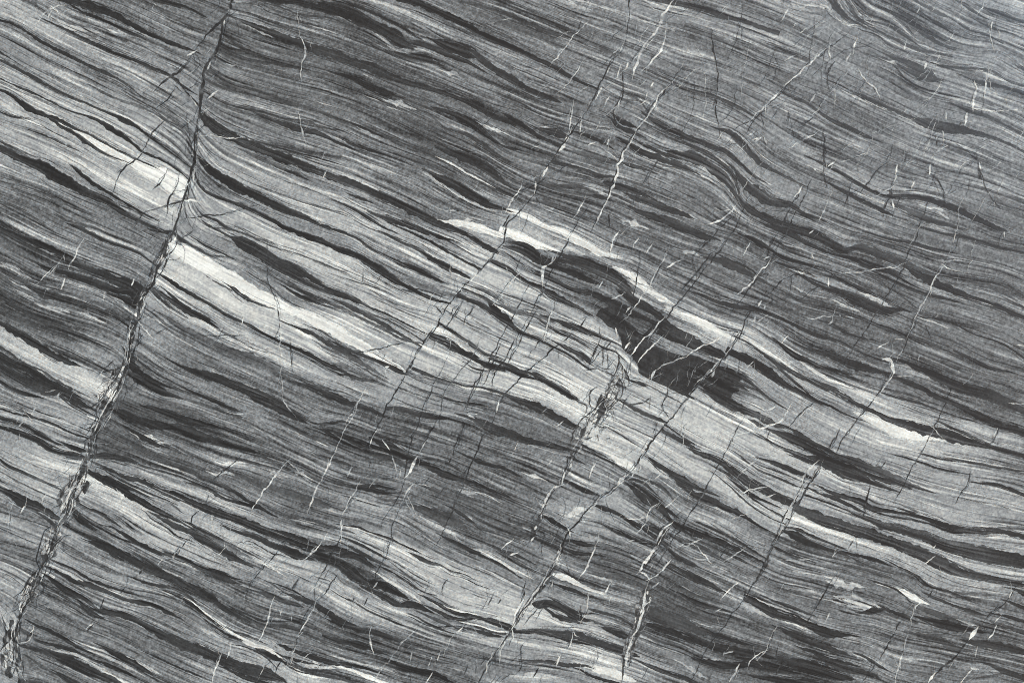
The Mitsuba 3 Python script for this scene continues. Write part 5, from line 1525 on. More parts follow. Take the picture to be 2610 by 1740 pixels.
t 1762,1178,165 1832,1197,165 1795,1212,185 1851,1234,180 1795,1193,170 1906,1234,150 1962,1215,160 1999,1197,165 1925,1197,160 2036,1182,165 2054,1171,170 1906,1271,185 1962,1308,190 1869,1256,185 1999,1252,175 2036,1241,200 1851,1289,130 1795,1278,130 1762,1271,130 1925,1301,165 1888,1315,125 1943,1338,140 1980,1334,190 1762,1312,150 1832,1338,130 1869,1360,140 1925,1382,135 1888,1412,130 1943,1419,140 1832,1400,110 1777,1389,95 1762,1419,85 1814,1430,90 1888,1449,120 1851,1452,120 1925,1467,110 1869,1482,115 1795,1474,100 1762,1493,75 1832,1504,90 1795,1530,70 1762,1548,65 1851,1548,105 1814,1567,85 1762,1593,75 1795,1622,85 1762,1659,110 1762,1696,140 1777,1648,100 1762,1726,120
t 2147,1227,170 2110,1208,185 2147,1171,90 2091,1234,165 2184,1245,170 2258,1264,175 2239,1238,150 2295,1241,150 2332,1197,150 2387,1215,155 2295,1182,150 2369,1182,150 2443,1197,140 2498,1201,135 2535,1175,120 2583,1171,115 2517,1234,145 2572,1227,130 2591,1271,145 2517,1282,160 2443,1271,160 2387,1264,155 2350,1289,170 2406,1308,175 2480,1319,165 2554,1308,150 2591,1326,130 2295,1289,165 2258,1319,165 2295,1334,165 2350,1349,160 2424,1367,160 2480,1371,155 2554,1382,160 2110,1282,150 2147,1308,155 2073,1271,170 2184,1341,150 2110,1249,165 2239,1304,150 2332,1400,145 2443,1419,160 2517,1441,165 2583,1456,165 2387,1404,160 2184,1382,190 2110,1345,190 2073,1338,195 2258,1404,180 2313,1434,175 2369,1449,165 2406,1478,165 2480,1482,165 2535,1493,165 2443,1471,150 2202,1397,175 2036,1326,195 2147,1375,180 2350,1482,140 2387,1504,120 2480,1511,130 2554,1511,135 2443,1519,130 2295,1467,110 2221,1430,120 2147,1426,105 2091,1404,105 2036,1397,120 2017,1378,110 1999,1419,120 2073,1437,120 2128,1445,100 2184,1449,100 2239,1456,95 2054,1467,110 1999,1467,100 1980,1486,90 1999,1511,85 2073,1486,110 2110,1497,110 2147,1504,110 2184,1515,105 2239,1511,90 2276,1522,95 2313,1530,130 2369,1534,120 2406,1548,110 2461,1559,110 2498,1537,110 2554,1548,100 2591,1530,110 2591,1574,100 2554,1596,100 2443,1585,75 2406,1604,85 2369,1567,90 2332,1585,100 2350,1622,95 2406,1633,90 2387,1670,90 2350,1659,100 2332,1696,95 2369,1707,95 2424,1659,75 2480,1659,100 2517,1641,75 2572,1641,75 2591,1678,90 2554,1696,90 2498,1689,95 2480,1730,95 2554,1730,85 2424,1730,90 2054,1530,90 2091,1559,115 2128,1567,130 2165,1574,120 2221,1574,105 2276,1578,105 2313,1559,95 2258,1604,120 2221,1604,105 2184,1585,120 2276,1622,130 2295,1641,120 2258,1652,150 2258,1678,170 2239,1707,150 2202,1730,130 2276,1715,90 2295,1685,90 1999,1534,110 2036,1559,150 1962,1559,120 1925,1548,160 1999,1578,120 1962,1596,95 1925,1585,100 1888,1578,110 1869,1604,95 1906,1622,95 1962,1633,90 2017,1641,85 1980,1659,70 1925,1678,70 1851,1678,65 1814,1696,65 1888,1707,80 1851,1730,90 1814,1726,90 1943,1726,85 1999,1689,65 2054,1678,65 2110,1678,70 2073,1715,65 2147,1707,75 2184,1696,90 2147,1670,90 2165,1645,95 2110,1641,80 2073,1622,75 2017,1730,70 2147,1737,80 2202,1670,110
k1 17 1792,1160:11.1 1825,1171:14.8 1855,1190:14.8 1884,1204:16.3 1906,1223:18.5 1940,1241:22.2 1977,1264:24.4 2006,1275:22.2 2032,1286:17
k 9.62 1851,1186 1873,1204 1888,1223 1906,1241
k 6.66 1832,1178 1869,1208 1903,1234 1936,1249
k 11.1 1877,1234:5.18 1899,1249:8.88 1921,1264:9.62 1947,1275:5.18 1977,1288:3.7
d 7.4 1821,1190 1862,1215 1895,1241
k 14.8 1932,1167:3.7 1969,1178:11.1 2006,1193:11.1 2043,1208:8.88 2069,1219:7.4
d 5.18 1947,1190 1992,1204 2036,1223 2073,1234
k 7.4 1914,1182 1940,1201 1977,1215 2029,1238 2058,1245
p 11.1 1777,1175:5.18 1807,1190:12.6 1836,1204:7.4
p 5.18 1918,1182 1947,1197 1977,1208
k 3.7 1851,1212 1888,1245 1925,1275 1969,1301 2010,1323
k 3.7 1825,1208 1862,1241 1906,1282 1962,1319 1999,1334
w 11.1 1862,1227 1895,1249 1914,1264
k1 17 1740,1228:22.2 1762,1238:14.8 1792,1249:11.1 1814,1256:7.4
k 16.3 1747,1245:5.92 1777,1264:18.5 1814,1275:18.5 1844,1289:16.3 1873,1304:16.3 1899,1315:13.3 1925,1334:7.4 1955,1349:3.7
d 11.1 1755,1256 1792,1275 1829,1289
w1 9.62 1740,1304:5.18 1762,1315:14.8 1784,1326:7.4 1803,1330:2.22
k1 16.3 1740,1341:11.1 1770,1356:16.3 1799,1367:14.8 1829,1378:14.8 1858,1389:14.8 1888,1404:13.3 1918,1419:8.88 1947,1434:5.18
k 5.92 1777,1330 1821,1349 1858,1367 1895,1389 1947,1419
d 4.44 1814,1334 1862,1367 1899,1386 1947,1397
d 11.1 1777,1375 1825,1397 1869,1419
d1 18.5 1740,1378 1788,1397 1832,1419
k 29.6 2025,1293:22.2 2058,1308:29.6 2095,1323:29.6 2132,1334:28.1 2169,1345:28.1 2206,1356:29.6 2243,1371:29.6 2280,1382:29.6 2317,1397:31.1 2354,1408:25.9 2384,1423:29.6 2421,1441:25.9 2461,1460:22.2 2502,1471:16.3 2546,1482:13.3 2606,1489:8.88
k 8.88 2073,1326:3.7 2110,1341:7.4 2147,1352:7.4 2184,1367:5.18
k 8.88 2317,1412:5.18 2354,1426:11.1 2384,1441:11.1 2421,1456:8.88 2461,1467:5.92
w 5.92 2021,1319 2073,1338 2125,1356 2176,1375 2213,1386
k 13.3 2058,1241:2.22 2088,1256:7.4 2125,1267:13.3 2154,1282:11.1 2184,1297:7.4 2199,1304:3.7
k 12.6 2080,1234:2.96 2125,1256:9.62 2162,1267:11.1 2199,1278:14.8 2221,1293:14.8 2258,1301:13.3 2302,1308:8.88 2339,1315:6.66 2384,1326:11.1 2417,1341:11.1 2450,1345:7.4
k 5.18 2051,1260 2095,1275 2139,1293 2169,1304
k2 20.7 2184,1312:5.18 2221,1326:14.8 2258,1341:22.2 2295,1349:24.4 2332,1360:22.2 2369,1371:25.9 2398,1386:29.6 2435,1397:33.3 2472,1404:37 2509,1412:40.7 2546,1419:40.7 2583,1426:40.7 2610,1430:37
k 5.18 2202,1293 2258,1312 2317,1323 2369,1334
k 7.4 2310,1301 2354,1319 2391,1334 2424,1349
k 11.1 2384,1338:7.4 2428,1352:12.6 2465,1352:14.8 2502,1356:11.1 2532,1356:7.4
k2 12.6 2491,1345:5.18 2528,1349:11.1 2572,1360:13.3 2610,1367:14.8
d2 7.4 2443,1338 2502,1345 2572,1345 2610,1349
d 4.44 2295,1286 2369,1315 2424,1334
k1 33.3 2032,1160:7.4 2066,1171:22.2 2095,1175:25.9 2125,1186:37 2158,1201:44.4 2191,1215:29.6 2217,1227:14.8
k1 18.5 2132,1160:11.1 2173,1171:16.3 2213,1190:16.3 2250,1204:16.3 2287,1219:14.8 2324,1238:8.88 2369,1252:3.7
k 11.1 2176,1197:7.4 2221,1212:11.1 2258,1223:14.8 2295,1234:11.1
k 14.8 2158,1204:22.2 2199,1219:18.5 2228,1230:11.1 2258,1241:9.62 2287,1251:3.7
k1 5.18 2302,1164 2347,1178 2391,1193 2450,1204
k3 9.62 2361,1160:7.4 2406,1169:9.62 2454,1175:7.4 2495,1180:5.18 2539,1190:5.18 2610,1201:5.18
w 5.92 2495,1178 2528,1186 2576,1191
d1 5.18 2424,1160 2480,1171
k2 7.4 2498,1230 2535,1234 2572,1245 2610,1260
d2 8.88 2495,1215 2554,1223 2610,1241
d2 5.18 2517,1167 2572,1182 2610,1193
p 11.1 2487,1334 2502,1338 2517,1341
p 5.18 2565,1341 2587,1345
p 11.1 2443,1497:3.7 2480,1500:8.88 2517,1506:8.88 2554,1510:4.44
k 14.8 1995,1352:5.18 2021,1363:18.5 2051,1378:18.5 2080,1389:12.6 2110,1400:9.62 2139,1408:7.4
k 8.88 1999,1341:3.7 2036,1349:7.4 2073,1367:7.4 2110,1382:5.18 2147,1397:5.18
k 11.1 2154,1408:5.18 2191,1415:11.1 2228,1426:8.88 2258,1437:5.18
k 5.18 1969,1389 2014,1412 2058,1426
d 5.92 1984,1375 2036,1397 2091,1415 2147,1426
d 5.92 2158,1412 2213,1441 2276,1460
d 7.4 2147,1437 2221,1456 2295,1482
k 4.44 2258,1426 2302,1449 2332,1463 2354,1482 2376,1497
k 4.44 2332,1467 2361,1493 2406,1504 2461,1522
k 5.18 2232,1482 2265,1493 2295,1508 2317,1530
d 4.44 2295,1486 2332,1511 2365,1530
k 7.4 2365,1515:3.7 2398,1530:7.4 2443,1545:7.4 2498,1563:5.18
d 9.62 2369,1493 2424,1511 2480,1534
d 8.88 2406,1508 2461,1511 2528,1515
k2 11.1 2583,1500:5.92 2610,1511:13.3
k2 8.88 2569,1530 2610,1548
w 13.3 2247,1491:2.22 2276,1497:7.4 2302,1508:13.3 2328,1522:14.8 2354,1534:5.92
k 5.18 1899,1515 1932,1530 1962,1552
k 25.9 1899,1524:8.88 1925,1537:18.5 1955,1552:22.2 1984,1567:22.2 2014,1574:20.7 2047,1585:14.8 2066,1591:7.4
k 18.5 2051,1589:7.4 2080,1600:22.2 2110,1611:22.2 2139,1615:14.8 2176,1619:5.18
k 11.1 1969,1530 2014,1545 2051,1559
w 5.18 1903,1515 1947,1534 1999,1552 2036,1571 2058,1580
w 8.88 1886,1541:8.88 1910,1552:11.1 1940,1563:11.1 1969,1574:5.18
p 5.92 1969,1571 2014,1585 2043,1600
w 5.18 2062,1587 2091,1593 2128,1600
k 14.8 1977,1596:5.18 2014,1611:13.3 2036,1619:11.1
k 12.6 2029,1622:11.1 2066,1637:14.8 2102,1648:14.8 2139,1659:7.4
k 8.88 2073,1637 2125,1659 2184,1678
d 11.1 1899,1567 1947,1589 1999,1608
w 3.7 2102,1656 2132,1659
w 5.92 2191,1670 2217,1678
w 5.18 2040,1600 2054,1606 2066,1609
p 8.88 2099,1608:3.7 2117,1615:7.4 2136,1619:3.7
k 11.1 2195,1667:3.7 2221,1682:8.88 2239,1695:7.4
k 9.62 2250,1545:5.18 2280,1563:11.1 2310,1571:14.8 2324,1582:7.4
k 18.5 2195,1563:5.92 2225,1556:18.5 2254,1552:7.4
d 8.88 2236,1574 2287,1589 2332,1596
d 9.62 2199,1534 2250,1559 2295,1578
k 25.9 2339,1571:7.4 2387,1585:20.7 2435,1596:25.9 2480,1604:11.1
d 14.8 2332,1545 2387,1563 2443,1582
d 22.2 2339,1615 2398,1633 2443,1652
d 7.4 2313,1611 2369,1619 2424,1611
w 9.62 2110,1469:3.7 2127,1473:7.4
w 11.1 2125,1482:8.88 2147,1487:11.1 2173,1491:12.6 2202,1495:2.22
p 33.3 2158,1526:14.8 2180,1534:33.3 2206,1543:25.9 2232,1548:14.8 2258,1552:2.96
w 14.8 2169,1530 2191,1537 2213,1545
d 14.8 2158,1530 2165,1534
p 7.4 2006,1498 2058,1504 2099,1519
w 4.44 2099,1526 2132,1534 2165,1543
p 3.7 2036,1458 2066,1461
w 4.44 1855,1510 1873,1519 1892,1528
w 3.7 1784,1426 1799,1424 1814,1437
w 2.96 1814,1441 1844,1452
w 2.96 1747,1497 1770,1510
w 3.7 1777,1585 1807,1595
p 3.7 1792,1471 1821,1482
p 5.18 2443,1578 2472,1589
w 2.96 2324,1678 2369,1682 2410,1691
k1 18.5 1740,1456 1784,1478 1825,1497
d1 18.5 1740,1500 1777,1519 1814,1530
k1 11.1 1740,1515 1792,1541 1836,1552
d1 14.8 1740,1548 1795,1571 1844,1578
k 14.8 1795,1604 1840,1622 1888,1637
k 22.2 1762,1619:11.1 1814,1645:22.2 1888,1659:22.2 1947,1670:14.8
k 22.2 1807,1685 1851,1693 1906,1693
k 22.2 1899,1678:7.4 1947,1696:22.2 1999,1707:18.5
k 33.3 1999,1678:7.4 2043,1693:33.3 2091,1704:33.3 2139,1719:22.2
k2 18.5 1947,1726 1999,1733 2054,1737
k 22.2 2110,1685 2158,1704 2202,1711
k 14.8 2066,1659 2110,1678 2165,1689
p1 11.1 1740,1689:5.18 1762,1704:11.1 1784,1719:7.4
k2 18.5 2465,1633:7.4 2502,1641:18.5 2554,1648:22.2 2610,1659:14.8
k2 14.8 2517,1689:7.4 2554,1707:14.8 2610,1726:14.8
d2 14.8 2535,1585 2610,1611
d 14.8 2369,1689 2424,1696
d 11.1 2480,1730 2554,1715
d 7.4 2465,1559 2517,1578
k2 8.88 2517,1559 2572,1571 2610,1582
v2 2.96 1814,1437 1777,1397 1740,1382
v 3.33 1894,1397 1873,1412 1847,1428
v 2.59 1914,1308 1888,1314 1862,1326
v 2.22 1951,1241 1918,1249 1895,1256
v 2.96 1977,1600 1962,1626 1953,1656 1936,1674
v 3.33 1951,1658 1918,1682 1908,1698
v2 3.33 1886,1689 1873,1711 1858,1737
v2 3.7 2304,1656:2.96 2295,1685:4.44 2284,1726:6.66 2282,1740:6.66
v 1.85 2313,1615 2302,1659
v 4.44 2334,1541 2324,1582 2317,1600
v 3.7 2358,1534 2339,1537 2332,1552
v 2.96 1879,1486 1858,1500 1840,1521
v 2.96 1869,1659 1844,1665
v 1.85 1847,1659 1844,1669
w 3.7 1799,1678 1829,1682
v 2.22 1840,1548 1821,1559
v 11.1 2495,1593:5.18 2480,1615:13.3 2469,1630:5.18
v 5.92 2541,1591:2.22 2532,1608:5.18 2517,1630:5.92
v 2.96 2552,1567 2535,1585
v 3.33 2491,1646 2485,1674
v2 3.33 2480,1700 2461,1726 2447,1740
v 5.18 2472,1700 2495,1704
v 2.59 1932,1167 1910,1182 1881,1215
v 2.22 1977,1258 1947,1267
v 2.22 2385,1389 2365,1406
v 2.22 2384,1415 2350,1441
v 2.22 2132,1406 2121,1419
v 2.22 2173,1504 2169,1522
v 1.85 1999,1486 1984,1508
v 2.22 2114,1561 2104,1582
v 2.22 2080,1178 2051,1212 2047,1230
v 1.85 1992,1426 2036,1426 2073,1419
v1 1.85 1740,1393 1792,1371
v 3.7 2043,1252 1999,1323
c 2.96 2095,1178 2066,1227 2043,1271 2021,1308 1999,1345 1977,1378
c 2.59 2051,1215 2029,1267 1999,1315 1992,1338 1977,1367
c 2.96 1958,1412 1943,1449 1925,1482
c1 3.7 2610,1478 2587,1500 2565,1530 2535,1556 2506,1582
c2 4.44 2472,1630 2443,1659 2417,1689 2391,1711 2369,1737
v 2.96 2580,1504 2572,1522
v2 6.66 2387,1711:3.7 2373,1726:7.4 2365,1740:5.18
c 2.22 2258,1175 2243,1197
c 2.22 2217,1234 2210,1275 2201,1312
c 1.85 2472,1208 2458,1241 2439,1275
c 1.85 2295,1585 2269,1622 2247,1667
c 1.85 2232,1685 2217,1711 2202,1730
c 1.85 2125,1474 2095,1522 2066,1571 2058,1582
c 1.85 2176,1375 2162,1397
c 1.48 1999,1670 1992,1693 1977,1719
c 1.85 1881,1367 1862,1389
c 1.85 1851,1397 1832,1426
c 1.85 2376,1504 2365,1522
P 50 1519,804 1536,815 1549,834 1568,840 1580,864 1585,885 1592,900 1613,906 1621,923 1629,938 1625,947 1651,963 1676,976 1706,987 1732,997 1753,1005 1766,989 1781,976 1798,959 1815,945 1832,932 1825,928 1804,920 1783,911 1761,905 1740,906 1719,900 1702,894 1683,886 1666,878 1653,862 1634,856 1625,840 1604,823 1591,813 1583,791 1570,779 1549,781 1532,787
P 48 1598,802 1634,815 1664,828 1651,843 1630,864 1653,861 1659,846 1689,857 1719,871 1740,879 1761,889 1783,895 1804,904 1825,911 1838,915 1853,902 1838,891 1825,885 1800,881 1781,868 1761,860 1749,848 1727,836 1685,822 1644,809 1613,791 1591,787
P 50 1831,933 1858,937 1881,950 1895,965 1882,972 1868,983 1888,994 1862,1005 1869,1024 1851,1020 1814,1002 1781,981 1799,965 1820,944
P 50 1738,907 1762,903 1795,913 1826,927 1810,946 1788,968 1762,992 1738,997
c 2.22 1898,530 1862,600 1790,692 1722,780 1645,880
c 1.85 1480,560 1432,640 1392,722 1352,800 1310,890
c 1.85 1330,760 1282,850 1240,932 1200,1010
c 1.85 1120,950 1082,1030 1050,1120 1030,1220 1000,1290
c 1.85 2350,560 2302,682 2230,800 2165,900
v 1.85 912,1030 872,1110 830,1200 792,1290
c 1.85 2050,500 2008,590 1950,682 1892,760
v 1.85 1700,640 1655,730 1600,800
c 1.85 1250,1080 1205,1170 1165,1270 1130,1350
c 1.85 1880,1090 1830,1190 1770,1290 1700,1400
c 1.48 2420,1000 2370,1110 2300,1240
"""
FAULT_LINES = [[(592,0),(583,26),(573,48),(566,74),(560,104),(547,137),(529,159),(520,178),(517,207),(512,237),(510,281),(502,314),(501,355),(499,392),(494,425),(483,462),(472,499),(457,544),(448,580),(429,610),(418,643),(403,680),(385,721),(366,754),(355,787),(346,820),(337,854),(329,894),(326,931),(318,957),(303,991),(285,1024),(263,1065),(244,1098),(233,1124),(227,1160),(215,1182),(207,1208),(196,1234),(181,1275),(174,1304),(155,1330),(141,1360),(126,1397),(115,1430),(100,1456),(85,1493),(70,1530),(55,1556),(44,1585),(43,1622),(44,1659),(46,1696),(48,1740)],
    [(1602,0),(1599,59),(1591,122),(1565,148),(1547,189),(1528,222),(1506,266),(1477,307),(1451,344),(1429,377),(1403,414),(1377,451),(1364,492),(1347,514),(1321,544),(1288,580),(1288,611),(1273,632),(1251,658),(1229,680),(1214,698),(1192,717),(1173,739),(1155,761),(1144,776),(1129,798),(1110,828),(1096,854),(1073,887),(1051,924),(1033,954),(1016,983),(996,1016),(979,1057),(962,1090),(944,1116),(914,1234),(877,1304),(847,1480),(766,1604),(730,1740)],
    [(2130,0),(2100,130),(2060,300),(2010,480),(1990,640),(1966,743),(1895,835),(1881,861),(1862,883),(1840,913),(1814,946),(1788,968),(1762,998),(1740,1028),(1721,1057),(1699,1076),(1676,1105),(1647,1142),(1636,1160),(1625,1186),(1599,1215),(1569,1238),(1540,1260),(1514,1282),(1491,1304),(1469,1330),(1447,1352),(1436,1378),(1429,1404),(1417,1430),(1399,1463),(1380,1489),(1358,1519),(1343,1541),(1329,1563),(1310,1593),(1292,1619),(1273,1652),(1251,1678),(1236,1707),(1221,1740)],
    [(2550,0),(2500,300),(2440,580),(2406,676),(2339,798),(2312,854),(2275,940),(2247,1003),(2180,1074),(2095,1178),(2073,1215),(2054,1252),(2029,1297),(2006,1330),(1984,1371),(1966,1408),(1947,1452),(1921,1489),(1899,1526),(1881,1552),(1855,1582),(1829,1611),(1807,1641),(1788,1678),(1773,1711),(1762,1740)]]
FAULT_CRACK = [(0, 1740, 7.0), (0, 1116, 2.6), (835, 1740, 2.9), (1178, 1740, 1.5)]

TONE = dict(k=45, d=74, m=98, l=150, p=190, w=229)
X0, X1, Y0, Y1 = -330.0, 2940.0, -270.0, 2010.0        # the slab
STEP = 10.0
gx, gy = np.arange(X0 - 40, X1 + 41, STEP), np.arange(Y0 - 40, Y1 + 41, STEP)
NX, NY = len(gx), len(gy)
GX, GY = np.meshgrid(gx, gy)

lines, samples = [], []
for row in TRACES.strip().splitlines():
    head, *rest = row.split()
    if head == 't':
        samples += [tuple(map(float, q.split(','))) for q in rest]
        continue
    w, pts, ws = float(rest[0]), [], []                # for P the width stands for the tone
    for q in rest[1:]:
        q, _, ww = q.partition(':')
        pts.append(tuple(map(float, q.split(','))))
        ws.append(float(ww) if ww else None)
    lines.append((head[0], int(head[1:] or 0), w, np.array(pts), ws))
samples = np.array(samples)

# ---------------- the blocks between the faults
FAULTS = [np.array(f, float) for f in FAULT_LINES]
edges = []
for f in FAULTS:                                       # x of the fault as a function of y, run on to the slab's edges
    o = np.argsort(f[:, 1])
    f = f[o]
    yy, xx = f[:, 1], f[:, 0]
    sl0, sl1 = (xx[3] - xx[0]) / (yy[3] - yy[0]), (xx[-1] - xx[-4]) / (yy[-1] - yy[-4])
    yy = np.concatenate([[Y0 - 60], yy, [Y1 + 60]])
    xx = np.concatenate([[xx[0] + sl0 * (yy[0] - yy[1])], xx, [xx[-1] + sl1 * (yy[-1] - yy[-2])]])
    edges.append((yy, xx))


def edge_x(i, y):
    return np.full(np.shape(y), X0) if i == 0 else np.full(np.shape(y), X1) if i == len(edges) + 1 else np.clip(np.interp(y, *edges[i - 1]), X0, X1)


NB = len(edges) + 1
SIDE = [0] + [1] * (NB - 1)                            # only the first fault shifts the layering


def block_of(x, y):
    return int(sum(x > np.interp(y, *e) for e in edges))


# ---------------- the dip of the layering everywhere, and from it the depth in the layering, block by block
accum = np.zeros((2, 3, NY, NX))
for kind, _, w, pts, _ in lines:
    if kind not in 'kdmlpw':
        continue
    for a, b in zip(pts[:-1], pts[1:]):
        v = b - a
        L = math.hypot(*v)
        if L < 6 or L < 1.2 * w:
            continue
        th = math.atan2(v[1], v[0])
        if not -0.5 < (th + 0.5) % math.pi - 0.5 < 1.36:
            continue
        for k in range(max(1, int(L / 8))):
            q = a + v * (k + 0.5) / max(1, int(L / 8))
            i, j = int(round((q[1] - gy[0]) / STEP)), int(round((q[0] - gx[0]) / STEP))
            if 0 <= i < NY and 0 <= j < NX:
                accum[SIDE[block_of(*q)], :, i, j] += (math.cos(2 * th), math.sin(2 * th), 1.0)
DIRX, DIRY, DEPTH, PALE = [np.zeros((NB, NY, NX)) for _ in range(4)]
for b in range(2):
    c, s, n = 0, 0, 1e-12
    for sig, wt in ((2.0, 1.0), (4, 0.05), (9, 0.004), (20, 3e-4), (50, 2e-5)):
        g = [ndimage.gaussian_filter(accum[b, k], sig) * sig * sig for k in range(3)]
        c, s, n = c + wt * g[0], s + wt * g[1], n + wt * g[2]
    th = 0.5 * np.arctan2(s + 1e-9 * math.sin(2 * FLOW), c + 1e-9 * math.cos(2 * FLOW))
    th = np.where(th < -0.9, th + math.pi, th)
    dx, dy = np.cos(th), np.sin(th)
    DIRX[b], DIRY[b] = dx, dy
    lo, hi = (X0 - 99 + 0 * GY, edge_x(1, GY) + 70) if b == 0 else (edge_x(1, GY) - 70, X1 + 99 + 0 * GY)
    on = (GX >= lo) & (GX <= hi)
    num = -np.ones((NY, NX), int)
    num[on] = np.arange(on.sum())
    rows, cols, vals, rhs, r = [], [], [], [], 0
    ok = on[:-1, :-1] & on[:-1, 1:] & on[1:, :-1]
    p0, px, py = num[:-1, :-1][ok], num[:-1, 1:][ok], num[1:, :-1][ok]
    ux, uy = dx[:-1, :-1][ok], dy[:-1, :-1][ok]
    m = len(p0)
    for (ax, ay), wt, target in (((ux, uy), 6.0, 0.0), ((-uy, ux), 1.0, STEP)):
        rr = np.arange(r, r + m)
        rows += [rr, rr, rr]
        cols += [px, py, p0]
        vals += [wt * ax, wt * ay, -wt * (ax + ay)]
        rhs.append(np.full(m, wt * target))
        r += m
    A = sparse.csr_matrix((np.concatenate(vals), (np.concatenate(rows), np.concatenate(cols))), (r, on.sum()))
    N = (A.T @ A + 1e-6 * sparse.identity(on.sum())).tocsc()
    t = splu(N).solve(A.T @ np.concatenate(rhs))
    d = np.zeros((NY, NX))
    d[on] = t
    idx = ndimage.distance_transform_edt(~on, return_distances=False, return_indices=True)
    DEPTH[b] = d[idx[0], idx[1]] + 400.0 * b
DIRX[2:], DIRY[2:], DEPTH[2:] = DIRX[1], DIRY[1], DEPTH[1]


def at(grid, x, y):
    return ndimage.map_coordinates(grid, [(np.asarray(y) - gy[0]) / STEP, (np.asarray(x) - gx[0]) / STEP], order=1, mode='nearest')


# ---------------- how pale the plain rock is: the readings, carried along the layering
sb = np.array([SIDE[block_of(x, y)] for x, y, _ in samples])
S_ALL = GX * math.cos(FLOW) + GY * math.sin(FLOW)
for b in range(2):
    q = samples[sb == b]
    qs, qt = q[:, 0] * math.cos(FLOW) + q[:, 1] * math.sin(FLOW), at(DEPTH[b], q[:, 0], q[:, 1])
    num, den = 0, 1e-12
    for s0, t0, wt in ((55, 9, 1.0), (110, 20, 0.03), (300, 50, 0.001), (1200, 300, 1e-6)):
        for k in range(len(q)):
            e = wt * np.exp(-0.5 * ((S_ALL - qs[k]) / s0) ** 2 - 0.5 * ((DEPTH[b] - qt[k]) / t0) ** 2)
            num, den = num + e * q[k, 2], den + e
    PALE[b] = num / den / 255.0
    PALE[b] += 0.02 + 0.045 * np.clip((0.47 - PALE[b]) / 0.12, 0, 1)
PALE[2:] = PALE[1]

# ------------------------------------------------------------------ helpers for the pieces
SLAB = 'stone_slab'
labels[SLAB] = {'label': 'polished slab of banded dark grey and white marble crossed by cracks and white veins', 'category': 'stone slab', 'kind': 'thing'}
count = {}


def put(parent, name, v, f, uv, kind=None):
    key = f'{parent}__{name}'
    count[key] = count.get(key, -1) + 1
    if count[key]:
        key += f'_{count[key]:03d}'
    v = np.asarray(v, float)
    world = np.stack([(v[:, 0] - WIDE / 2) * 0.001, (HIGH / 2 - v[:, 1]) * 0.001, v[:, 2] * 0.001], 1)
    scene[key] = mikit.ply((world, np.asarray(f)[:, ::-1]), 'stone', uv=np.asarray(uv))
    if kind:
        labels[key] = {'kind': kind}
    return key


def wave(n, ds, lengths, seed):
    """A smooth random line with about unit size, the sum of several wavelengths (mm)."""
    r = np.random.default_rng(seed)
    out = np.zeros(n)
    x = np.arange(n) * ds
    for L, a in lengths:
        k = r.normal(size=int(n * ds / L) + 4)
        q = x / L + r.random()
        i = q.astype(int)
        f = q - i
        f = f * f * (3 - 2 * f)
        out += a * (k[i] * (1 - f) + k[i + 1] * f)
    return out


def smooth_line(pts, ds, ws=None):
    d = np.concatenate([[0], np.cumsum(np.hypot(*np.diff(pts, axis=0).T))])
    keep = np.concatenate([[True], np.diff(d) > 1e-6])
    d, pts = d[keep], pts[keep]
    n = max(4, int(d[-1] / ds) + 1)
    q = np.linspace(0, d[-1], n)
    if len(pts) < 3:
        out = np.stack([np.interp(q, d, pts[:, k]) for k in (0, 1)], 1)
    else:
        out = np.stack([PchipInterpolator(d, pts[:, k])(q) for k in (0, 1)], 1)
        s = max(1.0, 8.0 / ds)
        sm = ndimage.gaussian_filter1d(out, s, axis=0, mode='nearest')
        fade = np.clip(np.minimum(np.arange(n), np.arange(n)[::-1]) / (2 * s), 0, 1)[:, None]
        out = out * (1 - fade) + sm * fade
    return (out, None) if ws is None else (out, np.interp(q, d, np.asarray(ws)[keep]))


def normals(line):
    g = np.gradient(line, axis=0)
    g /= np.hypot(g[:, 0], g[:, 1])[:, None] + 1e-9
    return np.stack([-g[:, 1], g[:, 0]], 1)


def follow(b, x, y, length, sign, ds=6.0):
    out = []
    for _ in range(int(length / ds)):
        x += sign * ds * at(DIRX[b], [x], [y])[0]
        y += sign * ds * at(DIRY[b], [x], [y])[0]
        out.append((x, y))
    return np.array(out).reshape(-1, 2)


FR = np.array([-1.0, -0.82, 0.0, 0.82, 1.0])


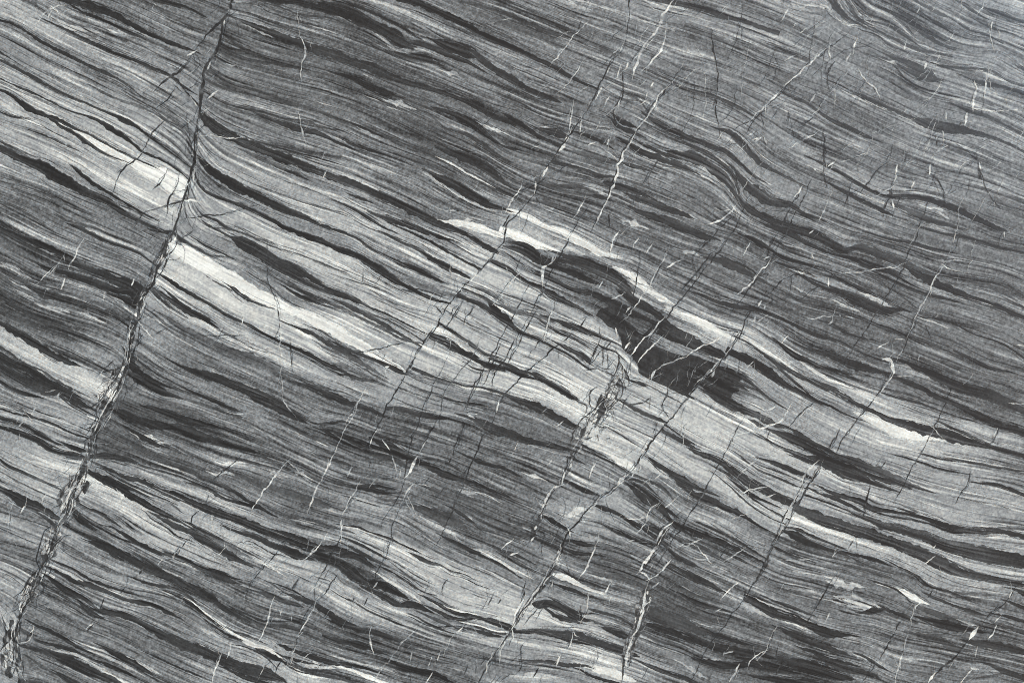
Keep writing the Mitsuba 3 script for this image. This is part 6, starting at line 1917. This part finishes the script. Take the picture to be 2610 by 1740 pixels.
def ribbon(line, left, right, tone, b, z, edge=None, skirt=1.5, free=False):
    """A band of stone along the line: its top at z mm, its sides going skirt mm down; tone (n,) or scalar; edge: the tone at its two rims."""
    n = len(line)
    nr = normals(line)
    across = FR if skirt else FR[[0, 4]]
    w = len(across)
    off = np.stack([np.where(f < 0, f * left, f * right) for f in across], 1)
    v = line[:, None, :] + off[:, :, None] * nr[:, None, :]
    if not free:                                       # no band crosses the main fault
        fx = np.interp(v[..., 1], *edges[0])
        v[..., 0] = np.minimum(v[..., 0], fx + 1) if b == 0 else np.maximum(v[..., 0], fx - 1)
    v[..., 0] = np.clip(v[..., 0], X0, X1)
    v[..., 1] = np.clip(v[..., 1], Y0, Y1)
    tt = np.repeat(np.broadcast_to(np.asarray(tone, float), n)[:, None], w, 1)
    if edge is not None:
        tt[:, 0] = tt[:, -1] = edge
    v = v.reshape(-1, 2)
    uv = np.stack([tt.ravel(), at(DEPTH[b], v[:, 0], v[:, 1])], 1)
    i = (np.arange(n - 1)[:, None] * w + np.arange(w - 1)[None]).ravel()
    f = np.concatenate([np.stack([i, i + 1, i + w + 1], 1), np.stack([i, i + w + 1, i + w], 1)])
    zz = np.full(len(v), z)
    if skirt:
        rim = np.concatenate([np.arange(n) * 5, (n - 1) * 5 + np.arange(1, 5), np.arange(n - 2, -1, -1) * 5 + 4, np.arange(3, 0, -1)])
        m = len(rim)
        j = np.arange(m)
        k = (j + 1) % m
        f = np.concatenate([f, np.stack([rim[j], len(v) + j, len(v) + k], 1), np.stack([rim[j], len(v) + k, rim[k]], 1)])
        v, uv, zz = np.concatenate([v, v[rim]]), np.concatenate([uv, uv[rim]]), np.concatenate([zz, np.full(m, z - skirt)])
    return np.column_stack([v, zz]), f, uv


def join(pieces):
    vs, fs, us, a = [], [], [], 0
    for v, f, u in pieces:
        vs.append(v)
        fs.append(f + a)
        us.append(u)
        a += len(v)
    return np.concatenate(vs), np.concatenate(fs), np.concatenate(us)


# ------------------------------------------------------------------ the rock blocks
BLOCK = [f'{SLAB}__rock_block' + (f'_{b:03d}' if b else '') for b in range(NB)]
for b in range(NB):
    ys = np.linspace(Y0, Y1, 460)
    lo, hi = edge_x(b, ys), edge_x(b + 1, ys)
    m = max(2, int(np.mean(hi - lo) / 5))
    fx = np.linspace(0, 1, m)
    vx = lo[:, None] + (hi - lo)[:, None] * fx
    vy = np.repeat(ys[:, None], m, 1)
    v = np.stack([vx.ravel(), vy.ravel(), np.zeros(vx.size)], 1)
    uv = np.stack([at(PALE[b], v[:, 0], v[:, 1]), at(DEPTH[b], v[:, 0], v[:, 1])], 1)
    i = (np.arange(459)[:, None] * m + np.arange(m - 1)[None]).ravel()
    f = np.concatenate([np.stack([i, i + 1, i + m + 1], 1), np.stack([i, i + m + 1, i + m], 1)])
    rim = np.concatenate([np.arange(m), np.arange(1, 460) * m + m - 1, 459 * m + np.arange(m - 2, -1, -1), np.arange(458, 0, -1) * m])
    j = np.arange(len(rim))
    k = (j + 1) % len(rim)
    f = np.concatenate([f, np.stack([rim[j], len(v) + j, len(v) + k], 1), np.stack([rim[j], len(v) + k, rim[k]], 1)])
    v2 = v[rim].copy()
    v2[:, 2] = -30.0
    put(SLAB, 'rock_block', np.concatenate([v, v2]), f, np.concatenate([uv, uv[rim]]))

# ------------------------------------------------------------------ the bands
NAMES = dict(k='dark_band', d='grey_band', m='grey_band', l='pale_band', p='pale_band', w='white_band')
LEVEL = dict(l=0.10, p=0.12, m=0.2, d=0.24, w=0.34, k=0.44)
halo = [[] for _ in range(NB)]
for num, (kind, cut, width, pts, ws) in enumerate(lines):
    if kind not in NAMES:
        continue
    r = np.random.default_rng(500 + num)
    mid = pts[len(pts) // 2]
    b = block_of(*mid)
    given = ws[0] is not None or any(q is not None for q in ws)
    ds = 3.0 if width < 14 else 4.0
    if given:
        ws = [width if q is None else q for q in ws]
    line, wd = smooth_line(pts, ds, ws if given else [width] * len(pts))
    wd = wd * {'k': 0.95, 'd': 0.78, 'm': 0.8}.get(kind, 1.0)
    total = len(line) * ds
    # run on past the ends: on to the slab's edge, over a seam of the reading, or as a thin tip
    ext = []
    for end in (0, 1):
        x, y = line[-1] if end else line[0]
        w0 = wd[-1] if end else wd[0]
        gap = [abs(x - np.interp(y, *q)) if y0 <= y <= y1 else 999.0 for q, (y0, y1, _) in zip(edges, FAULT_CRACK)]
        if gap[0] < 17 and total > 40:
            e = 34.0
            cut |= 4 << end
        elif min(gap[1:]) < 12 and total > 40:
            e = 5.0
            cut |= 4 << end
        elif cut >> end & 1:
            e = 260.0 if min(x, y, WIDE - x, HIGH - y) < 14 else 14.0 + 1.6 * w0 + r.random() * 25
        else:
            e = min(70.0, 6 + 1.5 * w0 + r.random() * 18)
        g = line[-1] - line[-3] if end else line[0] - line[2]
        s = 1 if g @ np.array([at(DIRX[b], [x], [y])[0], at(DIRY[b], [x], [y])[0]]) > 0 else -1
        ext.append((follow(b, x, y, e, s, ds), e, w0, e > 250 or bool(cut >> end & 4)))
    a, z = ext
    full = np.concatenate([a[0][::-1], line, z[0]])
    fw = np.concatenate([np.full(len(a[0]), a[2]), wd, np.full(len(z[0]), z[2])])
    n = len(full)
    q = np.arange(n)
    taper = np.ones(n)
    la, lz = len(a[0]), len(z[0])
    if not a[3]:
        taper *= np.clip((q + 0.5) / (la + 1 + (0 if given else min(n * 0.3, 40 / ds))), 0, 1) ** 0.8
    if not z[3]:
        taper *= np.clip((n - q - 0.5) / (lz + 1 + (0 if given else min(n * 0.3, 40 / ds))), 0, 1) ** 0.8
    if n > 12 and n > 6:
        full = full.copy()
        full[1:-1] = ndimage.gaussian_filter1d(full, 1.5, axis=0)[1:-1]
    half = 0.5 * fw * taper
    rough = np.minimum(0.11 * fw + 0.5, 3.0) * (0.8 if kind in 'kw' else 1.1)
    seed = 9000 + 7 * num
    L = ((70, 0.5), (26, 0.45), (11, 0.55), (5, 0.42))
    if kind == 'w' and total < 110 and width < 12.5:                      # a small clot of calcite: ragged
        rough = 0.34 * fw
        L = ((24, 0.7), (10, 0.8), (4.5, 0.5))
    left = np.maximum(half * 0.96 + rough * wave(n, ds, L, seed) * np.minimum(1, half / 2), 0.12)
    right = np.maximum(half * 0.96 + rough * wave(n, ds, L, seed + 1) * np.minimum(1, half / 2), 0.12)
    shift = 0.28 * rough * wave(n, ds, ((90, 1.0), (34, 0.7)), seed + 2)
    core = full + normals(full) * shift[:, None]
    base = at(PALE[b], full[:, 0], full[:, 1])
    tone = TONE[kind] / 255.0 + 0.02 * r.normal()
    if kind == 'w' and total < 110 and width < 12.5:
        tone, half = tone - 0.2, half * 0.72
    tone = np.clip(tone + 0.03 * wave(n, ds, ((120, 1.0), (40, 0.5)), seed + 3), 0.17, 0.95)
    if kind in 'dm' and mid[0] > 1700 and mid[1] < 560:     # the hazy corner: faint bands
        tone = 0.5 * tone + 0.5 * base
    if kind == 'k' and mid[0] > 1700 and mid[1] < 500:
        tone = 0.85 * tone + 0.15 * base
    soft = {'k': 0.15, 'd': 0.3, 'm': 0.6, 'l': 0.6, 'p': 0.6, 'w': 0.4}[kind]
    level = LEVEL[kind] + 0.06 * r.random()
    main = ribbon(core, left, right, tone * (0.9 if kind in 'dm' else 1) + base * (0.1 if kind in 'dm' else 0), b, level, edge=tone * (1 - soft) + base * soft)
    pieces = [main]
    # splinters that fray the band's ends and sides
    big = float(np.median(fw))
    for k in range(int(2 + big / 2.6) if big > 5 else 1):
        u = r.uniform(-1.15, 1.15)
        th = r.uniform(0.5, 1.1 + 0.035 * big)
        span = int(min(n - 2, r.uniform(0.25, 0.7) * n, 260 / ds))
        if span < 6:
            continue
        i0 = int(r.integers(0, n - span))
        if r.random() < 0.45:
            i0 = 0 if r.random() < 0.5 else n - span - 1
        seg = full[i0:i0 + span]
        lat = u * np.maximum(half[i0:i0 + span], 0.25 * big) + shift[i0:i0 + span] + 0.8 * wave(span, ds, ((60, 1.0), (20, 0.5)), seed + 10 + k)
        seg = seg + normals(seg) * lat[:, None]
        prof = th * np.sin(np.linspace(0.02, np.pi - 0.02, span)) ** 0.6 * (1 + 0.25 * wave(span, ds, ((30, 1.0), (9, 0.6)), seed + 60 + k))
        mixk = r.uniform(0.0, 0.35)
        bt = at(PALE[b], seg[:, 0], seg[:, 1])
        pieces.append(ribbon(seg, np.maximum(prof, 0.1), np.maximum(prof, 0.1), np.mean(tone) * (1 - mixk) + bt * mixk, b, level + 0.004 * (k + 1) % 0.05, skirt=0))
    put(BLOCK[b], NAMES[kind], *join(pieces))
    # thin seams alongside
    if kind in 'kdw' and big > 3:
        for k in range(int(2 + total / 140)):
            span = int(min(n - 2, r.uniform(0.3, 0.8) * n, 300 / ds))
            if span < 8:
                continue
            i0 = int(r.integers(0, n - span))
            seg = full[i0:i0 + span]
            side = r.choice([-1, 1])
            lat = side * (half[i0:i0 + span] + r.uniform(1.5, 5 + 0.6 * big) + 1.2 * wave(span, ds, ((80, 1.0),), seed + 90 + k))
            seg = seg + normals(seg) * lat[:, None]
            prof = r.uniform(0.35, 1.0) * np.sin(np.linspace(0.02, np.pi - 0.02, span)) ** 0.5 * (1 + 0.3 * wave(span, ds, ((25, 1.0), (8, 0.6)), seed + 130 + k))
            bt = at(PALE[b], seg[:, 0], seg[:, 1])
            mk = r.uniform(0.35, 0.8)
            halo[b].append(ribbon(seg, np.maximum(prof, 0.08), np.maximum(prof, 0.08), (tone[0] if kind != 'w' else 0.75) * mk + bt * (1 - mk), b, 0.16 + 0.03 * r.random(), skirt=0))

# ------------------------------------------------------------------ dark masses broken off square at the faults
for num, (kind, _, tone, pts, _) in enumerate(lines):
    if kind != 'P':
        continue
    ring = np.concatenate([pts, pts[:1]])
    ring, _ = smooth_line(ring, 3.0, [1.0] * len(ring))
    ring = ring[:-1]
    ring = ring + normals(ring) * wave(len(ring), 3.0, ((40, 0.8), (14, 0.6), (6, 0.4)), 600 + num)[:, None]
    poly = Polygon(ring).buffer(0)
    poly = max(getattr(poly, 'geoms', [poly]), key=lambda a: a.area)
    x0, y0, x1, y1 = poly.bounds
    q = np.random.default_rng(num).uniform((x0, y0), (x1, y1), (int((x1 - x0) * (y1 - y0) / 60), 2))
    q = q[shapely.contains_xy(poly.buffer(-3), q[:, 0], q[:, 1])]
    ring = np.array(poly.exterior.coords)[:-1]
    v = np.concatenate([ring, q])
    f = Delaunay(v).simplices
    f = f[shapely.contains_xy(poly, *v[f].mean(1).T)]
    e1, e2 = v[f[:, 1]] - v[f[:, 0]], v[f[:, 2]] - v[f[:, 0]]
    f = np.where((e1[:, 0] * e2[:, 1] - e1[:, 1] * e2[:, 0] > 0)[:, None], f, f[:, ::-1])
    b = block_of(*v.mean(0))
    u = tone / 255.0 + 0.025 * np.random.default_rng(num).normal(size=len(v))
    m = len(ring)
    k = np.arange(m)
    side = np.concatenate([np.stack([k, len(v) + k, len(v) + (k + 1) % m], 1), np.stack([k, len(v) + (k + 1) % m, (k + 1) % m], 1)])
    uv = np.column_stack([u, at(DEPTH[b], v[:, 0], v[:, 1])])
    put(BLOCK[b], 'dark_band', np.concatenate([np.column_stack([v, np.full(len(v), 0.43)]), np.column_stack([ring, np.full(m, -1.0)])]), np.concatenate([f, side]), np.concatenate([uv, uv[:m]]))

# ------------------------------------------------------------------ the countless thin seams of the layering between the bands
NSEAM = 6000
over = [[] for _ in range(NB)]
sx, sy = rng.uniform(X0, X1, NSEAM), rng.uniform(Y0, Y1, NSEAM)
sbk = np.array([block_of(x, y) for x, y in zip(sx, sy)])
for b in range(NB):
    x, y = sx[sbk == b].copy(), sy[sbk == b].copy()
    n = len(x)
    length = np.exp(rng.normal(math.log(115), 0.55, n))
    steps = 26
    px, py = np.zeros((steps, n)), np.zeros((steps, n))
    h = length / steps
    for i in range(steps):
        px[i], py[i] = x, y
        x, y = x + h * at(DIRX[b], x, y), y + h * at(DIRY[b], x, y)
    base = at(PALE[b], px.ravel(), py.ravel()).reshape(steps, n)
    for j in range(n):
        seg = np.stack([px[:, j], py[:, j]], 1)
        if not (X0 < seg[-1, 0] < X1 and Y0 < seg[-1, 1] < Y1) or block_of(*seg[-1]) != b:
            continue
        w = rng.uniform(0.3, 1.0) if rng.random() < 0.86 else rng.uniform(0.9, 2.0)
        seg = seg + normals(seg) * (0.6 * wave(steps, h[j], ((40, 1.0), (14, 0.5)), 40000 + j + 5000 * b))[:, None]
        prof = np.maximum(w * np.sin(np.linspace(0.05, np.pi - 0.05, steps)) ** 0.7 * (1 + 0.35 * wave(steps, h[j], ((22, 1.0),), 70000 + j + 5000 * b)), 0.1)
        m0 = base[:, j].mean()
        d = -rng.uniform(0.08, 0.32) if rng.random() < 0.6 else rng.uniform(0.07, 0.22)
        halo[b].append(ribbon(seg, prof, prof, np.clip(base[:, j] + d * (0.5 + m0), 0.18, 0.92), b, 0.04 + 0.04 * rng.random(), skirt=0)) if j % 7 else over[b].append(ribbon(seg, prof * 0.7, prof * 0.7, np.clip(0.62 * base[:, j] + 0.6 * d + 0.09, 0.2, 0.9), b, 0.52 + 0.04 * rng.random(), skirt=0))
    put(BLOCK[b], 'thin_seams', *join(halo[b] + over[b]), kind='stuff')

# ------------------------------------------------------------------ crushed rock in the faults
chips = []


def crush(path, widths, number, dark=0.30):
    r = np.random.default_rng(3000 + number)
    line, wd = smooth_line(path, 5.0, widths)
    nr = normals(line)
    n = len(line)
    wob = lambda s: 1 + 0.22 * wave(n, 5.0, ((60, 1.0), (22, 0.7)), s)
    end = np.clip(np.minimum(np.arange(n), np.arange(n)[::-1]) / 5.0, 0.25, 1)
    l, rr = 0.5 * wd * wob(number * 3 + 1) * end, 0.5 * wd * wob(number * 3 + 2) * end
    zone = Polygon(np.concatenate([line + nr * l[:, None], (line - nr * rr[:, None])[::-1]])).buffer(0)
    ds = np.concatenate([[0], np.cumsum(np.hypot(*np.diff(line, axis=0).T))])
    cell = max(6.0, float(np.mean(wd)) / 4.6)
    m = int(ds[-1] * float(np.mean(wd)) * 1.9 / (cell * cell * 2.4))
    q, lat = r.uniform(0, ds[-1], m), r.uniform(-1.1, 1.1, m)
    at_q = np.stack([np.interp(q, ds, line[:, k]) + lat * 0.5 * np.interp(q, ds, wd) * np.interp(q, ds, nr[:, k]) for k in (0, 1)], 1)
    g = line[-1] - line[0]
    ang = math.atan2(g[1], g[0])
    R = np.array([[math.cos(ang), math.sin(ang)], [-math.sin(ang), math.cos(ang)]])
    loc = at_q @ R.T
    loc[:, 0] /= 2.3
    vor = Voronoi(loc)
    mb = block_of(*line[n // 2])
    key = f'{SLAB}__fault_rock' + (f'_{number:03d}' if number else '')
    base = ribbon(line, rr * 0.93, l * 0.93, np.clip(dark + 0.05 * wave(n, 5.0, ((20, 1.0),), number), 0.18, 0.9), mb, 0.62 + 0.01 * number, edge=np.full(n, dark + 0.12), free=True)
    put(SLAB, 'fault_rock', *base)
    for k in range(m):
        reg = vor.regions[vor.point_region[k]]
        if len(reg) < 3 or -1 in reg:
            continue
        c = vor.vertices[reg].copy()
        c[:, 0] *= 2.3
        poly = Polygon(c @ R).intersection(zone).buffer(-r.uniform(0.5, 1.3))
        poly = max(getattr(poly, 'geoms', [poly]), key=lambda a: a.area)
        if poly.is_empty or poly.area < 14 or poly.area > 2500:
            continue
        poly = poly.buffer(0.5).buffer(-0.2).simplify(0.3)
        ring = np.array(poly.exterior.coords)[:-1]
        c = ring.mean(0)
        bb = block_of(*c)
        here = at(PALE[bb], [c[0]], [c[1]])[0]
        pick = r.random()
        tone = r.uniform(0.72, 0.86) if pick < 0.10 else r.uniform(0.2, 0.3) if pick < 0.27 else np.clip(here + r.normal(0, 0.09), 0.22, 0.8)
        nn = len(ring)
        top = np.column_stack([c + (ring - c) * 0.86, np.full(nn, 0.95)])
        low = np.column_stack([ring, np.full(nn, 0.55)])
        v = np.concatenate([[[c[0], c[1], 0.97]], top, low])
        i = np.arange(nn)
        j = (i + 1) % nn
        o = 1 if poly.exterior.is_ccw else -1
        f = np.concatenate([np.stack([0 * i, 1 + i, 1 + j], 1), np.stack([1 + i, 1 + nn + i, 1 + nn + j], 1), np.stack([1 + i, 1 + nn + j, 1 + j], 1)])[:, ::o]
        uv = np.column_stack([np.full(len(v), tone), at(DEPTH[bb], v[:, 0], v[:, 1])])
        chips.append((poly.area, key, v, f, uv))


number = 0
for kind, cut, width, pts, ws in lines:
    if kind == 'B':
        crush(pts, [width] * len(pts), number)
        number += 1
for area, key, v, f, uv in chips:
    put(key, 'chip', v, f, uv)

# ------------------------------------------------------------------ cracks and white veins
found, extra = [], []
for f, (y0, y1, w) in zip(FAULTS, FAULT_CRACK):
    f = f[(f[:, 1] >= y0) & (f[:, 1] <= y1)]
    if y0 == 0:
        f = np.concatenate([[f[0] + (f[0] - f[2]) * 1.5], f])
    if y1 == 1740:
        f = np.concatenate([f, [f[-1] + (f[-1] - f[-3]) * 1.2]])
    extra.append(('c', 0, w, f, [None] * len(f)))
r = np.random.default_rng(77)


def beside(f, n, span, off, kinds, wid):
    line, _ = smooth_line(f, 3.0, [1.0] * len(f))
    nr = normals(line)
    for _ in range(n):
        m = int(r.uniform(*span) / 3)
        if m + 3 >= len(line):
            continue
        i = int(r.integers(0, len(line) - m - 1))
        o = r.normal(0, off) + np.linspace(0, r.normal(0, off * 0.8), m)
        q = line[i:i + m] + nr[i:i + m] * o[:, None]
        q = q[::max(1, m // 6)]
        if len(q) >= 3:
            extra.append((kinds[int(r.integers(len(kinds)))], 0, r.uniform(*wid), q, [None] * len(q)))


def hairs(f, n, reach, length, tilt, kinds, wid):
    line, _ = smooth_line(f, 3.0, [1.0] * len(f))
    for _ in range(n):
        c = line[int(r.integers(len(line)))] + r.normal(0, reach, 2)
        a, L = math.radians(r.normal(*tilt)), r.uniform(*length)
        k = np.linspace(-0.5, 0.5, 4)[:, None] * L
        bend = r.normal(0, 0.08) * (np.linspace(-1, 1, 4)[:, None] ** 2) * L
        q = c + k * [math.cos(a), -math.sin(a)] + bend * [math.sin(a), math.cos(a)]
        extra.append((kinds[int(r.integers(len(kinds)))], 0, r.uniform(*wid), q, [None] * 4))


beside(FAULTS[0], 70, (20, 110), 4.2, 'ccv', (0.8, 2.8))
beside(FAULTS[0][22:], 90, (25, 100), 8.0, 'ccv', (0.9, 2.6))
beside(FAULTS[0][22:], 40, (25, 80), 14.0, 'ccv', (0.6, 1.5))
beside(FAULTS[1], 34, (25, 110), 2.2, 'cvv', (0.7, 2.2))
beside(FAULTS[2][6:], 44, (25, 120), 2.6, 'cvv', (0.7, 2.4))
beside(FAULTS[3][:20], 20, (25, 110), 2.6, 'cv', (0.6, 1.8))
hairs(FAULTS[0], 120, 24, (16, 70), (50, 38), 'cccv', (0.6, 1.2))
hairs(FAULTS[2][8:], 110, 34, (16, 70), (62, 26), 'ccv', (0.6, 1.2))
hairs(np.array([[1588.0, 950], [1560, 1010], [1530, 1070], [1490, 1120]]), 110, 15, (10, 46), (62, 42), 'ccccv', (0.7, 1.5))
hairs(np.array([[1555.0, 760], [1600, 830], [1680, 890], [1740, 950], [1640, 860]]), 22, 30, (14, 70), (58, 16), 'vvv', (0.4, 0.8))
hairs(FAULTS[1], 80, 40, (16, 80), (64, 20), 'cv', (0.5, 1.1))
hairs(np.array([[1500.0, 250], [1900, 150], [2200, 120], [2350, 300], [2500, 450]]), 130, 130, (40, 200), (50, 16), 'vvvc', (0.6, 1.2))
veins = [q for q in lines if q[0] in 'cv']
for q in veins:
    if np.hypot(*(q[3][-1] - q[3][0])) > 45:
        beside(q[3], 2, (20, 70), 3.0, q[0] + 'c', (0.7, 1.5))
    hairs(q[3], 1, 18, (14, 60), (64, 24), q[0], (0.5, 1.0))

for num, (kind, cut, width, pts, ws) in enumerate(lines + extra):
    if kind not in 'cv':
        continue
    r = np.random.default_rng(20000 + num)
    b = block_of(*pts[len(pts) // 2])
    given = any(q is not None for q in ws)
    ds = 2.0
    line, wd = smooth_line(pts, ds, [width if q is None else q for q in ws])
    n = len(line)
    if n < 4:
        continue
    if num < len(lines) and n > 24 and cut == 0:          # fine tips that run on
        m = int(n * 0.16)
        a, z = line[0] - line[6], line[-1] - line[-7]
        k = np.arange(1, m + 1)[:, None] / 6.0
        line = np.concatenate([(line[0] + a * k)[::-1], line, line[-1] + z * k])
        wd = np.concatenate([np.full(m, wd[0] * 0.5), wd, np.full(m, wd[-1] * 0.5)])
        n = len(line)
    jag = wave(n, ds, ((46, 1.7), (17, 1.3), (6, 0.7)), num * 5 + 1)
    jag *= np.clip(np.minimum(np.arange(n), np.arange(n)[::-1]) / 12.0, 0, 1)
    line = line + normals(line) * jag[:, None]
    wd = wd * (1.0 + (0.6 if kind == 'c' else 0.65) * np.clip((3.2 - wd) / 2.0, 0, 1)) if num < len(lines) else wd * 1.1
    taper = np.clip(np.minimum(np.arange(n) + 0.7, np.arange(n)[::-1] + 0.7) / min(n * 0.35, 12 if kind == 'c' else 20), 0, 1) ** 0.7
    var = 1 + (0.42 if width < 5 else 0.48) * wave(n, ds, ((30, 0.8), (11, 0.8), (4.5, 0.5)), num * 5 + 2)
    wd = wd * (1 - 0.25 * np.clip((wd - 3.5) / 4.0, 0, 1))
    half = np.maximum(0.5 * wd * taper * np.clip(var, 0.25, 1.9) * (0.85 if kind == 'c' else 0.9), 0.1)
    here = at(PALE[b], line[:, 0], line[:, 1])
    if kind == 'c':
        tone = np.clip(0.20 + 0.20 * np.clip(wave(n, ds, ((40, 1.0), (12, 0.6)), num * 5 + 3), -0.3, 1.2) * here, 0.18, 0.5)
        found.append((kind, b, float(np.sum(half)), ribbon(line, half, half, tone, b, (1.22 if 0 <= num - len(lines) < 4 else 1.0) + 0.05 * r.random(), edge=tone * 0.7 + here * 0.3, free=True)))
    else:
        strong = np.clip(0.35 + width / 5.0, 0.5, 1.0)
        tone = np.clip(0.80 * strong + here * (1 - strong) + 0.07 * wave(n, ds, ((26, 1.0), (8, 0.7)), num * 5 + 3), 0.3, 0.93)
        pcs = [ribbon(line, half, half, tone, b, 1.10 + 0.05 * r.random(), edge=tone * 0.65 + here * 0.35, free=True)]
        found.append((kind, b, float(np.sum(half)), join(pcs)))

for kind, name, rest in (('c', 'crack', 'hairline_cracks'), ('v', 'white_vein', 'hairline_veins')):
    for b in range(NB):
        mine = sorted([q for q in found if q[0] == kind and q[1] == b], key=lambda q: -q[2])
        for q in mine[:220]:
            put(BLOCK[b], name, *q[3])
        if mine[220:]:
            put(BLOCK[b], rest, *join([q[3] for q in mine[220:]]), kind='stuff')

# ------------------------------------------------------------------ the ground under the slab
g = np.array([[-60, -60, -0.032], [60, -60, -0.032], [60, 60, -0.032], [-60, 60, -0.032]], float)
scene['ground'] = mikit.ply((g, np.array([[0, 1, 2], [0, 2, 3]])), 'earth')
labels['ground'] = {'kind': 'structure'}
